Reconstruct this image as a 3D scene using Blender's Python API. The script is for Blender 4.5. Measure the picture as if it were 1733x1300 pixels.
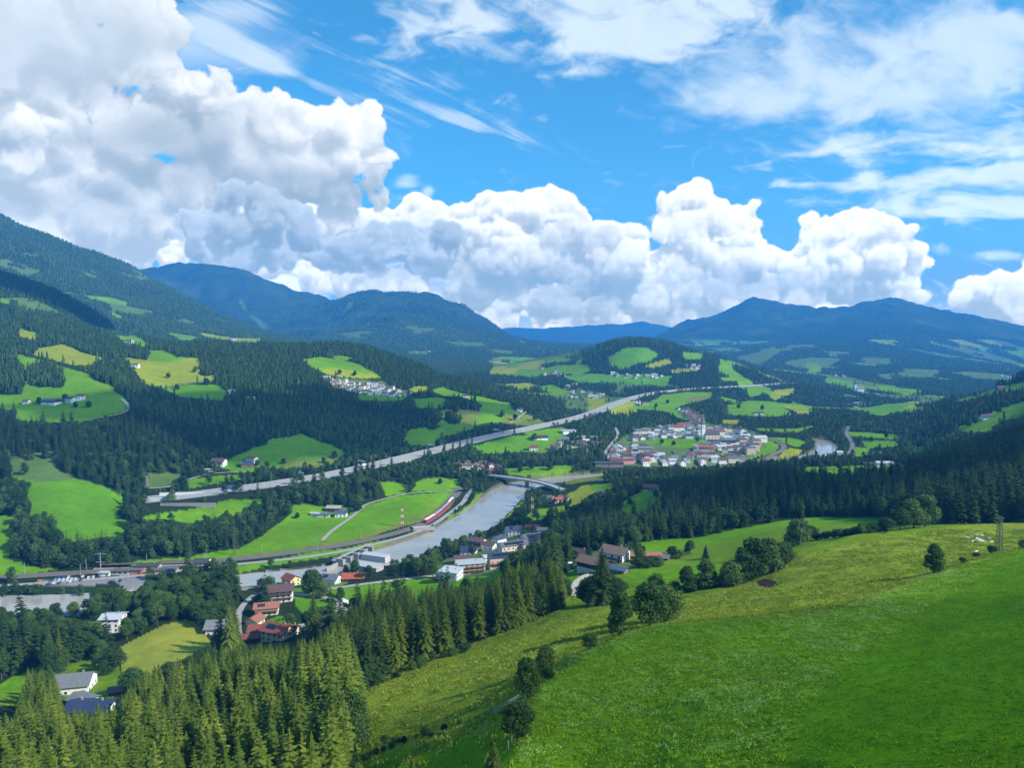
import bpy, bmesh, math, time
import numpy as np
from mathutils import Vector, Matrix
T_START = time.time()
for o in list(bpy.data.objects): bpy.data.objects.remove(o)
SC = bpy.context.scene
COL = SC.collection
# ------------------------------------------------------------------ camera, sun, sky, exposure
F = 1193.0; CX, CY = 866.5, 650.0; HORIZON = 560.0; CAMZ = 200.0     # focal length and eye level in photo pixels; metres above the river
PITCH = math.atan((CY - HORIZON) / F)
cam_data = bpy.data.cameras.new("camera"); cam = bpy.data.objects.new("camera", cam_data); COL.objects.link(cam)
cam_data.sensor_width = 36.0; cam_data.lens = 36.0 * F / 1733.0
cam_data.clip_start = 1.0; cam_data.clip_end = 60000.0
cam.location = (0, 0, CAMZ); cam.rotation_euler = (math.radians(90) - PITCH, 0, 0)
SC.camera = cam
SUN_AZ, SUN_EL = math.radians(112), math.radians(36)                 # clockwise from straight ahead
SUN_DIR = Vector((math.sin(SUN_AZ) * math.cos(SUN_EL), math.cos(SUN_AZ) * math.cos(SUN_EL), math.sin(SUN_EL)))
sun_data = bpy.data.lights.new("sun", 'SUN'); sun_data.energy = 4.6; sun_data.angle = math.radians(0.5); sun_data.color = (1.0, 0.95, 0.86)
sun = bpy.data.objects.new("sun", sun_data); COL.objects.link(sun)
sun.rotation_euler = (-SUN_DIR).to_track_quat('-Z', 'Y').to_euler(); sun.location = (0, 0, 3000)
SC.view_settings.view_transform = 'Standard'; SC.view_settings.look = 'None'; SC.view_settings.gamma = 1.0
SC.view_settings.use_curve_mapping = False; SC.view_settings.exposure = 0.88
SC.cycles.use_denoising = True
SC.cycles.max_bounces = 5; SC.cycles.diffuse_bounces = 2; SC.cycles.glossy_bounces = 2; SC.cycles.transparent_max_bounces = 6
SC.cycles.transmission_bounces = 2; SC.cycles.volume_bounces = 0
WORLD = bpy.data.worlds.new("World"); SC.world = WORLD; WORLD.use_nodes = True
SKY_STRENGTH = 0.10
def node(nt, t, **kw):
    n = nt.nodes.new(t)
    for k, v in kw.items():
        if k.startswith('i_'): n.inputs[k[2:].replace('_', ' ')].default_value = v
        else: setattr(n, k, v)
    return n
_cp, _sp = math.cos(PITCH), math.sin(PITCH)
def pixray(px, py):
    a = (np.asarray(px, float) - CX) / F; b = (CY - np.asarray(py, float)) / F
    return np.stack([a, _cp + _sp * b, -_sp + _cp * b], -1)
def pix2world(px, py, dist):
    d = pixray(px, py); t = np.asarray(dist, float) / d[..., 1]
    return d * t[..., None] + np.array([0, 0, CAMZ])
def world2pix(x, y, z):
    z = z - CAMZ
    dep = y * _cp - z * _sp; up = y * _sp + z * _cp
    return CX + F * x / dep, CY - F * up / dep, dep
# ------------------------------------------------------------------ terrain
rng = np.random.default_rng(7)

def smooth_noise2(shape, cells, seed, wrap=False):
    """bicubic-ish value noise on a grid"""
    r = np.random.default_rng(seed)
    gy, gx = max(2, int(cells[0])) + 3, max(2, int(cells[1])) + 3
    g = r.random((gy, gx)).astype(np.float32) * 2 - 1
    ys = np.linspace(0, gy - 3.001, shape[0]); xs = np.linspace(0, gx - 3.001, shape[1])
    def w(t):
        i = t.astype(int); f = t - i; f = f * f * (3 - 2 * f); return i, f.astype(np.float32)
    iy, fy = w(ys); ix, fx = w(xs)
    a = g[iy][:, ix]; b = g[iy][:, ix + 1]; c = g[iy + 1][:, ix]; d = g[iy + 1][:, ix + 1]
    fx = fx[None, :]; fy = fy[:, None]
    return (a * (1 - fx) + b * fx) * (1 - fy) + (c * (1 - fx) + d * fx) * fy

def vnoise(x, y, seed=0):
    """value noise at arbitrary points, lattice hash"""
    x = np.asarray(x, np.float64); y = np.asarray(y, np.float64)
    ix = np.floor(x).astype(np.int64); iy = np.floor(y).astype(np.int64)
    fx = x - ix; fy = y - iy
    fx = fx * fx * fx * (fx * (fx * 6 - 15) + 10); fy = fy * fy * fy * (fy * (fy * 6 - 15) + 10)
    def h(a, b):
        n = (a * 374761393 + b * 668265263 + seed * 974634777) & 0x7fffffff
        n = ((n ^ (n >> 13)) * 1274126177) & 0x7fffffff
        n = (n ^ (n >> 16)) & 0xffff
        return n / 32767.5 - 1.0
    return (h(ix, iy) * (1 - fx) + h(ix + 1, iy) * fx) * (1 - fy) + (h(ix, iy + 1) * (1 - fx) + h(ix + 1, iy + 1) * fx) * fy

def fbm(x, y, seed=0, oct=4, gain=0.5):
    s = 0; a = 1.0; t = 0
    for k in range(oct):
        s = s + a * vnoise(x * 2 ** k + 17.3 * k, y * 2 ** k - 9.1 * k, seed + k); t += a; a *= gain
    return s / t

def sample2(Z, y, x):
    y = np.clip(y, 0, Z.shape[0] - 1.0001); x = np.clip(x, 0, Z.shape[1] - 1.0001)
    iy = y.astype(int); ix = x.astype(int); fy = y - iy; fx = x - ix
    return (Z[iy, ix] * (1 - fx) + Z[iy, ix + 1] * fx) * (1 - fy) + (Z[iy + 1, ix] * (1 - fx) + Z[iy + 1, ix + 1] * fx) * fy

def sstep(a, b, x):
    t = np.clip((x - a) / (b - a), 0, 1); return t * t * (3 - 2 * t)

# ------------------------------------------------------------------ clouds of the sky (numbers for the world shader)
# window of directions: azimuth and elevation in degrees, image row 0 at the bottom
SKW, SKH = 1760, 840
HAZE_D = 1.15e-4; AIR = np.array([.015, .13, .40])
AZ0, AZ1, EL0, EL1 = -46.0, 46.0, -3.0, 41.0
def upn(shape, cells, r):
    """3-D value noise of the given shape, smooth interpolation, -1..1"""
    g = r.random(tuple(int(c) + 2 for c in cells), dtype=np.float32) * 2 - 1
    for ax in range(3):
        t = np.arange(shape[ax], dtype=np.float32) * (cells[ax] / shape[ax])
        i = t.astype(int); f = (t - i); f = f * f * (3 - 2 * f)
        sh = [1, 1, 1]; sh[ax] = -1
        f = f.reshape(sh).astype(np.float32)
        g = np.take(g, i, ax) * (1 - f) + np.take(g, i + 1, ax) * f
    return g
def blur1(a, n, ax):
    for _ in range(n):
        a = (a + np.roll(a, 1, ax) + np.roll(a, -1, ax)) / 3
    return a
CUM_FAR = """1165,352,36 1150,392,34 1198,372,38 1232,386,34 1262,378,27 1180,420,50 1232,440,54 1150,452,44 1190,482,60 1290,448,36 1118,492,42 1250,490,50
1380,396,30 1418,388,32 1450,404,40 1400,430,48 1498,428,42 1532,452,28 1440,470,58 1370,468,42 1520,482,36 1336,490,40 1478,492,46 1300,500,40 1550,500,22
942,354,26 902,364,36 868,362,34 960,392,46 1002,408,36 832,378,32 920,420,58 850,430,58 782,388,36 722,362,32 690,376,32 750,418,48 1044,430,34 1066,448,28 1040,490,46 990,480,40 1072,508,32 870,500,40 920,520,40 800,480,46 960,538,36 850,535,30 1020,530,36
470,346,28 510,362,34 560,382,34 610,382,32 650,372,26 420,360,30 640,410,40 1100,530,30 1160,540,30 760,530,36 680,500,40 600,470,36 520,460,34 440,450,30 360,440,28 290,430,28
240,420,30 1640,500,22 1672,492,26 1712,496,30 1752,492,36 1800,490,40 1610,512,16 1700,520,24 1850,480,50"""
CUM_LEFT = """565,222,32 602,226,34 522,232,36 640,250,28 480,216,36 430,212,40 580,270,42 628,290,32 500,290,60 560,325,44 430,280,62 380,225,52 352,182,42 330,142,22 296,176,50 640,330,22
70,145,62 140,150,48 20,110,80 -60,150,100 120,210,66 0,210,80 176,196,44 60,50,90 -80,40,120 160,60,70 250,120,60 250,60,50 200,10,60 100,-40,90 -40,-60,120 260,240,60 200,262,50
36,288,46 110,298,50 196,300,52 290,318,50 340,336,38 60,350,62 150,364,60 240,368,60 -60,330,80 60,405,52 160,412,42 -80,420,70 300,270,50 330,380,30 230,410,26"""
CUM_DARK = """384,368,40 336,386,34 442,378,44 500,398,40 420,414,36 292,396,16 470,420,30 360,412,28 540,412,26 684,412,40 736,416,30 640,420,28 600,424,22"""
def cumulus(txt, depth, seed, amp, base=None, flat=1.0, q=2):
    """density volume of a cloud bank made of many overlapping swellings, then its light from the sun; gives (light, alpha) seen from the valley"""
    nx, ny = SKW // q, SKH // q
    nz = depth
    deg = (AZ1 - AZ0) / nx            # degrees per cell
    r = np.random.default_rng(seed)
    B = []
    for s in txt.split():
        x, y, ra = map(float, s.split(','))
        d = pixray(x, y); az = math.degrees(math.atan2(d[0], d[1])); el = math.degrees(math.atan2(d[2], math.hypot(d[0], d[1])))
        B.append(((az - AZ0) / deg, (el - EL0) / deg, ra * math.degrees(1 / F) / deg * 0.93 * math.cos(math.radians(az)) ** 0.5))
    B = np.array(B)
    S = np.full((nz, ny, nx), -1e3, np.float32)
    zc = nz * 0.5
    for bx, by, br in B:
        bz = zc + (r.random() - .5) * nz * .25
        for kk in range(7):
            if kk == 0: cx, cy, cz, cr = bx, by, bz, br
            else:
                a = r.random() * 6.283; e = r.random() * 1.2 - .3
                cr = br * (0.28 + .3 * r.random()); rr = br * .8
                cx, cy, cz = bx + math.cos(a) * math.cos(e) * rr, by + math.sin(e) * rr, bz + math.sin(a) * math.cos(e) * rr * .8
            m = cr * 1.6 + 3
            x0, x1 = max(0, int(cx - m)), min(nx, int(cx + m) + 1); y0, y1 = max(0, int(cy - m)), min(ny, int(cy + m) + 1); z0, z1 = max(0, int(cz - m)), min(nz, int(cz + m) + 1)
            if x1 <= x0 or y1 <= y0 or z1 <= z0: continue
            X = np.arange(x0, x1, dtype=np.float32)[None, None] - cx; Y = np.arange(y0, y1, dtype=np.float32)[None, :, None] - cy; Zz = np.arange(z0, z1, dtype=np.float32)[:, None, None] - cz
            D = cr - np.sqrt(X * X + Y * Y + Zz * Zz)
            V = S[z0:z1, y0:y1, x0:x1]
            np.maximum(V, D, out=V)
    n = np.zeros_like(S); a = 1.0
    for c in (26., 12., 6., 3.2):
        k = upn(S.shape, (max(2, nz / c), ny / c, nx / c), r)
        n += a * (np.abs(k) * 1.7 - 0.42) * (c / 12.) ** .8; a *= 0.95
    big = upn(S.shape, (max(2, nz / 60), ny / 60, nx / 60), r)
    S += n * amp * 4.2 + big * 3 * flat
    den = np.clip(S / 3.2, 0, 1)
    del n, big, k
    # sunlight: march toward the sun, up, a little to the right and to the viewer (z falls toward the viewer)
    tau = np.zeros_like(den)
    for st in (1, 2, 4, 7, 11, 17):
        sy, sz, sx = int(st * .86), -int(st * .42), int(round(st * .18))
        T = np.zeros_like(den)
        ys = max(sy, 0)
        src = np.roll(den, (-sz, -sy, -sx), (0, 1, 2))
        if sy: src[:, -sy:] = 0
        if sz < 0: src[:(-sz)] = 0
        tau += src * (1.0, 1.3, 2, 3, 4.5, 6)[(1, 2, 4, 7, 11, 17).index(st)]
    light = 0.62 * np.exp(-tau * 0.26) + 0.38 * np.exp(-tau * 0.05)
    del tau, src, T
    T = np.ones((ny, nx), np.float32); L = np.zeros((ny, nx), np.float32); W = np.zeros((ny, nx), np.float32)
    for z in range(nz):
        al = 1 - np.exp(-den[z] * 0.42)
        L += T * al * light[z]; W += T * al; T *= 1 - al
    L = L / np.maximum(W, 1e-4)
    up = lambda A: resize_lin(A, (SKH, SKW))
    return up(L), up(W)
def resize_lin(A, shape):
    ys = np.linspace(0, A.shape[0] - 1, shape[0]); xs = np.linspace(0, A.shape[1] - 1, shape[1])
    iy = np.minimum(ys.astype(int), A.shape[0] - 2); ix = np.minimum(xs.astype(int), A.shape[1] - 2)
    fy = (ys - iy)[:, None].astype(np.float32); fx = (xs - ix)[None].astype(np.float32)
    B = A[iy] * (1 - fy) + A[iy + 1] * fy
    return B[:, ix] * (1 - fx) + B[:, ix + 1] * fx
def sky_image():
    el = EL0 + (np.arange(SKH) + .5) / SKH * (EL1 - EL0); az = AZ0 + (np.arange(SKW) + .5) / SKW * (AZ1 - AZ0)
    A, E = np.meshgrid(np.radians(az), np.radians(el))
    dx, dy, dz = np.sin(A) * np.cos(E), np.cos(A) * np.cos(E), np.sin(E)
    px, py, _ = world2pix(dx, dy, dz + CAMZ)
    # thin high cloud
    def f2(sx, sy, seed, oct=5, rot=0.0, gain=.55):
        c, s = math.cos(rot), math.sin(rot)
        u, v = (px * c + py * s) / sx, (-px * s + py * c) / sy
        w = fbm(u * .7 + 3, v * .7, seed + 50, 3)
        return fbm(u + w * .9, v + w * .9, seed, oct, gain)
    def g(cx, cy, rx, ry, rot=0.0, p=1.0):
        c, s = math.cos(rot), math.sin(rot)
        u = ((px - cx) * c + (py - cy) * s) / rx; v = (-(px - cx) * s + (py - cy) * c) / ry
        return np.exp(-(u * u + v * v) ** p)
    thin = np.zeros(px.shape)
    n1 = f2(230, 95, 3); n2 = f2(120, 30, 9, rot=-.06); n3 = f2(60, 40, 15); n4 = f2(170, 15, 21, rot=.42); nf = f2(26, 20, 33, 5, gain=.62)
    n5 = f2(90, 45, 77, 5, gain=.62)
    m = g(860, 20, 250, 70, .05, 1.5) + g(1190, 20, 190, 55, 0, 1.5) + .75 * g(985, 122, 50, 18) + .85 * g(665, 85, 70, 45) + .7 * g(1060, 70, 140, 50) - .6 * g(880, 60, 60, 22) - .5 * g(1020, 25, 60, 16)
    thin = np.maximum(thin, sstep(-.15, .75, m * 0.85 - .38 + n1 * .55 + n5 * .75 + n3 * .25) * .80)
    m = g(1450, 120, 320, 120, .05, 1.6) + .7 * g(1680, 60, 230, 150) + .6 * g(1250, 185, 160, 46) - .45 * g(1500, 35, 90, 26) - .5 * g(1290, 215, 80, 20)
    thin = np.maximum(thin, sstep(-.2, .95, m * .85 - .34 + n1 * .4 + n5 * .6 + n3 * .25) * .70)
    m = g(1560, 240, 300, 26, -.06, 1.4) + g(1590, 300, 260, 20, -.05, 1.4) + g(1570, 345, 220, 26, .03, 1.4) + .8 * g(1300, 282, 60, 11) + .8 * g(1350, 312, 60, 10) + .8 * g(1725, 300, 90, 80) + .6 * g(1640, 385, 60, 22, .2)
    thin = np.maximum(thin, sstep(-.05, .75, m * .85 - .34 + n2 * .8 + n3 * .3) * .8)
    m = g(800, 208, 105, 13, .36) + .45 * g(600, 160, 130, 14, .3) + .5 * g(880, 235, 40, 12, .7)
    thin = np.maximum(thin, sstep(0, .8, m * .7 - .2 + n4 * .8 + n3 * .25) * .5)
    m = g(400, 70, 110, 30, .35) + .8 * g(450, 105, 60, 16, .35) + .8 * g(420, 10, 130, 35) + .5 * g(320, 60, 60, 60)
    thin = np.maximum(thin, sstep(-.05, .8, m * .8 - .28 + n4 * .4 + n1 * .4) * .7)
    m = g(1120, 370, 28, 9) + g(1095, 440, 20, 8) + g(1115, 395, 30, 5) + g(690, 305, 24, 14) + g(724, 325, 10, 12, .6) + .8 * g(1690, 432, 60, 10) + .6 * g(1590, 420, 22, 12)
    thin = np.maximum(thin, sstep(.1, .9, m * .9 + n3 * .5) * .6)
    hz = np.exp(-np.maximum(E, 0) / math.radians(2.2)) * .35 + .10 * sstep(700, 1000, px) * np.exp(-np.maximum(E, 0) / math.radians(6))
    thin = np.maximum(thin, hz)
    C = np.zeros(px.shape + (3,)); al = thin.copy()
    gl = lambda *a: g(*a)
    C += np.array([.80, .90, .95]) * (0.92 + .08 * n3[..., None])
    w1 = 15 * fbm(px / 95, py / 80, 611, 4, .6) + 5 * fbm(px / 22, py / 20, 612, 3, .6); w2 = 13 * fbm(px / 95, py / 80, 621, 4, .6) + 5 * fbm(px / 22, py / 20, 622, 3, .6)
    rr, cc = np.mgrid[0:SKH, 0:SKW].astype(np.float64)
    def warp(A, k): return sample2(A, rr + w1 * k, cc + w2 * k)
    bil = np.abs(f2(30, 26, 641, 4, gain=.6)); bil = .5 - bil * 1.6
    def fray(W, k, lo=.28, hi=.80):
        B = W.copy()
        for _ in range(4):
            B = (B + np.roll(B, 2, 0) + np.roll(B, -2, 0) + np.roll(B, 2, 1) + np.roll(B, -2, 1)) / 5
        return sstep(lo, hi, B + k * nf * (1 - np.abs(2 * B - 1) * .5))
    def over(C, al, L, W, lo, hi, ga):
        s = np.clip((L - lo) / (hi - lo), 0, 1)[..., None]
        col = SHD * (1 - s) + LIT * s
        col = col * ga
        W = sstep(.08, .92, W)
        out = W + al * (1 - W)
        C = (col * W[..., None] + C * (al * (1 - W))[..., None]) / np.maximum(out, 1e-4)[..., None]
        return C, out
    LIT = np.array([1.0, 1.0, 1.0]); SHD = np.array([.22, .31, .385])
    # grey-white distant haze bank low behind the cumulus
    m = g(620, 480, 420, 55, .06, 2) + g(1200, 520, 330, 40, 0, 2)
    W = sstep(.05, .7, m * .9 - .25 + n2 * .6 + n1 * .4); L = .35 + .35 * sstep(-.4, .5, n2 + n3 * .5) - .0
    C, al = over(C, al, L * np.ones_like(W), W * .92, 0, 1, 1.0)
    L, W = cumulus(CUM_FAR, 84, 5, 1.0); L, W = warp(L, .42), warp(W, .42); L = L + .10 * bil * L
    sh = g(880, 470, 120, 40) + g(1010, 500, 70, 40) + .8 * g(1230, 480, 110, 36) + .7 * g(1420, 480, 110, 30) + .9 * g(700, 440, 120, 50) + .6 * g(980, 400, 70, 30)
    L = L * (1 - .68 * np.clip(sh * (1 + .5 * n3), 0, 1)) * (1 - .42 * sstep(440, 530, py) * (.6 + .6 * n2))
    C, al = over(C, al, L, fray(W, .46, .14, .90), .05, .86, 1.0)
    L, W = cumulus(CUM_LEFT, 110, 8, 1.0); L, W = warp(L, 1.25), warp(W, 1.25)
    Ls = L.copy()
    for _ in range(10): Ls = (Ls + np.roll(Ls, 3, 0) + np.roll(Ls, -3, 0) + np.roll(Ls, 3, 1) + np.roll(Ls, -3, 1)) / 5
    soft = np.clip(.25 + .6 * g(400, 260, 260, 60) + .6 * g(100, 70, 260, 90) + .5 * g(60, 360, 260, 50), 0, .8); L = L * (1 - soft) + Ls * soft
    hp, hq = px + w1 * 2.4, py + w2 * 2.0
    drk = .62 * g(330, 215, 130, 62) + .5 * g(450, 305, 190, 40) + .45 * g(90, 235, 150, 36) + .35 * g(120, 50, 180, 60) + .4 * g(60, 345, 200, 34) + .5 * g(560, 320, 90, 34) + .3 * g(250, 300, 120, 60)
    brt = g(60, 195, 110, 34) + g(110, 272, 190, 26) + g(560, 235, 130, 34) + .8 * g(330, 150, 40, 24) + .6 * g(300, 330, 90, 24); L = L * (1 - np.clip(drk * 1.25 + .10 + .25 * n1 - .5 * brt, 0, .9) * .72) + .18 * brt * L + .08 * bil * L
    px0, py0 = px, py; px, py = hp, hq; hole = g(222, 152, 44, 26) + g(275, 272, 32, 14) + g(395, 318, 44, 13) + g(606, 300, 40, 14) + .8 * g(173, 42, 26, 18) + .8 * g(500, 118, 60, 50); px, py = px0, py0
    W = W * (1 - .7 * sstep(.15, .95, hole + n3 * .45 + n1 * .3 - (1 - hole) * .35))
    veil = sstep(-.2, .5, n1 + .4 * n3)
    L = L * (1 - .12 * veil)
    C, al = over(C, al, L * .97 * (1 + .10 * nf), fray(W, .70, .10, 1.02), .0, .88, 1.0)
    L, W = cumulus(CUM_DARK, 70, 12, 1.25, flat=1.6); L, W = warp(L, 1.1), warp(W, 1.1)
    C, al = over(C, al, .0 + L * .46 * (1 + .2 * n3), fray(W, .6, .12, 1.0) * .86, 0, .62, np.array([.66, .75, .84]) * 1.0)
    # veil of thin cloud over the upper left mass
    vm = sstep(.1, .9, g(150, 40, 300, 110) * .9 + n1 * .4)
    C = C * (1 - vm[..., None] * .45) + np.array([.70, .78, .84]) * vm[..., None] * .45
    al = np.maximum(al, vm * .55)
    # the valley air in front dims the light of what stands low: what shines through it is correspondingly stronger
    path = np.minimum(16500 / np.maximum(dy, .2), 1150 / np.maximum(dz, 1e-3)); Tt = np.exp(-HAZE_D * path)[..., None]
    C = (C - AIR * (1 - Tt)) / Tt
    return np.maximum(C, 0.0), al, px, py
def build_world():
    nt = WORLD.node_tree; nt.nodes.clear(); L = nt.links.new
    C, al, _, _ = sky_image()
    im = bpy.data.images.new("clouds", SKW, SKH, alpha=True, float_buffer=True)
    im.colorspace_settings.name = 'Linear Rec.709' if 'Linear Rec.709' in [e.identifier for e in im.colorspace_settings.bl_rna.properties['name'].enum_items] else im.colorspace_settings.name
    im.alpha_mode = 'CHANNEL_PACKED'
    buf = np.dstack([C, al[..., None]]).astype(np.float32)
    im.pixels.foreach_set(buf.ravel()); im.update()
    tc = node(nt, 'ShaderNodeTexCoord'); sep = node(nt, 'ShaderNodeSeparateXYZ'); L(tc.outputs['Generated'], sep.inputs[0])
    def M(op, a, b=None, c=None):
        m = node(nt, 'ShaderNodeMath', operation=op)
        for i, v in enumerate((a, b, c)):
            if v is None: continue
            if isinstance(v, (int, float)): m.inputs[i].default_value = v
            else: L(v, m.inputs[i])
        return m.outputs[0]
    az = M('ARCTAN2', sep.outputs[0], sep.outputs[1]); el = M('ARCSINE', sep.outputs[2])
    u = M('MULTIPLY_ADD', az, 1 / math.radians(AZ1 - AZ0), -AZ0 / (AZ1 - AZ0)); v = M('MULTIPLY_ADD', el, 1 / math.radians(EL1 - EL0), -EL0 / (EL1 - EL0))
    cb = node(nt, 'ShaderNodeCombineXYZ'); L(u, cb.inputs[0]); L(v, cb.inputs[1])
    ti = node(nt, 'ShaderNodeTexImage', image=im, interpolation='Linear', extension='EXTEND'); L(cb.outputs[0], ti.inputs[0])
    # outside that window: loose procedural cloud
    nz = node(nt, 'ShaderNodeTexNoise', i_Scale=3.2, i_Detail=7.0, i_Roughness=0.6, i_Distortion=0.4); L(tc.outputs['Generated'], nz.inputs['Vector'])
    nf = M('SMOOTHSTEP' if False else 'MULTIPLY', M('MAXIMUM', M('SUBTRACT', nz.outputs[0], 0.5), 0.0), 6.0); nf = M('MINIMUM', nf, 0.8)
    def inside(w, lo, hi, e):
        a = M('MULTIPLY', M('SUBTRACT', w, lo), e); b = M('MULTIPLY', M('SUBTRACT', hi, w), e)
        return M('MINIMUM', M('MAXIMUM', M('MINIMUM', a, b), 0.0), 1.0)
    ins = M('MULTIPLY', inside(u, 0.0, 1.0, 22.0), M('MINIMUM', M('MAXIMUM', M('MULTIPLY', M('SUBTRACT', 1.0, v), 16.0), 0.0), 1.0))
    ins = M('MULTIPLY', ins, M('GREATER_THAN', sep.outputs[1], 0.0))
    fac = M('ADD', M('MULTIPLY', ti.outputs['Alpha'], ins), M('MULTIPLY', nf, M('SUBTRACT', 1.0, ins)))
    mixc = node(nt, 'ShaderNodeMix', data_type='RGBA'); L(ins, mixc.inputs[0]); mixc.inputs[6].default_value = (.8, .85, .92, 1); L(ti.outputs['Color'], mixc.inputs[7])
    cloud = node(nt, 'ShaderNodeBackground'); L(mixc.outputs[2], cloud.inputs[0]); cloud.inputs[1].default_value = CLOUD_STRENGTH
    st = node(nt, 'ShaderNodeTexSky', sky_type='NISHITA', sun_disc=False, sun_elevation=SUN_EL, sun_rotation=SUN_AZ, altitude=800.0, air_density=1.0, dust_density=0.3, ozone_density=3.0)
    hs = node(nt, 'ShaderNodeMix', data_type='RGBA', blend_type='MULTIPLY'); hs.inputs[0].default_value = 1.0; L(st.outputs[0], hs.inputs[6]); hs.inputs[7].default_value = SKY_TINT
    bg = node(nt, 'ShaderNodeBackground'); L(hs.outputs[2], bg.inputs[0]); bg.inputs[1].default_value = SKY_STRENGTH
    mx = node(nt, 'ShaderNodeMixShader'); L(fac, mx.inputs[0]); L(bg.outputs[0], mx.inputs[1]); L(cloud.outputs[0], mx.inputs[2])
    out = node(nt, 'ShaderNodeOutputWorld'); L(mx.outputs[0], out.inputs[0])
CLOUD_STRENGTH = 0.60
SKY_TINT = (0.38, 1.06, 1.16, 1)
build_world()
print('world', round(time.time() - T_START, 1))
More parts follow.
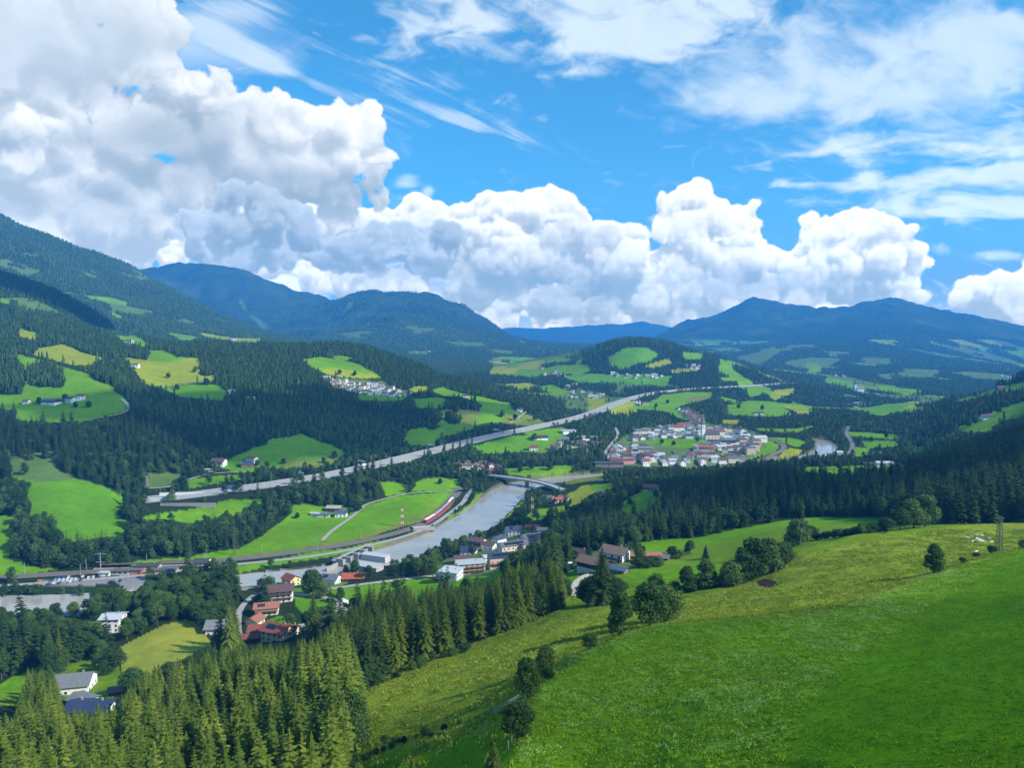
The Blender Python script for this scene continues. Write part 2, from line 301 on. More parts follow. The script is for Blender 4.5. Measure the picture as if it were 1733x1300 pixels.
# control lines: (px, py, forward distance) read off the photograph; each gives points the ground passes through
LINES = [
 # near meadow
 [(-200,1900,40),(800,1900,40),(1400,1900,30),(2100,1900,26)],
 [(750,1420,62),(870,1310,75),(905,1175,100),(1000,1100,122),(1110,1062,132),(1250,1050,134),(1400,1038,142),(1550,985,185),(1640,955,205),(1733,928,220),(1950,880,235),(2300,800,250)],
 [(1150,1300,66),(1400,1300,56),(1733,1300,45),(2100,1300,38)],
 [(1150,1180,88),(1400,1170,82),(1733,1150,72),(2100,1120,62)],
 [(1733,1030,125),(2000,1000,110)],
 # lower pasture dip just behind crest
 [(640,1310,96),(720,1262,104),(820,1215,114),(880,1165,126),(960,1105,142),(1060,1072,150),(1150,1055,156),(1300,1035,166),(1400,1018,176),(1500,985,203),(1600,955,228),(1700,930,260),(1850,900,285)],
 # pasture outer edge
 [(600,1168,214),(700,1122,232),(850,1072,248),(950,1032,258),(1030,1020,258),(1150,1007,268),(1290,975,285),(1325,955,296),(1335,930,305),(1450,905,318),(1600,890,345),(1733,886,372),(1900,870,400),(2200,850,430)],
 # forest slope bottom left
 [(-500,1500,95),(-100,1500,95),(200,1520,95),(480,1500,98),(600,1420,98)],
 [(-400,1400,150),(0,1380,150),(300,1340,150),(520,1280,150),(600,1235,150)],
 [(-400,1300,200),(0,1290,200),(200,1270,205),(400,1230,205),(560,1175,214)],
 [(-300,1190,290),(0,1200,290),(120,1205,292),(250,1175,300),(340,1150,310),(450,1120,320),(560,1085,330),(660,1055,345),(760,1035,345),(860,1020,345),(950,1005,345),(1010,1000,330),(1090,985,330),(1180,965,345),(1235,952,372)],
 # terrace with houses / fields near bank
 [(-300,1150,340),(0,1165,345),(60,1150,348),(125,1165,325),(200,1110,375),(280,1100,375),(350,1085,385),(440,1075,400),(540,1045,428),(620,1025,440),(740,1000,455),(850,975,465),(930,960,450),(1000,955,400),(1050,950,395),(1100,940,410)],
 [(370,1060,420),(470,1015,460),(560,1000,480),(650,985,500),(740,978,508),(850,960,515)],
 # forest hump left near bank
 [(-300,1080,420),(0,1075,420),(100,1060,430),(200,1030,440),(300,1010,450),(380,1000,465),(430,1000,480)],
 # river bank near side
 [(-300,1050,486),(0,1048,490),(150,1030,508),(250,1012,515),(400,990,545),(520,975,565),(600,965,575),(680,955,590),(740,930,635),(800,908,675),(845,893,700),(880,865,760),(900,835,850),(960,822,900)],
 # far bank / rail
 [(-300,1000,528),(0,990,540),(170,975,552),(330,962,572),(500,942,606),(600,928,628),(700,905,672),(750,880,730),(790,845,815),(820,825,880)],
 [(-300,985,546),(0,978,552),(170,965,570),(330,950,595),(500,932,620),(600,918,642),(690,895,690),(730,870,745),(770,842,825),(800,820,900)],
 # valley field
 [(440,900,680),(560,870,745),(660,850,790),(700,835,815)],
 [(-300,950,590),(0,930,600),(100,920,612),(215,910,640),(320,888,705),(400,876,730),(450,850,770)],
 # motorway terrace
 [(150,870,700),(250,852,745),(320,846,760),(400,832,790),(500,818,820),(600,800,870),(720,770,985),(830,742,1130),(940,720,1290),(1000,704,1440),(1040,685,1620),(1090,666,1850),(1200,657,2050),(1330,649,2350)],
 [(250,865,715),(400,850,750),(520,842,775),(640,825,825),(700,808,880)],
 [(840,790,1010),(900,760,1090),(1000,735,1220)],
 [(-300,870,690),(0,870,690),(60,860,695)],
 [(-300,800,790),(0,790,800),(90,770,830),(200,790,830),(250,812,825),(330,805,860),(400,800,890),(470,793,915),(560,787,950),(600,775,1000),(690,755,1100),(740,752,1120),(800,735,1190),(900,712,1380),(960,700,1480)],
 # left hill benches
 [(-300,725,900),(26,712,925),(141,714,930),(200,704,950),(222,693,970)],
 [(-300,670,1030),(0,668,1050),(100,660,1060),(200,668,1030)],
 [(-300,600,1250),(15,598,1250),(104,620,1180),(180,650,1080)],
 [(-300,560,1480),(0,560,1480),(66,575,1400),(140,596,1330),(170,607,1290)],
 [(240,690,1050),(300,700,1080),(400,705,1080),(520,735,1060),(560,755,1030),(592,763,1020)],
 [(270,657,1230),(387,663,1220),(450,665,1260),(540,660,1350),(640,668,1450),(700,668,1450),(800,680,1420),(868,690,1420),(926,717,1330)],
 [(680,745,1130),(700,722,1200),(750,694,1300),(811,694,1350)],
 [(205,607,1450),(255,593,1500),(338,606,1480),(400,610,1500),(500,605,1600),(545,604,1650),(632,630,1600),(690,652,1560),(750,655,1560),(832,675,1520),(900,682,1520),(960,695,1500)],
 [(189,560,1850),(250,585,1750),(300,585,1800),(340,582,1800),(420,583,1800),(480,585,1850),(560,580,1850),(630,590,1850),(700,615,1850),(760,645,1850),(860,660,2000),(940,672,1850)],
 [(150,600,2000),(340,630,2250),(500,640,2300),(640,640,2300),(760,655,2300)],
 # shaded shoulder at left
 [(-400,400,1900),(-100,430,1950),(0,462,2000),(60,480,2050),(110,500,2100),(170,528,2100),(220,556,2050),(260,575,2000)],
 [(-300,480,2700),(0,510,2700),(100,540,2700),(200,570,2600),(300,578,2600),(440,577,2700),(520,585,2900)],
 # big left mountain
 [(-500,120,3600),(-200,265,3600),(0,367,3700),(30,382,3700),(90,407,3750),(130,427,3850),(160,432,4000),(195,447,4100),(215,452,4200)],
 [(215,454,4300),(260,472,4400),(300,493,4500),(340,517,4600),(380,538,4700),(430,562,4800),(470,580,4800)],
 [(190,500,3500),(280,540,3300),(400,565,3400)],
 [(0,540,5500),(200,560,5600),(400,600,5600),(520,590,5400)],
 # blue mountain one
 [(-300,430,8300),(100,450,8200),(235,462,8000),(252,455,8000),(280,444,8000),(335,440,8000),(372,449,8000),(400,457,8000),(440,470,7900),(480,480,7900),(530,490,7900),(565,499,7900),(579,510,7800),(592,507,7600)],
 [(300,560,6400),(420,558,6400),(470,562,6300),(560,552,6300)],
 # mountain two
 [(592,507,7400),(625,495,7200),(650,491,7200),(700,496,7200),(745,510,7100),(790,530,7000),(840,556,6900),(880,580,6900),(905,592,6800)],
 [(485,562,5600),(560,548,5600),(600,540,5600),(640,518,5700),(680,540,5600),(760,560,5400),(830,582,5200)],
 [(490,580,4800),(600,572,4700),(700,590,4400),(820,598,4200),(900,602,4200)],
 [(560,600,3600),(700,610,3400),(830,622,3300)],
 [(0,600,10500),(400,600,10500),(700,600,10500),(1300,590,12500),(2000,590,12500)],
 # far range
 [(600,580,15500),(800,565,15500),(850,556,15500),(885,553,15500),(920,555,15500),(960,559,15500),(1000,552,15500),(1040,545,15500),(1075,544,15500),(1110,551,15500),(1150,560,15500),(1300,570,15500)],
 # right mountains
 [(1060,592,8500),(1118,566,8800),(1150,548,9000),(1185,530,9200),(1230,515,9200),(1262,505,9200),(1290,502,9200),(1320,508,9200),(1370,517,9200),(1420,523,9100),(1445,514,9000),(1470,509,9000),(1500,511,9000),(1527,508,9000),(1560,517,8900),(1600,524,8900),(1640,528,8800),(1680,542,8700),(1733,556,8500),(1900,560,8200),(2200,580,8000)],
 [(1200,590,6800),(1300,580,6600),(1380,575,6500),(1440,566,6400),(1500,565,6300),(1560,580,6200),(1640,605,6000),(1733,622,5800),(2000,640,5600)],
 [(1130,610,5000),(1250,603,4800),(1300,588,4900),(1340,600,4700),(1420,606,4600),(1500,607,4600),(1600,626,4300),(1733,640,4200),(2000,650,4200)],
 [(1240,625,3900),(1320,620,3800),(1400,635,3500),(1500,640,3400),(1600,645,3300),(1733,650,3300)],
 [(1350,650,2900),(1460,660,2700),(1560,668,2600),(1700,670,2600)],
 # wooded knob in the middle
 [(880,610,3100),(940,600,3000),(990,590,2700),(1030,578,2600),(1060,572,2550),(1100,571,2550),(1140,580,2550),(1170,592,2600),(1200,598,2600),(1250,612,2600),(1290,630,2600),(1320,645,2600)],
 [(860,640,2500),(930,632,2450),(1000,632,2350),(1070,640,2250),(1140,628,2350),(1190,622,2400),(1240,640,2300),(1290,652,2250)],
 [(880,620,3600),(1000,620,3600),(1150,620,3600)],
 [(900,662,2000),(960,660,2000),(1020,664,1950),(1060,655,2050),(1150,652,2150)],
 [(950,686,1650),(1000,684,1700)],
 # valley floor: town and beyond
 [(1030,790,985),(1150,795,960),(1250,785,1000),(1400,775,1080),(1500,770,1080)],
 [(950,745,1190),(1030,745,1200),(1100,740,1240),(1200,745,1230),(1300,745,1240),(1450,750,1220),(1540,755,1180)],
 [(1060,715,1450),(1150,708,1500),(1200,712,1480),(1280,715,1470),(1380,715,1480)],
 [(1080,690,1680),(1180,690,1680),(1230,700,1620),(1330,703,1600)],
 [(1230,682,1850),(1300,676,1950),(1375,692,1780)],
 [(1345,725,1390),(1450,745,1250),(1550,750,1200)],
 [(1360,708,1560),(1400,700,1620),(1460,698,1700),(1520,700,1650),(1560,705,1500)],
 # right slope
 [(1370,690,2000),(1450,690,2050),(1525,682,2150),(1600,690,1900)],
 [(1520,712,1480),(1560,690,1560),(1613,680,1500),(1660,665,1480),(1733,640,1450),(1850,600,1450),(2100,540,1500)],
 [(1540,765,1130),(1600,745,1080),(1626,735,1040),(1677,730,1000),(1733,706,1000),(1900,650,1050),(2200,580,1050)],
 [(1613,725,1120),(1655,710,1140),(1733,683,1150)],
 [(1733,655,2000),(1900,640,2100),(1600,680,2100)],
 # bright strip beyond the dark wood
 [(1200,810,880),(1338,803,880),(1440,802,880),(1540,800,880),(1640,790,830)],
 # dark wood ridge
 [(860,905,665),(900,888,690),(960,880,680),(1030,868,670),(1047,862,660),(1078,880,610),(1130,870,600),(1160,850,620),(1200,825,640),(1250,812,640),(1330,815,620),(1420,815,600),(1500,812,580),(1560,805,560),(1640,790,560),(1733,770,570),(1900,720,600),(2200,640,650)],
 [(890,882,720),(930,876,740),(985,850,780),(1040,822,830),(1085,829,760),(1126,833,720),(1150,825,740)],
 [(1733,730,760),(1640,770,780),(1900,690,780)],
 # foot of dark wood / far field edge
 [(930,925,520),(1000,922,500),(1072,917,480),(1167,912,480),(1256,897,490),(1320,882,500),(1400,877,500),(1480,877,470),(1560,885,430),(1650,886,400),(1733,884,395)],
 [(1100,948,430),(1160,952,420),(1235,945,410),(1290,930,400),(1350,912,400),(1420,903,400),(1500,892,410)],
]

NXc, NLc = 300, 440
X0, X1 = -1.2, 1.2
Lr0, Lr1 = math.log(14.0), math.log(24000.0)

def solve_terrain():
    pts = []
    for ln in LINES:
        a = np.array(ln, float)
        P = pix2world(a[:, 0], a[:, 1], a[:, 2])
        for i in range(len(a) - 1):
            p, q = P[i], P[i + 1]
            n = int(max(abs(q[0] / q[1] - p[0] / p[1]) / ((X1 - X0) / NXc), abs(math.log(q[1] / p[1])) / ((Lr1 - Lr0) / NLc)) * 2) + 2
            t = np.linspace(0, 1, n)[:, None]
            # straight in projective space keeps the line where it was drawn
            A = np.array([p[0] / p[1], 1 / p[1], (p[2] - CAMZ) / p[1]]); B = np.array([q[0] / q[1], 1 / q[1], (q[2] - CAMZ) / q[1]])
            S = A * (1 - t) + B * t
            pts.append(np.c_[S[:, 0], -np.log(S[:, 1]), CAMZ + S[:, 2] / S[:, 1]])
    pts = np.vstack(pts)
    Z = None
    for lev in (8, 4, 2, 1):
        nx, nl = NXc // lev, NLc // lev
        ix = np.clip(((pts[:, 0] - X0) / (X1 - X0) * (nx - 1)).round().astype(int), 0, nx - 1)
        il = np.clip(((pts[:, 1] - Lr0) / (Lr1 - Lr0) * (nl - 1)).round().astype(int), 0, nl - 1)
        s = np.zeros((nl, nx)); c = np.zeros((nl, nx))
        np.add.at(s, (il, ix), pts[:, 2]); np.add.at(c, (il, ix), 1)
        ok = (pts[:, 0] > X0) & (pts[:, 0] < X1)
        m = c > 0
        v = np.where(m, s / np.maximum(c, 1), 0)
        if Z is None:
            Z = np.full((nl, nx), 50.0)
        else:
            Z = resize2(Z, (nl, nx))
        w = 1.7
        yy, xx = np.mgrid[0:nl, 0:nx]
        red = ((yy + xx) % 2 == 0)
        for it in range(400 if lev > 1 else 260):
            for par in (red, ~red):
                Zp = np.pad(Z, 1, mode='edge')
                N = (Zp[:-2, 1:-1] + Zp[2:, 1:-1] + Zp[1:-1, :-2] + Zp[1:-1, 2:]) / 4
                Z = np.where(par & ~m, Z + w * (N - Z), Z)
            Z = np.where(m, v, Z)
    for _ in range(3):
        Zp = np.pad(Z, 1, mode='edge')
        Z = 0.5 * Z + 0.125 * (Zp[:-2, 1:-1] + Zp[2:, 1:-1] + Zp[1:-1, :-2] + Zp[1:-1, 2:])
    return Z

def resize2(Z, shape):
    ys = np.linspace(0, Z.shape[0] - 1, shape[0]); xs = np.linspace(0, Z.shape[1] - 1, shape[1])
    return sample2(Z, ys[:, None] + 0 * xs[None], xs[None] + 0 * ys[:, None])

ZC = solve_terrain()

# river centre line (world), from pixels on the water plane z=0
RIVPX = [(-700,1040,36),(-200,1034,36),(0,1031,34),(130,1026,32),(230,1012,32),(330,996,30),(430,982,28),(520,972,24),(575,966,24),(625,952,36),(680,934,44),(735,915,48),(792,890,48),(822,870,46),(845,850,46),(860,834,48),(885,822,44),(940,812,36),(1040,806,34),(1150,800,34),(1280,790,34),(1360,778,30),(1396,768,34),(1402,757,32),(1388,745,30)]
def floor_pt(px, py, z=0.0):
    d = pixray(px, py); t = (z - CAMZ) / d[..., 2]
    return np.stack([d[..., 0] * t, d[..., 1] * t], -1)
_r = np.array(RIVPX, float)
RIV = np.c_[floor_pt(_r[:, 0], _r[:, 1]), _r[:, 2]]
def densify(P, step):
    out = [P[0]]
    for i in range(len(P) - 1):
        n = max(1, int(np.linalg.norm(P[i + 1][:2] - P[i][:2]) / step))
        for k in range(1, n + 1): out.append(P[i] + (P[i + 1] - P[i]) * k / n)
    return np.array(out)
def chaikin(P, n=2):
    for _ in range(n):
        Q = [P[0]]
        for i in range(len(P) - 1):
            Q.append(P[i] * .75 + P[i + 1] * .25); Q.append(P[i] * .25 + P[i + 1] * .75)
        Q.append(P[-1]); P = np.array(Q)
    return P
RIVS = chaikin(RIV, 2)

def dist_line(x, y, L, limit=None):
    """distance to polyline L[:, :2], nearest parameter value columns L[:, 2:] interpolated"""
    best = np.full(x.shape, 1e9); val = np.zeros(x.shape + (L.shape[1] - 2,))
    for i in range(len(L) - 1):
        a = L[i, :2]; b = L[i + 1, :2]; d = b - a; dd = max(d @ d, 1e-9)
        t = np.clip(((x - a[0]) * d[0] + (y - a[1]) * d[1]) / dd, 0, 1)
        r = np.hypot(x - a[0] - t * d[0], y - a[1] - t * d[1])
        m = r < best
        best = np.where(m, r, best)
        if L.shape[1] > 2:
            tt = t[..., None]; val = np.where(m[..., None], L[i, 2:] * (1 - tt) + L[i + 1, 2:] * tt, val)
    return best, val

def base_h(x, y):
    yy = np.maximum(y, 14.5)
    return sample2(ZC, (np.log(yy) - Lr0) / (Lr1 - Lr0) * (ZC.shape[0] - 1), (x / yy - X0) / (X1 - X0) * (ZC.shape[1] - 1))

FLAT = []   # (polyline with z, half width, blend) : graded beds for roads, filled in below
def height(x, y, carve=True):
    x = np.asarray(x, float); y = np.asarray(y, float)
    h = base_h(x, y)
    d = np.maximum(y, 20)
    # relief grows with distance and with height above the valley floor
    hill = sstep(25, 110, h)
    am = np.where(d > 600, hill, 0) * sstep(600, 1100, d)
    h = h + am * 9 * fbm(x / 210, y / 210, 11, 4) * sstep(900, 1600, d)
    far = sstep(2600, 5200, d) * sstep(120, 330, h)
    rid = 1 - np.abs(fbm(x / 1900, y / 1900, 31, 6, 0.58)) * 2.4
    h = h + far * (rid - 0.45) * 125 + far * 26 * fbm(x / 260, y / 260, 37, 3)
    # small bumps of the near pasture
    near = 1 - sstep(330, 420, d)
    h = h + near * (1.2 * fbm(x / 24, y / 24, 5, 3) + 0.34 * fbm(x / 4.5, y / 4.5, 8, 2))
    if carve:
        m = (y > 430) & (y < 2300) & (h < 90)
        if m.any():
            r, v = dist_line(x[m], y[m], RIVS)
            hw = v[:, 0] * 0.5 + 3.0 * vnoise(x[m] / 18, y[m] / 18, 3)
            k = sstep(0, 1, (r - hw) / 9.0 + 0.35)
            hm = h[m]
            k2 = sstep(0, 22, r - hw)
            low = np.minimum(hm, 1.2 + (r - hw) * 0.32)
            hm = np.where(r < hw + 45, low * (1 - k2) + hm * k2, hm)
            h[m] = -2.5 * (1 - k) + hm * k
        for (L, hwid, bl) in FLAT:
            lo = L[:, :2].min(0) - hwid - bl; hi = L[:, :2].max(0) + hwid + bl
            m = (x > lo[0]) & (x < hi[0]) & (y > lo[1]) & (y < hi[1])
            if m.any():
                r, v = dist_line(x[m], y[m], L)
                k = sstep(0, 1, (r - hwid) / bl)
                h[m] = v[:, 0] * (1 - k) + h[m] * k
    return h
# ------------------------------------------------------------------ land cover
PAL = dict(B=(0.105,0.250,0.004), D=(0.085,0.230,0.006), Y=(0.21,0.265,0.016), O=(0.125,0.180,0.020), M=(0.24,0.285,0.035),  # D: mostly cloud-shaded fields, some of the shade still in the colour
           S=(0.34,0.31,0.13), G=(0.27,0.26,0.23), T=(0.10,0.15,0.05), F=(0.020,0.036,0.010), C=(0.085,0.150,0.035),
           P=(0.185,0.260,0.014), N=(0.085,0.225,0.002), K=(0.125,0.250,0.004), A=(0.20,0.20,0.20), L=(0.11,0.21,0.03), R=(0.055,0.035,0.028), H=(0.12,0.22,0.010), W=(0.10,0.17,0.012))  # N: mown half, darker than K with meadow shade in the colour
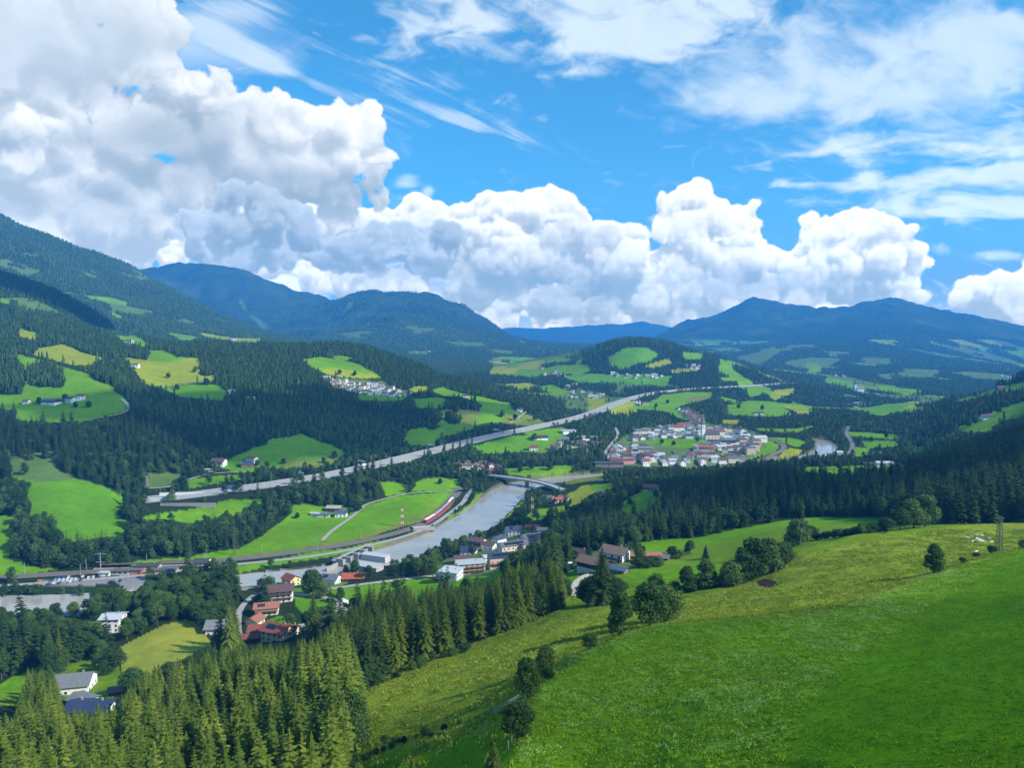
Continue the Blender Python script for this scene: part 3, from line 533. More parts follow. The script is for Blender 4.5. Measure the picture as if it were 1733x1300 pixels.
# code, nearest and farthest distance, outline in photo pixels; later ones lie over earlier ones
COVER = """
T 850 1550|1028,786 1024,770 1030,752 1060,736 1100,724 1150,716 1185,712 1215,718 1260,722 1300,742 1296,756 1266,778 1240,786 1190,792 1140,790 1080,790
T 1500 2100|1145,690 1160,694 1195,716 1188,722 1165,712 1145,702
T 1300 1700|546,636 580,641 620,643 650,645 660,655 700,664 690,670 660,668 625,668 590,662 565,655
Y 1500 2600|150,604 175,596 200,604 190,612 165,612
B 1300 2600|560,604 575,601 600,606 590,610 570,610
D 900 1500|700,676 740,672 760,680 740,692 705,690
B 800 1350|15,598 60,606 104,620 145,632 180,651 208,669 213,680 221,692 202,702 141,713 87,715 26,709 29,696 0,692 0,668 17,668 38,668 42,640 38,615
D 800 1350|-250,640 0,655 0,690 -250,710
F 800 1350|42,626 62,616 85,622 107,630 107,645 95,658 70,655 48,652
Y 1000 1500|52,600 66,589 78,588 104,582 139,596 170,607 152,619 120,617 97,613 80,606
Y 1200 1800|28,555 66,565 60,577 35,570
B 1700 2600|0,505 9,505 18,512 17,520 0,520
B 2200 3600|138,499 160,501 185,503 215,512 212,517 190,513 160,506
B 1900 3600|188,527 208,537 205,541 190,534
B 1500 2500|189,556 215,560 240,573 253,583 245,588 215,584 200,572
Y 1050 1800|205,607 222,605 253,610 255,593 278,593 302,604 338,606 338,628 345,637 362,635 366,642 340,648 323,648 270,656 245,648 228,630 218,612
B 1050 1800|253,593 278,593 302,604 315,606 290,612 256,612
D 950 1500|267,657 320,650 370,652 387,662 375,678 345,676 320,674 300,670
B 2100 3600|283,562 310,566 335,570 330,577 310,577
Y 2100 3600|338,562 395,572 443,573 440,580 400,579 345,569
B 1300 1900|509,608 541,604 580,610 611,618 632,630 647,639 620,641 580,639 552,634 528,622
Y 1300 1900|540,623 570,624 600,628 632,633 648,639 620,641 580,639 552,634
Y 1300 1900|690,658 705,654 722,653 724,662 700,664
B 1250 1900|728,660 749,655 790,668 832,676 866,683 868,692 835,690 810,682 780,672 745,669
D 1000 1600|600,668 640,668 690,668 685,678 640,680 610,678
B 950 1650|696,727 720,723 746,715 748,695 775,692 811,696 815,685 805,680 840,680 865,683 868,692 880,698 905,705 926,717 915,722 870,718 845,715 815,718 790,730 755,738 740,745 739,752 697,756 680,748
O 950 1650|750,694 775,692 811,696 812,712 795,722 765,712
O 950 1650|845,715 860,700 880,698 905,705 926,717 915,722 870,719
F 950 1650|752,712 770,704 783,708 780,716 760,719
F 950 1650|716,722 740,714 748,722 738,728 722,728
D 800 1150|388,778 427,761 462,744 500,736 516,733 540,745 566,757 592,763 575,776 562,787 525,792 470,793 440,790 430,800 395,800 375,790
O 800 1150|470,776 510,780 560,772 575,776 562,787 525,792 480,792
D 560 900|14,778 55,770 95,764 101,790 136,810 179,825 213,842 199,865 212,880 213,908 144,914 107,917 98,898 81,882 52,874 49,842 44,815 20,805
C 560 900|14,778 55,770 95,764 101,790 130,806 125,813 60,815 20,803
B 520 750|-250,880 0,875 50,876 27,883 17,905 17,950 60,962 115,962 60,972 0,977 -250,990
C 700 950|250,800 307,800 309,809 289,816 274,826 248,827
B 740 1000|306,820 330,811 365,805 420,802 415,812 370,818 330,825
B 600 860|215,882 255,870 300,865 343,859 387,847 447,846 452,853 436,868 369,877 317,886 285,881 250,881
B 530 900|223,951 323,943 404,928 442,909 455,898 480,880 495,866 492,856 515,853 600,862 617,855 677,838 765,832 770,838 762,852 712,880 663,897 573,926 504,938 404,946 323,956 226,960
H 530 900|404,936 470,929 540,918 600,908 660,888 712,868 745,850 762,848 762,856 714,882 663,897 573,926 504,938 404,946
O 530 900|404,941 470,934 540,924 600,913 660,893 712,873 745,855 762,850 762,856 714,882 663,897 573,926 504,938 404,946
B 790 1050|693,833 700,820 725,811 752,807 777,813 778,825 765,831 730,833
B 740 900|640,815 665,814 690,822 682,836 650,840
B 520 720|400,958 450,949 520,937 600,926 690,906 712,896 722,903 690,920 640,931 620,933 560,943 500,951 450,960 410,968
B 300 580|549,1000 615,988 712,977 740,985 800,978 858,962 856,977 830,995 760,1015 700,1030 640,1032 600,1020 575,1012
D 400 520|497,1012 545,1013 575,1027 538,1039 511,1041 497,1025
O 380 520|500,1060 540,1045 601,1032 590,1045 540,1060
D 400 520|440,1058 470,1042 500,1050 511,1058 470,1062 440,1070
M 330 430|202,1096 275,1061 316,1051 336,1056 358,1093 364,1104 330,1115 278,1135 249,1151 226,1143 207,1137
H 280 400|275,1160 342,1132 345,1145 300,1177 276,1182
B 280 430|-250,1230 -250,1150 0,1161 42,1135 87,1120 87,1138 65,1155 42,1195 0,1197
H 280 420|90,1140 140,1115 200,1120 210,1150 195,1180 230,1190 200,1215 130,1215 95,1170
P 20 470|2400,860 1900,869 1733,885 1600,888 1450,905 1330,930 1325,955 1280,975 1150,1007 1030,1020 950,1032 850,1072 700,1122 600,1168 605,1220 590,1290 590,1700 2400,1700
K 20 300|870,1318 880,1260 893,1215 908,1170 955,1125 1000,1100 1055,1078 1110,1062 1250,1050 1400,1038 1480,1012 1550,986 1640,956 1733,929 1950,880 2400,800 2400,1900 800,1900
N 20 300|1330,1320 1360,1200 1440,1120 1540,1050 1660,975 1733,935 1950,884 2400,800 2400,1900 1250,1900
H 250 480|950,1040 955,985 1050,950 1120,945 1235,938 1290,925 1400,895 1500,878 1560,886 1640,888 1450,920 1340,940 1325,965 1280,985 1150,1015 1030,1030
B 40 125|590,1330 600,1296 640,1274 700,1264 780,1252 850,1232 895,1225 880,1260 872,1330
R 200 340|1280,984 1296,981 1314,985 1318,992 1300,996 1282,993
W 150 340|1265,1018 1290,1013 1340,1016 1335,1024 1300,1026 1270,1024
B 330 560|1072,916 1167,912 1256,896 1320,881 1400,876 1480,876 1505,884 1480,893 1400,905 1340,915 1270,937 1235,947 1150,957 1120,952 1090,945 1075,930
H 330 560|1085,935 1167,930 1256,912 1320,895 1400,890 1470,888 1400,905 1340,915 1270,937 1235,947 1150,957 1110,950
B 290 440|1060,981 1072,966 1136,956 1199,950 1235,953 1200,965 1150,985 1135,997 1066,1002
B 290 430|948,960 967,963 990,982 995,1000 980,1023 955,1026 945,1010 955,985
B 560 800|1047,861 1062,845 1085,829 1126,833 1123,848 1100,862 1078,879 1060,872
Y 620 900|886,874 923,860 967,855 964,839 990,823 1040,820 1040,826 1002,839 983,852 967,863 929,877 901,882
B 620 900|886,874 915,862 950,858 960,866 929,877 901,882
B 620 900|1000,823 1040,819 1042,827 1010,834
B 760 960|1338,790 1380,786 1538,787 1540,797 1500,802 1400,802 1340,801
B 850 1250|1672,700 1719,683 1760,670 1760,700 1733,706 1694,712 1677,731 1626,734 1620,721 1651,713 1660,706
B 1050 1700|1613,679 1656,662 1715,649 1760,640 1760,655 1677,667 1626,680
B 950 1250|1543,757 1565,755 1568,768 1550,771
B 900 1500|1085,750 1119,744 1160,742 1203,745 1188,755 1165,759 1131,756
Y 900 1500|1203,767 1240,767 1230,772 1200,770
B 900 1500|1287,744 1310,748 1318,755 1315,764 1284,774 1266,777 1281,764 1296,757
B 900 1500|1300,740 1335,741 1368,748 1350,757 1337,754 1320,747
Y 900 1500|1307,775 1333,758 1359,762 1350,771
B 1350 2400|1061,692 1102,680 1119,669 1162,664 1206,664 1203,675 1165,683 1148,688 1160,700 1177,716 1145,706 1131,698 1102,694 1073,694
O 1350 2400|1165,683 1203,675 1206,668 1175,670 1160,680
B 1350 2400|1229,686 1275,683 1312,680 1330,692 1341,703 1304,706 1232,702
Y 1350 2400|1327,685 1362,688 1375,695 1370,702 1350,700
Y 1350 2600|1312,660 1347,657 1342,666 1325,672 1312,678 1300,672
D 1350 2600|1262,662 1290,660 1285,670 1268,672
Y 1250 2000|1220,711 1260,711 1246,717 1226,718
B 1150 1700|1275,725 1350,726 1376,719 1378,724 1350,732 1290,731
B 1100 1700|1431,730 1520,735 1520,744 1470,741 1436,738
D 1000 1600|1457,746 1520,746 1520,757 1465,759
B 1000 1500|1444,756 1474,759 1469,773 1444,774
D 1400 2600|1457,691 1500,684 1525,682 1562,682 1529,688 1499,704 1482,703 1465,698
B 850 1200|850,793 900,790 968,787 970,800 885,806 860,803
D 950 1450|798,756 867,738 895,736 954,724 968,728 954,742 899,766 815,767
B 1000 1500|880,730 954,724 968,728 954,738 905,738
O 900 1300|899,766 940,748 965,736 950,758 920,768
B 1900 3600|867,634 881,623 908,627 960,617 995,617 1000,627 985,632 933,634 898,639
B 1900 3600|922,613 943,604 967,608 964,613
B 1900 3600|853,618 870,615 878,620 858,623
D 1700 3000|950,637 1002,632 1068,637 1100,636 1140,636 1127,653 1100,652 1040,648 978,648
B 1500 2700|912,655 933,651 974,665 950,670 925,662
Y 1400 2400|992,674 1026,675 1023,686 999,686
B 2000 3200|1154,596 1186,598 1188,607 1161,609
D 2000 3200|1030,604 1060,590 1100,588 1120,598 1105,612 1060,618 1035,614
Y 2000 3200|1093,620 1135,607 1140,615 1110,622
B 2000 3200|1216,639 1254,639 1245,645 1222,645
Y 2000 3200|1135,626 1186,622 1182,628 1140,632
C 3000 7500|1254,603 1305,586 1321,594 1305,606 1288,618 1265,612
C 3000 7500|1326,615 1364,605 1423,607 1410,615 1400,622 1370,624 1345,622
B 2500 7500|1364,612 1389,618 1392,630 1365,632
C 3000 7500|1455,605 1508,607 1503,617 1465,614
C 2500 7500|1525,624 1592,626 1584,639 1524,638
B 2200 6000|1398,639 1448,647 1423,652 1396,648
C 2500 6000|1491,634 1520,632 1508,642 1490,640
C 2500 6000|1456,648 1480,650 1490,656 1465,655
C 2500 6000|1620,628 1700,634 1733,640 1720,645 1640,640
C 4500 9000|585,510 596,512 583,540 576,540
C 4500 9500|426,534 440,537 459,556 448,560 436,552
C 4500 9500|409,506 414,508 424,528 418,527
C 3500 8000|690,551 712,555 739,556 725,560 708,565
C 2800 7000|754,578 812,580 822,586 777,586
C 2800 7000|566,565 600,561 607,565 590,573
C 2800 7000|830,590 870,594 865,600 835,597
C 2800 6000|690,594 730,594 725,600 695,600
L 380 560|455,1000 470,985 500,972 560,968 600,978 560,1000 545,1012 500,1012 470,1022
T 420 720|730,970 745,950 790,930 830,905 870,895 925,903 930,915 900,925 860,950 850,968 800,978 745,985
T 300 470|955,955 975,935 1020,920 1065,930 1130,935 1125,948 1085,952 1060,968 1010,970 975,965
T 280 420|855,990 900,980 935,990 940,1010 900,1015 860,1010
G 480 650|400,985 450,968 520,962 560,955 590,940 600,950 560,975 500,985 450,990 410,1000
G 480 640|-250,1018 0,1015 60,1014 150,1013 200,1013 200,1018 0,1021
A 500 640|60,985 190,975 230,970 250,975 230,1005 215,1000 195,985 120,994 60,994
G 800 1000|240,845 300,830 380,832 440,824 440,832 330,850 270,862 250,862
H 530 1100|640,930 700,912 745,890 790,855 812,830 822,832 806,855 774,874 750,895 712,912 660,928
Y 650 900|843,890 880,850 893,835 890,850 866,872 850,890
O 850 1200|925,806 1020,800 1020,812 960,822 925,815
O 850 1200|850,801 880,806 930,803 990,800 985,806 930,812
"""
def parse_cover():
    out = []
    for ln in COVER.strip().splitlines():
        h, p = ln.split('|'); c, a, b = h.split()
        out.append((c, float(a), float(b), np.array([[float(v) for v in q.split(',')] for q in p.split()])))
    return out
COVERS = parse_cover()
CODES = 'F' + ''.join(k for k in PAL if k != 'F')
def inpoly(px, py, P):
    r = np.zeros(px.shape, bool); j = len(P) - 1
    for i in range(len(P)):
        xi, yi = P[i]; xj, yj = P[j]
        if yi != yj:
            c = ((yi > py) != (yj > py)) & (px < (xj - xi) * (py - yi) / (yj - yi) + xi)
            r ^= c
        j = i
    return r
def cover_code(x, y, h):
    """integer land-cover class of ground points"""
    # uneven borders: look the class up a little to one side
    wx = 3.5 * vnoise(x / 22, y / 22, 71); wy = 3.5 * vnoise(x / 22, y / 22, 73)
    k = np.clip((y - 150) / 500, 0.12, 1.5)
    kf = 26 * sstep(1300, 4500, y); wx = wx + kf * fbm(x / 240, y / 240, 75, 3); wy = wy + kf * 1.6 * fbm(x / 240, y / 240, 78, 3)
    px, py, _ = world2pix(x + wx * k, y + wy * k, h)
    out = np.zeros(x.shape, np.int8)
    for c, a, b, P in COVERS:
        lo = P.min(0); hi = P.max(0)
        m = (y > a) & (y < b) & (px > lo[0]) & (px < hi[0]) & (py > lo[1]) & (py < hi[1])
        if m.any():
            idx = np.nonzero(m); ok = inpoly(px[idx], py[idx], P)
            out[tuple(i[ok] for i in idx)] = CODES.index(c)
    # small clearings and farm meadows all over the middle and far valley
    m = (out == 0) & (y > 1500) & (y < 8500) & (h < 330) & (px > 830) & (py > 575)
    if m.any():
        idx = np.nonzero(m); xx, yy2 = x[idx], y[idx]; sc = np.clip(yy2 / 2600, .8, 2.0)
        n = fbm(xx / 190, yy2 / 260, 510, 4, .5); n2 = fbm(xx / 700, yy2 / 900, 520, 2)
        f = n + .5 * n2 > np.where(yy2 > 3000, .08, .10) + .6 * ((px[idx] > 985) & (px[idx] < 1215) & (py[idx] < 634) & (yy2 < 3200))
        c = np.where(vnoise(xx / 400, yy2 / 400, 530) > .1, CODES.index('B'), CODES.index('C')); c = np.where(vnoise(xx / 300, yy2 / 300, 531) > .45, CODES.index('Y'), c)
        out[tuple(i[f] for i in idx)] = c[f]
    m = (out == 0) & (y > 1500) & (y < 5000) & (px < 700) & (py < 600) & (h > 150)
    if m.any():
        idx = np.nonzero(m); xx, yy2 = x[idx], y[idx]
        f = fbm(xx / 150, yy2 / 220, 540, 4, .5) > .42
        out[tuple(i[f] for i in idx)] = CODES.index('C')
    return out
def cover_color(x, y, h, px=None, py=None, code=None):
    code = cover_code(x, y, h) if code is None else code
    pal = np.array([PAL[c] for c in CODES])
    return pal[code]
# ------------------------------------------------------------------ object helpers
def tag(o, label=None, cat=None, group=None, kind=None):
    if label: o['label'] = label
    if cat: o['category'] = cat
    if group: o['group'] = group
    if kind: o['kind'] = kind
    return o
def mesh_np(name, V, faces, mats=None, midx=None, smooth=False):
    """mesh from arrays; faces: (n,k) int array or list of such arrays"""
    me = bpy.data.meshes.new(name)
    fl = faces if isinstance(faces, list) else [faces]
    fl = [np.asarray(f, np.int32) for f in fl if len(f)]
    V = np.asarray(V, np.float32)
    me.vertices.add(len(V)); me.vertices.foreach_set('co', V.ravel())
    nl = sum(f.size for f in fl); nf = sum(len(f) for f in fl)
    me.loops.add(nl); me.loops.foreach_set('vertex_index', np.concatenate([f.ravel() for f in fl]))
    me.polygons.add(nf)
    ln = np.concatenate([np.full(len(f), f.shape[1], np.int32) for f in fl])
    st = np.concatenate([[0], np.cumsum(ln)[:-1]]).astype(np.int32)
    me.polygons.foreach_set('loop_start', st); me.polygons.foreach_set('loop_total', ln)
    me.polygons.foreach_set('use_smooth', np.full(nf, smooth))
    if midx is not None: me.polygons.foreach_set('material_index', np.asarray(midx, np.int32))
    for m in (mats or []): me.materials.append(m)
    me.update(calc_edges=True)
    return me
def link(name, me, parent=None, loc=None, rot=None, scale=None):
    o = bpy.data.objects.new(name, me); COL.objects.link(o)
    if loc is not None: o.location = loc
    if rot is not None: o.rotation_euler = (0, 0, rot)
    if scale is not None: o.scale = scale if hasattr(scale, '__len__') else (scale,) * 3
    if parent is not None: o.parent = parent
    return o
def empty(name, loc, rot=0.0, scale=1.0):
    o = link(name, None, None, loc, rot, scale); o.empty_display_size = 0.5
    return o
class MB:
    """collects boxes, prisms and tubes into one mesh"""
    def __init__(s): s.v = []; s.f = []; s.m = []; s.mi = 0
    def poly(s, P, F):
        k = len(s.v); s.v += [tuple(p) for p in P]; s.f += [[k + i for i in f] for f in F]; s.m += [s.mi] * len(F)
    def box(s, x0, x1, y0, y1, z0, z1, rot=0.0, c=(0, 0)):
        P = [(x, y, z) for z in (z0, z1) for y in (y0, y1) for x in (x0, x1)]
        if rot:
            q, w = math.cos(rot), math.sin(rot); P = [(c[0] + (x - c[0]) * q - (y - c[1]) * w, c[1] + (x - c[0]) * w + (y - c[1]) * q, z) for x, y, z in P]
        s.poly(P, [(0, 2, 3, 1), (4, 5, 7, 6), (0, 1, 5, 4), (2, 6, 7, 3), (0, 4, 6, 2), (1, 3, 7, 5)]); return s
    def tube(s, a, b, r0, r1=None, n=6):
        r1 = r0 if r1 is None else r1
        a = Vector(a); b = Vector(b); d = (b - a).normalized(); u = d.orthogonal().normalized(); w = d.cross(u)
        P = []
        for p, r in ((a, r0), (b, r1)):
            for i in range(n):
                t = 2 * math.pi * i / n; P.append(p + u * (r * math.cos(t)) + w * (r * math.sin(t)))
        F = [(i, (i + 1) % n, n + (i + 1) % n, n + i) for i in range(n)] + [tuple(range(n))[::-1], tuple(range(n, 2 * n))]
        s.poly(P, F); return s
    def mesh(s, name, mats=()):
        me = bpy.data.meshes.new(name); me.from_pydata(s.v, [], s.f)
        for m in mats: me.materials.append(m)
        if len(mats) > 1: me.polygons.foreach_set('material_index', s.m)
        me.update(); return me
    def build(s, name, mat, parent=None, **k): return link(name, s.mesh(name, mat if isinstance(mat, (list, tuple)) else [mat]), parent, **k)
def mat_plain(name, col, rough=0.7, var=0.12, scale=1.5, metal=0.0, bump=0.0, spec=0.3, rand=0.0, bscale=None):
    m = bpy.data.materials.new(name); m.use_nodes = True; nt = m.node_tree; nt.nodes.clear(); L = nt.links.new
    out = node(nt, 'ShaderNodeOutputMaterial'); p = node(nt, 'ShaderNodeBsdfPrincipled'); L(p.outputs[0], out.inputs[0])
    p.inputs['Roughness'].default_value = rough; p.inputs['Metallic'].default_value = metal; p.inputs['Specular IOR Level'].default_value = spec
    tc = node(nt, 'ShaderNodeTexCoord'); nz = node(nt, 'ShaderNodeTexNoise', i_Scale=scale, i_Detail=4.0); L(tc.outputs['Object'], nz.inputs['Vector'])
    mr = node(nt, 'ShaderNodeMapRange'); mr.inputs[3].default_value = 1 - var; mr.inputs[4].default_value = 1 + var; mr.inputs[1].default_value = .25; mr.inputs[2].default_value = .75; L(nz.outputs[0], mr.inputs[0])
    fac = mr.outputs[0]
    if rand:
        oi = node(nt, 'ShaderNodeObjectInfo'); m2 = node(nt, 'ShaderNodeMapRange'); m2.inputs[3].default_value = 1 - rand; m2.inputs[4].default_value = 1 + rand; L(oi.outputs['Random'], m2.inputs[0])
        mm = node(nt, 'ShaderNodeMath', operation='MULTIPLY'); L(fac, mm.inputs[0]); L(m2.outputs[0], mm.inputs[1]); fac = mm.outputs[0]
    vm = node(nt, 'ShaderNodeVectorMath', operation='SCALE'); vm.inputs[0].default_value = col[:3]; L(fac, vm.inputs['Scale']); L(vm.outputs[0], p.inputs['Base Color'])
    if bump:
        n2 = node(nt, 'ShaderNodeTexNoise', i_Scale=bscale or scale * 4, i_Detail=3.0); L(tc.outputs['Object'], n2.inputs['Vector'])
        b = node(nt, 'ShaderNodeBump'); b.inputs['Distance'].default_value = bump; L(n2.outputs[0], b.inputs['Height']); L(b.outputs[0], p.inputs['Normal'])
    return m

# ------------------------------------------------------------------ roads first: they grade the ground
def hit(px, py, lo=25.0, hi=16000.0, carve=False):
    """first ground point met by the sight line through photo pixel (px, py)"""
    d = pixray(px, py); ys = np.exp(np.linspace(math.log(lo), math.log(hi), 1500))
    X = d[0] / d[1] * ys; Zr = CAMZ + d[2] / d[1] * ys
    H = height(X, ys, carve); b = np.nonzero(H > Zr)[0]
    i = b[0] if len(b) else int(np.argmin(Zr - H))
    if i == 0 or not len(b): return np.array([X[i], ys[i], H[i]])
    g0 = Zr[i - 1] - H[i - 1]; g1 = Zr[i] - H[i]; t = g0 / (g0 - g1 + 1e-9)
    y = ys[i - 1] + (ys[i] - ys[i - 1]) * t; x = d[0] / d[1] * y
    return np.array([x, y, float(height(np.array([x]), np.array([y]), carve)[0])])
def road_line(txt, dists=None, lo=25, zs=3):
    P = []
    for k, s in enumerate(txt.split()):
        v = [float(q) for q in s.split(',')]
        if len(v) == 3: P.append(pix2world(np.array(v[0]), np.array(v[1]), np.array(v[2])))
        else: P.append(hit(v[0], v[1], lo))
    P = chaikin(np.array(P), 2)
    for _ in range(zs): P[1:-1, 2] = (P[:-2, 2] + P[1:-1, 2] * 2 + P[2:, 2]) / 4
    return P
ROADS = []
def road(kind, width, txt, lo=25, blend=6.0, flat=True, zs=4, dz=0.0):
    P = road_line(txt, lo=lo, zs=zs); P[:, 2] += dz
    ROADS.append((kind, width, P))
    if flat: FLAT.append((P, width * 0.5 + 1.2, blend))
    return P
MW = road('motorway', 29, "236,848,760 300,842,775 400,829,800 500,815,830 600,797,885 720,767,1000 830,739,1150 940,717,1310 1000,702,1450 1040,684,1630 1090,668,1850 1150,660,1980 1205,656,2080 1270,654,2220 1340,648,2420", blend=14)
RW = road('railway', 11, "-300,984 0,979 60,974 170,968 330,953 430,944 500,935 600,920 690,898 722,884 745,868 763,848 772,836 780,826", lo=440, blend=8)
road('road', 5.5, "-200,1000 0,993 150,982 240,975 330,963 430,953 520,944 600,930 690,908 735,888 757,872 784,852 791,838 800,828", lo=440, blend=4)
road('road', 4, "545,916 560,900 590,880 611,862 617,855 650,845 690,835 730,833 765,832 790,827", lo=500, blend=3)
road('road', 4, "250,827 284,826 300,818 345,804 380,800 420,799", lo=600, blend=3)
road('path', 3, "15,776 55,770 95,764", lo=500, blend=3)
road('path', 3.5, "141,713 202,702 221,693 213,681 206,675", lo=700, blend=3)
road('path', 3, "270,657 300,653 323,648 345,640", lo=900, blend=3)
road('road', 4.5, "601,1034 575,1030 548,1046 511,1060 480,1068 445,1078", lo=330, blend=3)
road('road', 4, "575,1030 575,1018 545,1011 520,1008 490,1006", lo=330, blend=3)
road('road', 4, "549,999 615,989 712,978 745,974", lo=400, blend=3)
road('road', 4, "430,1008 415,1020 404,1036 402,1060 405,1085", lo=330, blend=3)
road('road', 9, "640,768 700,786 750,798 790,801", lo=700, blend=4)
road('road', 7, "1010,815 1100,806", lo=700, blend=4)
road('railway', 9, "1225,796 1270,785 1305,772 1326,762 1328,754 1312,746 1290,740", lo=800, blend=6)
road('road', 8, "1400,778 1438,768 1444,756 1440,745 1432,736 1436,722", lo=800, blend=6)
road('road', 5, "1022,770 1034,752 1048,738 1042,724", lo=900, blend=5)
road('path', 3.5, "846,727 865,715 880,706 890,697", lo=900, blend=3)
road('path', 3.5, "970,1010 972,990 990,975 1010,972", lo=300, blend=3)
print('roads', round(time.time() - T_START, 1))

# ------------------------------------------------------------------ ground sheet
def strip_cols(): 
    a = np.linspace(-0.77, 0.77, 1101)
    b = 0.77 + np.linspace(0, 1, 34)[1:] ** 1.3 * 0.4
    return np.concatenate([-b[::-1], a, b])
GX = strip_cols(); GL = np.exp(np.concatenate([np.linspace(math.log(15), math.log(45), 60)[:-1], np.linspace(math.log(45), math.log(16300), 960)]))
GY = GL[:, None] + 0 * GX[None]; GXX = GX[None] * GY
GH = height(GXX, GY)
GCODE = cover_code(GXX, GY, GH)
print('ground', GH.shape, round(time.time() - T_START, 1))
def ground_mesh():
    n, m = GH.shape
    V = np.stack([GXX, GY, GH], -1).reshape(-1, 3)
    i = np.arange(n * m).reshape(n, m)
    Fq = np.stack([i[:-1, :-1], i[:-1, 1:], i[1:, 1:], i[1:, :-1]], -1).reshape(-1, 4)
    me = mesh_np("ground", V, Fq, [ground_mat()], smooth=True)
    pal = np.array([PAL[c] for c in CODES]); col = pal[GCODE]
    # river bed and muddy banks
    mm = (GY > 430) & (GY < 2300) & (GH < 90)
    rv = np.full(GH.shape, 1e3); r, v = dist_line(GXX[mm], GY[mm], RIVS); rv[mm] = r - v[:, 0] * .5
    k = (1 - sstep(0, 6, rv))[..., None]; col = col * (1 - k) + np.array([.13, .13, .085]) * k
    # pale clearings and lit patches of the far slopes, the light put into the cover colour
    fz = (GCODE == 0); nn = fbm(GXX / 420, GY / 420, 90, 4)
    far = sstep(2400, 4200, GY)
    t = (.9 - .55 * sstep(5500, 7500, GY))[..., None] * (sstep(.05, .5, nn) * far * fz)[..., None]  # weaker on the farthest slopes, their cloud shade kept in the colour
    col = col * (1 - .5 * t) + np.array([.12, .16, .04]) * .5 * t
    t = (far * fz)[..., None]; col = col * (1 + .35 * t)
    rgba = np.concatenate([col, np.ones(col.shape[:2] + (1,))], -1).astype(np.float32)
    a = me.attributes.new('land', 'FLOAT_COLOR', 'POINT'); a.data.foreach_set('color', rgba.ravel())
    g = np.zeros(col.shape, np.float32)
    g[..., 0] = np.isin(GCODE, [CODES.index(c) for c in 'BDYOHPNKMLWC'])          # grass
    g[..., 1] = (GCODE == CODES.index('K'))                                        # pale flowers
    g[..., 2] = np.isin(GCODE, [CODES.index(c) for c in 'POW'])                     # rough pasture
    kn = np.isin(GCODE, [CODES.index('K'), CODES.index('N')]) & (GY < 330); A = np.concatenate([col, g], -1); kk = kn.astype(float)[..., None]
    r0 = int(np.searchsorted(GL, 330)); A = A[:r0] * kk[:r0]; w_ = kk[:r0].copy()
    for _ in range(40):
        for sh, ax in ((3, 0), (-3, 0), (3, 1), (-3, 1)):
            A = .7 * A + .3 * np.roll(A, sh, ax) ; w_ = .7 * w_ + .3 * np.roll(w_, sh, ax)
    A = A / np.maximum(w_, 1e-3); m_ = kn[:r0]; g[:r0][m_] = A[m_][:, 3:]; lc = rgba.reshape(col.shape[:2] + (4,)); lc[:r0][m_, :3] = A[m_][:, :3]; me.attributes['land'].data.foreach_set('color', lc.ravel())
    a = me.attributes.new('turf', 'FLOAT_VECTOR', 'POINT'); a.data.foreach_set('vector', g.ravel())
    o = link("ground", me); tag(o, "grassy alpine valley floor and hillsides with meadows and forest soil", kind='structure')
    return o
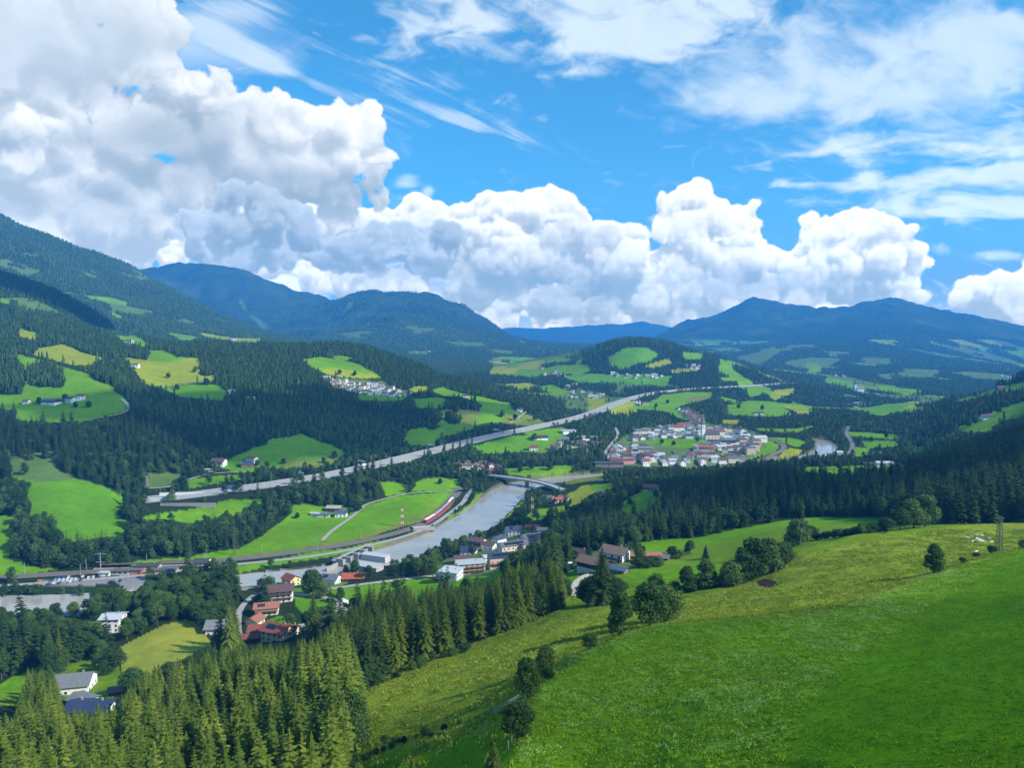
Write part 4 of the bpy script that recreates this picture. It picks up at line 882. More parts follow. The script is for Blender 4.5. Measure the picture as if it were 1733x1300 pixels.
def ground_mat():
    m = bpy.data.materials.new("ground"); m.use_nodes = True; nt = m.node_tree; nt.nodes.clear(); L = nt.links.new
    out = node(nt, 'ShaderNodeOutputMaterial'); p = node(nt, 'ShaderNodeBsdfPrincipled'); L(p.outputs[0], out.inputs[0])
    p.inputs['Roughness'].default_value = 0.9; p.inputs['Specular IOR Level'].default_value = 0.03
    tc = node(nt, 'ShaderNodeTexCoord'); la = node(nt, 'ShaderNodeAttribute', attribute_name='land'); tu = node(nt, 'ShaderNodeAttribute', attribute_name='turf')
    sp = node(nt, 'ShaderNodeSeparateXYZ'); L(tu.outputs['Vector'], sp.inputs[0])
    def M(op, a, b=None, c=None):
        q = node(nt, 'ShaderNodeMath', operation=op)
        for i, v in enumerate((a, b, c)):
            if v is None: continue
            if isinstance(v, (int, float)): q.inputs[i].default_value = v
            else: L(v, q.inputs[i])
        return q.outputs[0]
    def noise(sc, det=4.0, ro=.55, stretch=None):
        src = tc.outputs['Object']
        if stretch:
            mp = node(nt, 'ShaderNodeMapping'); mp.inputs['Scale'].default_value = stretch[:3]; mp.inputs['Rotation'].default_value = (0, 0, stretch[3]); L(src, mp.inputs[0]); src = mp.outputs[0]
        n = node(nt, 'ShaderNodeTexNoise', i_Scale=sc, i_Detail=det, i_Roughness=ro); L(src, n.inputs['Vector']); return n.outputs[0]
    def rng_(x, a, b, c, d):
        q = node(nt, 'ShaderNodeMapRange'); 
        for i, v in enumerate((a, b, c, d)): q.inputs[i + 1].default_value = v
        L(x, q.inputs[0]); return q.outputs[0]
    big = rng_(noise(.012, 4), .3, .7, .84, 1.16)
    mid = rng_(noise(.11, 5, .6), .3, .7, .86, 1.14)
    fine = M('MULTIPLY', rng_(noise(1.6, 4, .7), .3, .7, .78, 1.22), rng_(noise(7.0, 3, .7), .3, .7, .74, 1.26))
    streak = M('MULTIPLY', rng_(noise(.25, 5, .65, (.4, 1.1, 1, .35)), .3, .7, .84, 1.14), rng_(noise(.9, 5, .75), .34, .66, .70, 1.28))
    f = M('MULTIPLY', M('MULTIPLY', big, mid), fine)
    rough = M('ADD', M('MULTIPLY', M('SUBTRACT', streak, 1.0), sp.outputs[2]), 1.0)
    f = M('MULTIPLY', f, rough)
    base = node(nt, 'ShaderNodeVectorMath', operation='SCALE'); L(la.outputs['Color'], base.inputs[0]); L(f, base.inputs['Scale'])
    # hue drift of grass: drier yellow against fresh green
    dry = node(nt, 'ShaderNodeMix', data_type='RGBA', blend_type='MULTIPLY'); L(M('MULTIPLY', rng_(noise(.035, 5, .65), .42, .68, 0, .55), sp.outputs[0]), dry.inputs[0]); L(base.outputs[0], dry.inputs[6]); dry.inputs[7].default_value = (1.42, 1.05, 1.0, 1)
    # straw clumps in the rough pasture
    st = node(nt, 'ShaderNodeMix', data_type='RGBA'); L(M('MULTIPLY', rng_(noise(.55, 6, .75, (.5, 1.2, 1, .3)), .50, .70, 0, .7), sp.outputs[2]), st.inputs[0]); L(dry.outputs[2], st.inputs[6]); st.inputs[7].default_value = (.27, .27, .09, 1)
    # clover and hogweed heads
    vo = node(nt, 'ShaderNodeTexVoronoi', i_Scale=1.9, i_Randomness=1.0); L(tc.outputs['Object'], vo.inputs['Vector'])
    v2 = node(nt, 'ShaderNodeTexVoronoi', i_Scale=4.2, i_Randomness=1.0); L(tc.outputs['Object'], v2.inputs['Vector'])
    fl = M('MAXIMUM', rng_(vo.outputs['Distance'], .16, .27, 1, 0), M('MULTIPLY', rng_(v2.outputs['Distance'], .14, .24, 1, 0), .6))
    fl = M('MULTIPLY', M('MULTIPLY', fl, rng_(noise(.09, 4, .6), .36, .58, .15, .95)), sp.outputs[1])
    fm = node(nt, 'ShaderNodeMix', data_type='RGBA'); L(fl, fm.inputs[0]); L(st.outputs[2], fm.inputs[6]); fm.inputs[7].default_value = (.42, .60, .25, 1)
    L(fm.outputs[2], p.inputs['Base Color'])
    b = node(nt, 'ShaderNodeBump'); b.inputs['Distance'].default_value = .35; b.inputs['Strength'].default_value = .8; L(noise(2.4, 5, .7), b.inputs['Height']); L(b.outputs[0], p.inputs['Normal'])
    return m
ground = ground_mesh()
print('ground mesh', round(time.time() - T_START, 1))
# ------------------------------------------------------------------ haze: the air of the valley
def haze():
    x, y0, y1, z0, z1 = 19300, -400, 16500, -12, 1350
    b = MB(); b.box(-x, x, y0, y1, z0, z1)
    m = bpy.data.materials.new("haze"); m.use_nodes = True; nt = m.node_tree; nt.nodes.clear()
    out = node(nt, 'ShaderNodeOutputMaterial'); v = node(nt, 'ShaderNodeVolumePrincipled')
    v.inputs['Color'].default_value = HAZE_COL; v.inputs['Density'].default_value = HAZE_DENS; v.inputs['Anisotropy'].default_value = 0.0
    nt.links.new(v.outputs[0], out.inputs['Volume'])
    m.cycles.homogeneous_volume = True
    o = b.build("haze", m); tag(o, "thin blue haze filling the valley air", kind='stuff'); return o
HAZE_COL = (0.06, 0.38, 1.0, 1); HAZE_DENS = 1.15e-4
haze()
# unseen clouds added high above and behind the viewpoint: they shade parts of the valley as in the photograph
def shade_cloud(x, y, z, rx, ry, seed, thin=0.0, turn=0.0, h=1700.0, label=''):
    d = h - z; k = d / math.tan(SUN_EL); cx, cy = x + k * math.sin(SUN_AZ), y + k * math.cos(SUN_AZ)
    bm = bmesh.new(); bmesh.ops.create_icosphere(bm, subdivisions=5, radius=1.0)
    n = np.array([v.co[:] for v in bm.verts]); 
    a = fbm(n[:, 0] * 1.6 + seed, n[:, 1] * 1.6 + n[:, 2] * .8, 400 + seed, 5, .6); b_ = fbm(n[:, 0] * 5 + seed, n[:, 1] * 5 + n[:, 2] * 3, 420 + seed, 3, .6)
    r = 1 + .55 * a + .16 * np.abs(b_)
    P = n * r[:, None] * np.array([rx, ry, (rx + ry) * .22]); P[:, 2] = np.where(P[:, 2] < 0, P[:, 2] * .3, P[:, 2])
    for v, q in zip(bm.verts, P): v.co = q
    me = bpy.data.meshes.new('cloud'); bm.to_mesh(me); bm.free(); me.polygons.foreach_set('use_smooth', np.ones(len(me.polygons), bool))
    me.materials.append(cloud_mat(thin)); o = bpy.data.objects.new('cloud', me); COL.objects.link(o); o.location = (cx, cy, h); o.rotation_euler = (0, 0, turn)
    o['kind'] = 'stuff'; o['label'] = label
_CM = {}
def cloud_mat(thin):
    if thin in _CM: return _CM[thin]
    m = bpy.data.materials.new('cloud vapour'); m.use_nodes = True; nt = m.node_tree; nt.nodes.clear(); L = nt.links.new
    out = node(nt, 'ShaderNodeOutputMaterial'); d = node(nt, 'ShaderNodeBsdfDiffuse'); d.inputs[0].default_value = (.9, .9, .9, 1); t = node(nt, 'ShaderNodeBsdfTransparent')
    mx = node(nt, 'ShaderNodeMixShader'); mx.inputs[0].default_value = 1 - thin; L(t.outputs[0], mx.inputs[1]); L(d.outputs[0], mx.inputs[2]); L(mx.outputs[0], out.inputs[0])
    _CM[thin] = m; return m
shade_cloud(-330, 1090, 60, 290, 165, 1, .56, .25, label="unseen cloud high over the valley, shading the left hillside woods")
shade_cloud(470, 640, 70, 330, 105, 2, .48, .1, label="long unseen cloud high over the valley, shading the dark wood")
shade_cloud(60, 96, 150, 62, 44, 3, .70, .35, label="small thin unseen cloud shading the near meadow")
shade_cloud(-22, 278, 90, 54, 40, 4, .7, .3, label="small unseen cloud shading the steep pasture and the dark stand")
shade_cloud(-1300, 2080, 300, 420, 200, 5, .3, .2, 2100, label="unseen cloud added to shade the left mountain shoulder")
shade_cloud(-150, 1330, 90, 230, 90, 6, .6, .3, label="unseen cloud added to shade the village hill")

# ------------------------------------------------------------------ trees
def leaf_mat(name, c0, c1, c2, rough=0.7):
    """foliage: tone differs from tree to tree and from spray to spray"""
    m = bpy.data.materials.new(name); m.use_nodes = True; nt = m.node_tree; nt.nodes.clear(); L = nt.links.new
    out = node(nt, 'ShaderNodeOutputMaterial'); p = node(nt, 'ShaderNodeBsdfPrincipled'); p.inputs['Roughness'].default_value = rough; p.inputs['Specular IOR Level'].default_value = .15
    oi = node(nt, 'ShaderNodeObjectInfo'); tc = node(nt, 'ShaderNodeTexCoord')
    cr = node(nt, 'ShaderNodeValToRGB'); e = cr.color_ramp.elements; e[0].color = (*c0, 1); e[1].color = (*c2, 1); k = e.new(.55); k.color = (*c1, 1); L(oi.outputs['Random'], cr.inputs[0])
    nz = node(nt, 'ShaderNodeTexNoise', i_Scale=.9, i_Detail=4.0, i_Roughness=.7); L(tc.outputs['Object'], nz.inputs['Vector'])
    mr = node(nt, 'ShaderNodeMapRange'); mr.inputs[1].default_value = .3; mr.inputs[2].default_value = .7; mr.inputs[3].default_value = .55; mr.inputs[4].default_value = 1.5; L(nz.outputs[0], mr.inputs[0])
    vs = node(nt, 'ShaderNodeVectorMath', operation='SCALE'); L(cr.outputs[0], vs.inputs[0]); L(mr.outputs[0], vs.inputs['Scale']); L(vs.outputs[0], p.inputs['Base Color'])
    tr = node(nt, 'ShaderNodeBsdfTranslucent'); L(vs.outputs[0], tr.inputs[0])
    mx = node(nt, 'ShaderNodeMixShader'); mx.inputs[0].default_value = .22; L(p.outputs[0], mx.inputs[1]); L(tr.outputs[0], mx.inputs[2]); L(mx.outputs[0], out.inputs[0])
    return m
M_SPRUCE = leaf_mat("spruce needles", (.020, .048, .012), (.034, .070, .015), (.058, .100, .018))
M_SPRUCE_SUN = leaf_mat("sunlit spruce needles", (.055, .105, .013), (.110, .165, .018), (.175, .225, .028))  # brightened copy of the needles: sun on the corner wood in the colour
M_SPRUCE_FAR = leaf_mat("far spruce needles", (.028, .064, .014), (.046, .095, .018), (.080, .145, .026))  # lighter needles: lit look of the farther slopes put into the colour
M_SPRUCE_HILL = leaf_mat("mountain spruce needles", (.045, .100, .022), (.070, .140, .030), (.110, .190, .040))  # lighter copy again: sunlight on the left mountain kept in the colour
M_LEAF = leaf_mat("broad leaves", (.030, .070, .016), (.050, .110, .022), (.095, .165, .035))
M_LEAF2 = leaf_mat("pale broad leaves", (.075, .135, .035), (.105, .175, .045), (.14, .21, .06))
M_BARK = mat_plain("bark", (.10, .075, .055), .9, .3, 3, bump=.02)

def tris_mesh(name, T, mat): # T (n,3,3)
    n = len(T); return mesh_np(name, T.reshape(-1, 3), np.arange(n * 3).reshape(-1, 3), [mat])
def trunk_mesh(name, h, r0, r1=0.03, n=7, seg=6, lean=0.0, seed=0, limbs=0):
    b = MB(); r = np.random.default_rng(seed); p = Vector((0, 0, -1.0)); 
    for i in range(seg):
        t1 = (i + 1) / seg; q = Vector((lean * t1 * t1 * h + (r.random() - .5) * .08, (r.random() - .5) * .08, h * t1))
        b.tube(p, q, r0 + (r1 - r0) * i / seg, r0 + (r1 - r0) * t1, n); p = q
    for k in range(limbs):
        a = r.random() * 6.283; z = h * (.35 + .5 * r.random()); l = h * (.22 + .15 * r.random())
        q = Vector((lean * (z / h) ** 2 * h, 0, z)); b.tube(q, q + Vector((math.cos(a) * l * .7, math.sin(a) * l * .7, l * .7)), r0 * .35, .03, 5)
    return b.mesh(name, [M_BARK])
def spruce_tris(h, R, whorls, nbr, steps, seed, droop=.35, base=.1, bare=0.0, sz=1.0, gappy=.06):
    r = np.random.default_rng(seed); T = []
    for w in range(whorls):
        t = w / (whorls - 1); z = h * (base + (1 - base) * t ** .92)
        Lb = R * (1 - t) ** .82 * (.80 + .35 * r.random()) + .12 * R * (1 - t) + .12
        nb = max(4, int(nbr * (1 - .45 * t)))
        off = r.random() * 6.28
        for k in range(nb):
            if r.random() < gappy: continue
            a = off + k / nb * 6.283 + (r.random() - .5) * .5
            l = Lb * (.75 + .45 * r.random())
            ca, sa = math.cos(a), math.sin(a); d = np.array([ca, sa, 0.]); s = np.array([-sa, ca, 0.]); up = np.array([0, 0, 1.])
            dr = droop * (.7 + .6 * r.random()) * (1 - .75 * t); z1 = z + (r.random() - .5) * h / whorls
            def P(u): return d * (l * u) + up * (z1 - l * dr * u ** 1.3 + l * .10 * max(0, u - .7))
            for i in range(steps):
                u0 = bare + (1 - bare) * (i / steps); u1 = bare + (1 - bare) * min(1.0, (i + 1.25) / steps)
                p0, p1 = P(u0), P(u1); wd = sz * (l * .34 * (1 - u0 * .72) + .14)
                for sg in (-1, 1):
                    tip = p0 * .35 + p1 * .65 + s * (sg * wd) + d * (wd * .5) - up * (wd * (.22 + .3 * r.random()))
                    T.append([p0, p1, tip])
                if i % 2 == 0 or steps < 4:
                    q = p0 * .5 + p1 * .5; T.append([p0, p1, q + s * ((r.random() - .5) * wd * .6) - up * (wd * (.55 + .35 * r.random()))])
        if w == whorls - 1:
            pass
    for k in range(5):
        a = k * 1.257; c = np.array([math.cos(a), math.sin(a), 0]) * .16 * (R / 3)
        T.append([np.array([0, 0, h * 1.035]), c + [0, 0, h * .955], np.array([-c[1], c[0], h * .955])])
    return np.array(T, np.float32)
def far_spruce_tris(h, R, layers, n, seed):
    r = np.random.default_rng(seed); T = []
    for w in range(layers):
        t = w / layers; z0 = h * (.10 + .9 * t); z1 = min(h * 1.02, z0 + h * 1.9 / layers); rr = R * (1 - t) ** .85
        for k in range(n):
            a0 = (k + r.random() * .6) / n * 6.283; a1 = a0 + 6.283 / n * 1.15; f = rr * (.7 + .6 * r.random()); g = rr * (.55 + .3 * r.random())
            T.append([[0, 0, z1], [math.cos(a0) * f, math.sin(a0) * f, z0 - rr * .25 * r.random()], [math.cos(a1) * g, math.sin(a1) * g, z0 + rr * .12]])
    return np.array(T, np.float32)
def broad_tris(h, R, lobes, nleaf, size, seed, base=.22, shape='round'):
    r = np.random.default_rng(seed); T = []
    cz0 = h * base
    cs = []
    for k in range(lobes):
        t = r.random(); a = r.random() * 6.283
        z = cz0 + (h - cz0) * (.16 + .72 * t)
        prof = math.sin(math.pi * min(1, max(.0, (.14 + .80 * t)))) ** .7 if shape == 'round' else (1 - t) ** .6 * .9 + .12
        rr = R * prof * (.35 + .55 * math.sqrt(r.random())) * .72
        cs.append((rr * math.cos(a), rr * math.sin(a), z, R * (.30 + .22 * r.random()) * (.75 + .35 * prof)))
    cs.append((0, 0, h * .88, R * .34)); cs.append((0, 0, (cz0 + h) * .52, R * .6))
    for (x, y, z, q) in cs:
        n = int(nleaf * (.6 + .8 * r.random()))
        v = r.normal(size=(n, 3)); v /= np.linalg.norm(v, axis=1, keepdims=True); v[:, 2] = v[:, 2] * .85 + .08
        rad = q * (.72 + .38 * r.random(n)) ** 1.0
        c = np.array([x, y, z]) + v * rad[:, None]
        j = v + r.normal(size=(n, 3)) * .55; j /= np.linalg.norm(j, axis=1, keepdims=True)
        u = np.cross(j, r.normal(size=(n, 3))); u /= np.linalg.norm(u, axis=1, keepdims=True); w = np.cross(j, u)
        s = (size * (.6 + .8 * r.random(n)))[:, None]
        T.append(np.stack([c + u * s, c - u * s * .6 + w * s * .8, c - u * s * .5 - w * s * .8], 1))
    return np.concatenate(T).astype(np.float32)

NEAR_SPRUCE, NEAR_SPRUCE_TRUNK = [], []
for k in range(6):
    h = 20.0; R = [3.3, 3.9, 3.0, 4.2, 3.5, 2.8][k]
    NEAR_SPRUCE.append(tris_mesh("spruce_crown", spruce_tris(h, R, 34, 11, 7, 40 + k, droop=.42, base=.06, sz=.9, gappy=.08), M_SPRUCE))
    NEAR_SPRUCE_TRUNK.append(trunk_mesh("spruce_trunk", h * .97, .30, .03, seed=k))
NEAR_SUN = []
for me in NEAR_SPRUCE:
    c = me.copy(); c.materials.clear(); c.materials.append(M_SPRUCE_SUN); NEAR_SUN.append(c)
MID_SPRUCE = [tris_mesh("mid_spruce", spruce_tris(20.0, R, 17, 8, 3, 60 + k, droop=.4, base=.07, sz=1.25), M_SPRUCE) for k, R in enumerate((3.4, 3.9, 3.0, 4.2, 3.5))]
FAR_SPRUCE = [tris_mesh("far_spruce", far_spruce_tris(20.0, R, 6, 6, 80 + k), M_SPRUCE_FAR) for k, R in enumerate((3.8, 4.4, 3.5, 4.0))]
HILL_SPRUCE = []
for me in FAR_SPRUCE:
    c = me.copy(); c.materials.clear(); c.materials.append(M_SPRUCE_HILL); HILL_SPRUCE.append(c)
NEAR_BROAD = [tris_mesh("broad_crown", broad_tris(12.0, 4.3, 26, 230, .26, 100 + k, base=(.12, .2, .1, .16)[k]), M_LEAF) for k in range(4)]
NEAR_BROAD2 = []
for me in NEAR_BROAD:
    c = me.copy(); c.materials.clear(); c.materials.append(M_LEAF2); NEAR_BROAD2.append(c)
NEAR_BROAD_TRUNK = [trunk_mesh("broad_trunk", 9.0, .30, .06, limbs=7, seed=20 + k, lean=.01) for k in range(4)]
TALL_BROAD = [tris_mesh("tall_crown", broad_tris(12.0, 2.9, 24, 210, .24, 130 + k, base=.10, shape='tall'), M_LEAF) for k in range(3)]
MID_BROAD = [tris_mesh("mid_broad", broad_tris(12.0, 4.6, 15, 42, .55, 140 + k, base=.08), M_LEAF) for k in range(4)]
FAR_BROAD = [tris_mesh("far_broad", broad_tris(12.0, 5.0, 8, 14, 1.05, 160 + k, base=.04), M_LEAF if k < 3 else M_LEAF2) for k in range(4)]
print('tree meshes', round(time.time() - T_START, 1))

# ------------------------------------------------------------------ where trees stand
def near_roads(x, y, pad=2.5):
    bad = np.zeros(x.shape, bool)
    for kind, w, P in ROADS:
        lo = P[:, :2].min(0) - w - 8; hi = P[:, :2].max(0) + w + 8
        m = (x > lo[0]) & (x < hi[0]) & (y > lo[1]) & (y < hi[1])
        if m.any():
            r, _ = dist_line(x[m], y[m], P[:, :2]); bad[np.nonzero(m)[0][r < w * .5 + pad]] = True
    return bad
# highest ground seen so far along every column of sight (for leaving out what stands behind hills)
_px, _py, _ = world2pix(GXX, GY, GH)
RUNMIN = np.minimum.accumulate(_py, axis=0)
def hidden(x, y, ztop, slack=22):
    i = np.clip(np.searchsorted(GL, y) - 1, 0, len(GL) - 1); j = np.clip(np.searchsorted(GX, x / y), 0, len(GX) - 1)
    _, py, _ = world2pix(x, y, ztop)
    return py > np.minimum(RUNMIN[i, j], 1300) + slack
CLEAR = []      # (x, y, r): building plots kept free of trees
# how high the near wood reaches in the photograph (px, py)
CAPS = np.array([(-200,1230),(0,1232),(40,1225),(50,1155),(90,1150),(110,1230),(190,1226),(215,1195),(250,1150),(285,1140),(345,1125),(370,1108),(410,1108),(450,1110),(495,1108),(530,1092),(560,1072),(590,1042),(610,1006),(625,998),(700,1006),(760,1000),(805,1000),(855,990),(875,955),(905,930),(930,945),(955,985),(975,995),(985,930),(1020,935),(1040,975),(1100,1000),(1140,1020)], float)
def _band(L, up, dn):
    a, b, _ = world2pix(L[:, 0], L[:, 1], L[:, 2]); return np.r_[np.c_[a, b - up], np.c_[a, b + dn][::-1]]
HIDEX = [(760, np.array([(240,824),(400,828),(400,862),(250,866)], float)), (MW[0, 1] - 20, _band(MW[:14], 6, 8)), (1000, _band(MW[10:26], 6, 6)), (1350, _band(MW[22:44], 5, 4)), (2300, _band(MW[44:], 2, 1)), (545, _band(RW, 6, 5)), (1000, _band(RW[20:], 4, 3)),
  (900, np.array([(622,939),(694,915),(774,894),(777,873),(819,832),(890,821),(885,849),(843,890),(798,904),(746,925),(712,942),(663,949)], float)),
  (545, np.array([(60,972),(240,960),(360,945),(360,972),(250,985),(215,1008),(190,992),(70,996)], float)),
  (500, np.array([(0,1016),(145,1015),(145,1030),(60,1040),(0,1042)], float)), (500, np.array([(95,1036),(145,1034),(145,1050),(95,1052)], float)),
  (540, np.array([(405,1000),(470,975),(620,985),(850,962),(855,985),(640,1030),(600,1045),(520,1100),(405,1100)], float)), (560, np.array([(560,940),(660,940),(662,972),(610,985),(560,975)], float)), (480, np.array([(440,978),(620,968),(620,995),(440,1000)], float)),
  (430, np.array([(170,1035),(212,1035),(212,1085),(165,1085)], float)), (405, np.array([(350,1045),(400,1045),(400,1085),(350,1085)], float)),
  (1100, np.array([(1380,745),(1445,735),(1440,772),(1385,770)], float)), (930, np.array([(795,796),(955,812),(955,835),(795,812)], float)), (700, np.array([(1000,822),(1045,822),(1045,848),(1000,848)], float)),
  (690, np.array([(915,838),(965,838),(965,856),(915,856)], float))]
def scatter():
    rg = np.random.default_rng(99); out = []
    bands = [(45, 250, 5.3), (250, 480, 5.6), (480, 900, 5.8), (900, 1500, 6.0), (1500, 2600, 7.6), (2600, 4200, 12.5), (4200, 7000, 22)]
    for a, b, s in bands:
        X = .82 * b; nx = int(2 * X / s); ny = int((b - a) / s) + 1
        jx, jy = np.meshgrid(np.arange(nx), np.arange(ny))
        x = -X + (jx + .5 + (rg.random(jx.shape) - .5) * .9) * s; y = a + (jy + .5 + (rg.random(jx.shape) - .5) * .9) * s
        x = x.ravel(); y = y.ravel(); m = (np.abs(x / y) < .82) & (y > 45); x = x[m]; y = y[m]
        # cheap cull against the coarse ground before the exact height
        h = base_h(x, y); m = ~hidden(x, y, h + 30, 30); x = x[m]; y = y[m]
        h = height(x, y); code = cover_code(x, y, h)
        px, py, dep = world2pix(x, y, h)
        r, v = dist_line(x, y, RIVS); rd = r - v[:, 0] * .5
        valley = (1 - sstep(18, 60, h)) * (y > 380) * (y < 2600)
        pb = .08 + .62 * valley + .25 * (fbm(x / 90, y / 90, 200, 3) > .22)
        pb = np.where(rd < 25, .95, pb); pb = np.where(y > 3500, .05, pb)
        pb = np.where((y < 330) & (px < 640), .03, pb); pb = np.where((y < 360) & (px > 640) & (px < 1000), .06, pb)
        broad = rg.random(len(x)) < pb
        size = .72 + .5 * rg.random(len(x)) ** .8 + .16 * fbm(x / 60, y / 60, 210, 3)
        ht = np.where(broad, 12.5, 22.0) * size
        ht = np.where(broad & (rd < 30), ht * .75, ht)
        ht = ht * (1 - .36 * sstep(550, 1250, y))
        ht = ht * np.where((y > 470) & (y < 950) & (x > 40), .80, 1.0)
        grow = np.clip(s / 8.5, 1, 2.6); wid = np.where(y > 2600, grow, 1.0); ht = ht * np.where(y > 4200, 1.2, 1.0)
        near = y < 352
        cap = np.interp(px, CAPS[:, 0], CAPS[:, 1]) + 11 * vnoise(x / 7, y / 7, 301); cap = np.where(px > 1140, 2000, cap)
        zmax = CAMZ - (cap - HORIZON) / F * y * 1.0
        full = np.where(y < 230, 20.5, 19.0) * (.62 + .44 * (size - .55) / .6) * np.where(broad, .6, 1.0) * 1.05
        ht = np.where(near, np.minimum(full, zmax - h), ht)
        keep = (code == 0) & ~(near & (ht < full * .55))
        keep &= ~((y < 345) & (px > 1135))
        dens = np.where(valley > .5, .72, 1.0)
        dens = np.where(fbm(x / 45, y / 45, 220, 2) > .35, dens * .55, dens)
        keep &= rg.random(len(x)) < dens
        tw = code == CODES.index('T'); keep |= tw & (rg.random(len(x)) < .28)
        gl = code == CODES.index('L'); keep |= gl & (rg.random(len(x)) < .05)
        cc = code == CODES.index('C'); keep |= cc & (rg.random(len(x)) < .03) & (y < 3000)
        hh = (code == CODES.index('H')) & (y < 430) & (px < 260); keep |= hh & (rg.random(len(x)) < .06)
        hh2 = (code == CODES.index('H')) & (rd < 26) & (y > 530); keep |= hh2 & (rg.random(len(x)) < .45)
        broad = broad | tw | gl | hh | hh2; ht = np.where((tw | gl | hh | hh2), 4.5 + 6 * rg.random(len(x)), ht)
        keep &= rd > 2.5
        keep &= ~near_roads(x, y)
        # a wood's front edge must not hide the meadow behind it: look up the class where the crown would stand
        _, pt, _ = world2pix(x, y, h + ht)
        hide = np.zeros(len(x), bool)
        tpx, tpy = px, pt + (py - pt) * .30
        for c, da, db, P in COVERS:
            if c in 'FPNKWR': continue
            mm = keep & ~hide & (y < db) & (y > da * .5) & (y > 352)
            k = np.nonzero(mm)[0]
            if len(k): hide[k[inpoly(tpx[k], tpy[k], P)]] = True
            k = np.nonzero(mm & ~hide)[0]
            if len(k): hide[k[inpoly(px[k], pt[k] + (py[k] - pt[k]) * .62, P) & (code[k] == 0)]] = True
        for db, P in HIDEX:
            k = np.nonzero(keep & ~hide & (y < db) & (y > 352))[0]
            if len(k): hide[k[inpoly(px[k], py[k] + (pt[k] - py[k]) * .75, P)]] = True
        hide &= (code == 0) | tw | hh2
        for c, da, db, P in COVERS:
            if c == 'F':
                k = np.nonzero(hide & (y > da) & (y < db))[0]
                if len(k): hide[k[inpoly(px[k], py[k], P)]] = False
        # clipped patches of real wood drawn over meadows stay
        keep &= ~(hide & (rg.random(len(x)) < .93))
        for cx, cy, cr in CLEAR: keep &= np.hypot(x - cx, y - cy) > cr
        keep &= ~hidden(x, y, h + ht)
        k = np.nonzero(keep)[0]
        out.append(np.c_[x[k], y[k], h[k], ht[k], wid[k], broad[k], px[k], py[k]])
        print('   band', a, b, len(k))
    return np.vstack(out)
def gn_forest(name, protos, P, S, label):
    """one object: prototypes instanced on points (position, size, turn)"""
    rg = np.random.default_rng(len(P))
    me = bpy.data.meshes.new(name); me.vertices.add(len(P)); me.vertices.foreach_set('co', P.astype(np.float32).ravel())
    def at(n, t, v, k): a = me.attributes.new(n, t, 'POINT'); a.data.foreach_set(k, v.ravel())
    at('size', 'FLOAT_VECTOR', S.astype(np.float32), 'vector')
    rot = np.zeros((len(P), 3), np.float32); rot[:, 2] = rg.random(len(P)) * 6.283; rot[:, :2] = (rg.random((len(P), 2)) - .5) * .05
    at('turn', 'FLOAT_VECTOR', rot, 'vector'); at('pick', 'INT', rg.integers(0, len(protos), len(P)).astype(np.int32), 'value')
    c = bpy.data.collections.new(name + "_kinds")
    for i, m in enumerate(protos):
        q = bpy.data.objects.new(f"{name}_kind_{i}", m); c.objects.link(q)
    o = link(name, me); ng = bpy.data.node_groups.new(name, 'GeometryNodeTree')
    ng.interface.new_socket('Geometry', in_out='INPUT', socket_type='NodeSocketGeometry'); ng.interface.new_socket('Geometry', in_out='OUTPUT', socket_type='NodeSocketGeometry')
    a = ng.nodes.new('NodeGroupInput'); z = ng.nodes.new('NodeGroupOutput'); ip = ng.nodes.new('GeometryNodeInstanceOnPoints'); ci = ng.nodes.new('GeometryNodeCollectionInfo')
    ci.inputs['Collection'].default_value = c; ci.inputs['Separate Children'].default_value = True; ci.inputs['Reset Children'].default_value = True
    def na(n, t): q = ng.nodes.new('GeometryNodeInputNamedAttribute'); q.data_type = t; q.inputs['Name'].default_value = n; return q.outputs[0]
    L = ng.links.new; L(a.outputs[0], ip.inputs['Points']); L(ci.outputs[0], ip.inputs['Instance']); ip.inputs['Pick Instance'].default_value = True
    L(na('pick', 'INT'), ip.inputs['Instance Index']); L(na('size', 'FLOAT_VECTOR'), ip.inputs['Scale'])
    L(na('turn', 'FLOAT_VECTOR'), ip.inputs['Rotation']); L(ip.outputs[0], z.inputs[0])
    md = o.modifiers.new('trees', 'NODES'); md.node_group = ng
    tag(o, label, kind='stuff'); return o
# ------------------------------------------------------------------ buildings, roads, bridges and the other built things
RC = dict(grey=(.16,.17,.18), dark=(.06,.06,.065), brown=(.13,.095,.075), plum=(.10,.06,.06), red=(.36,.09,.05), brick=(.27,.115,.07), rust=(.22,.07,.05), blue=(.06,.09,.14), navy=(.035,.05,.10), pale=(.42,.44,.45), tan=(.34,.29,.22), slate=(.11,.12,.14), green=(.03,.22,.16))
WC = dict(white=(.78,.77,.73), cream=(.70,.62,.44), yellow=(.66,.55,.28), beige=(.60,.52,.40), peach=(.66,.46,.32), wood=(.13,.08,.05), greywood=(.20,.18,.16), pink=(.62,.33,.28), concrete=(.42,.42,.41), rosy=(.45,.12,.08), pale=(.62,.66,.66))
RM = {k: mat_plain("roof " + k, v, .75 if k not in ('blue', 'navy', 'pale') else .45, .16, .8, bump=.03, rand=.10) for k, v in RC.items()}
WM = {k: mat_plain("wall " + k, v, .85, .05, .5, rand=.04) for k, v in WC.items()}
M_GLASS = mat_plain("window glass", (.035, .045, .055), .12, .1, 1, spec=.6)
M_FRAME = mat_plain("window frame", (.55, .53, .50), .6, .05)
M_WOOD = mat_plain("balcony wood", (.12, .065, .035), .8, .25, 3)
M_DARKW = mat_plain("dark boards", (.055, .042, .035), .85, .25, 3)
M_CONC = mat_plain("concrete", (.30, .295, .275), .85, .18, .35, bump=.01)
M_CONCD = mat_plain("weathered concrete", (.25, .24, .22), .9, .25, .3)
M_ASPH = mat_plain("asphalt", (.125, .125, .125), .9, .12, .3)
M_ASPHL = mat_plain("pale worn asphalt", (.31, .305, .285), .9, .12, .25)
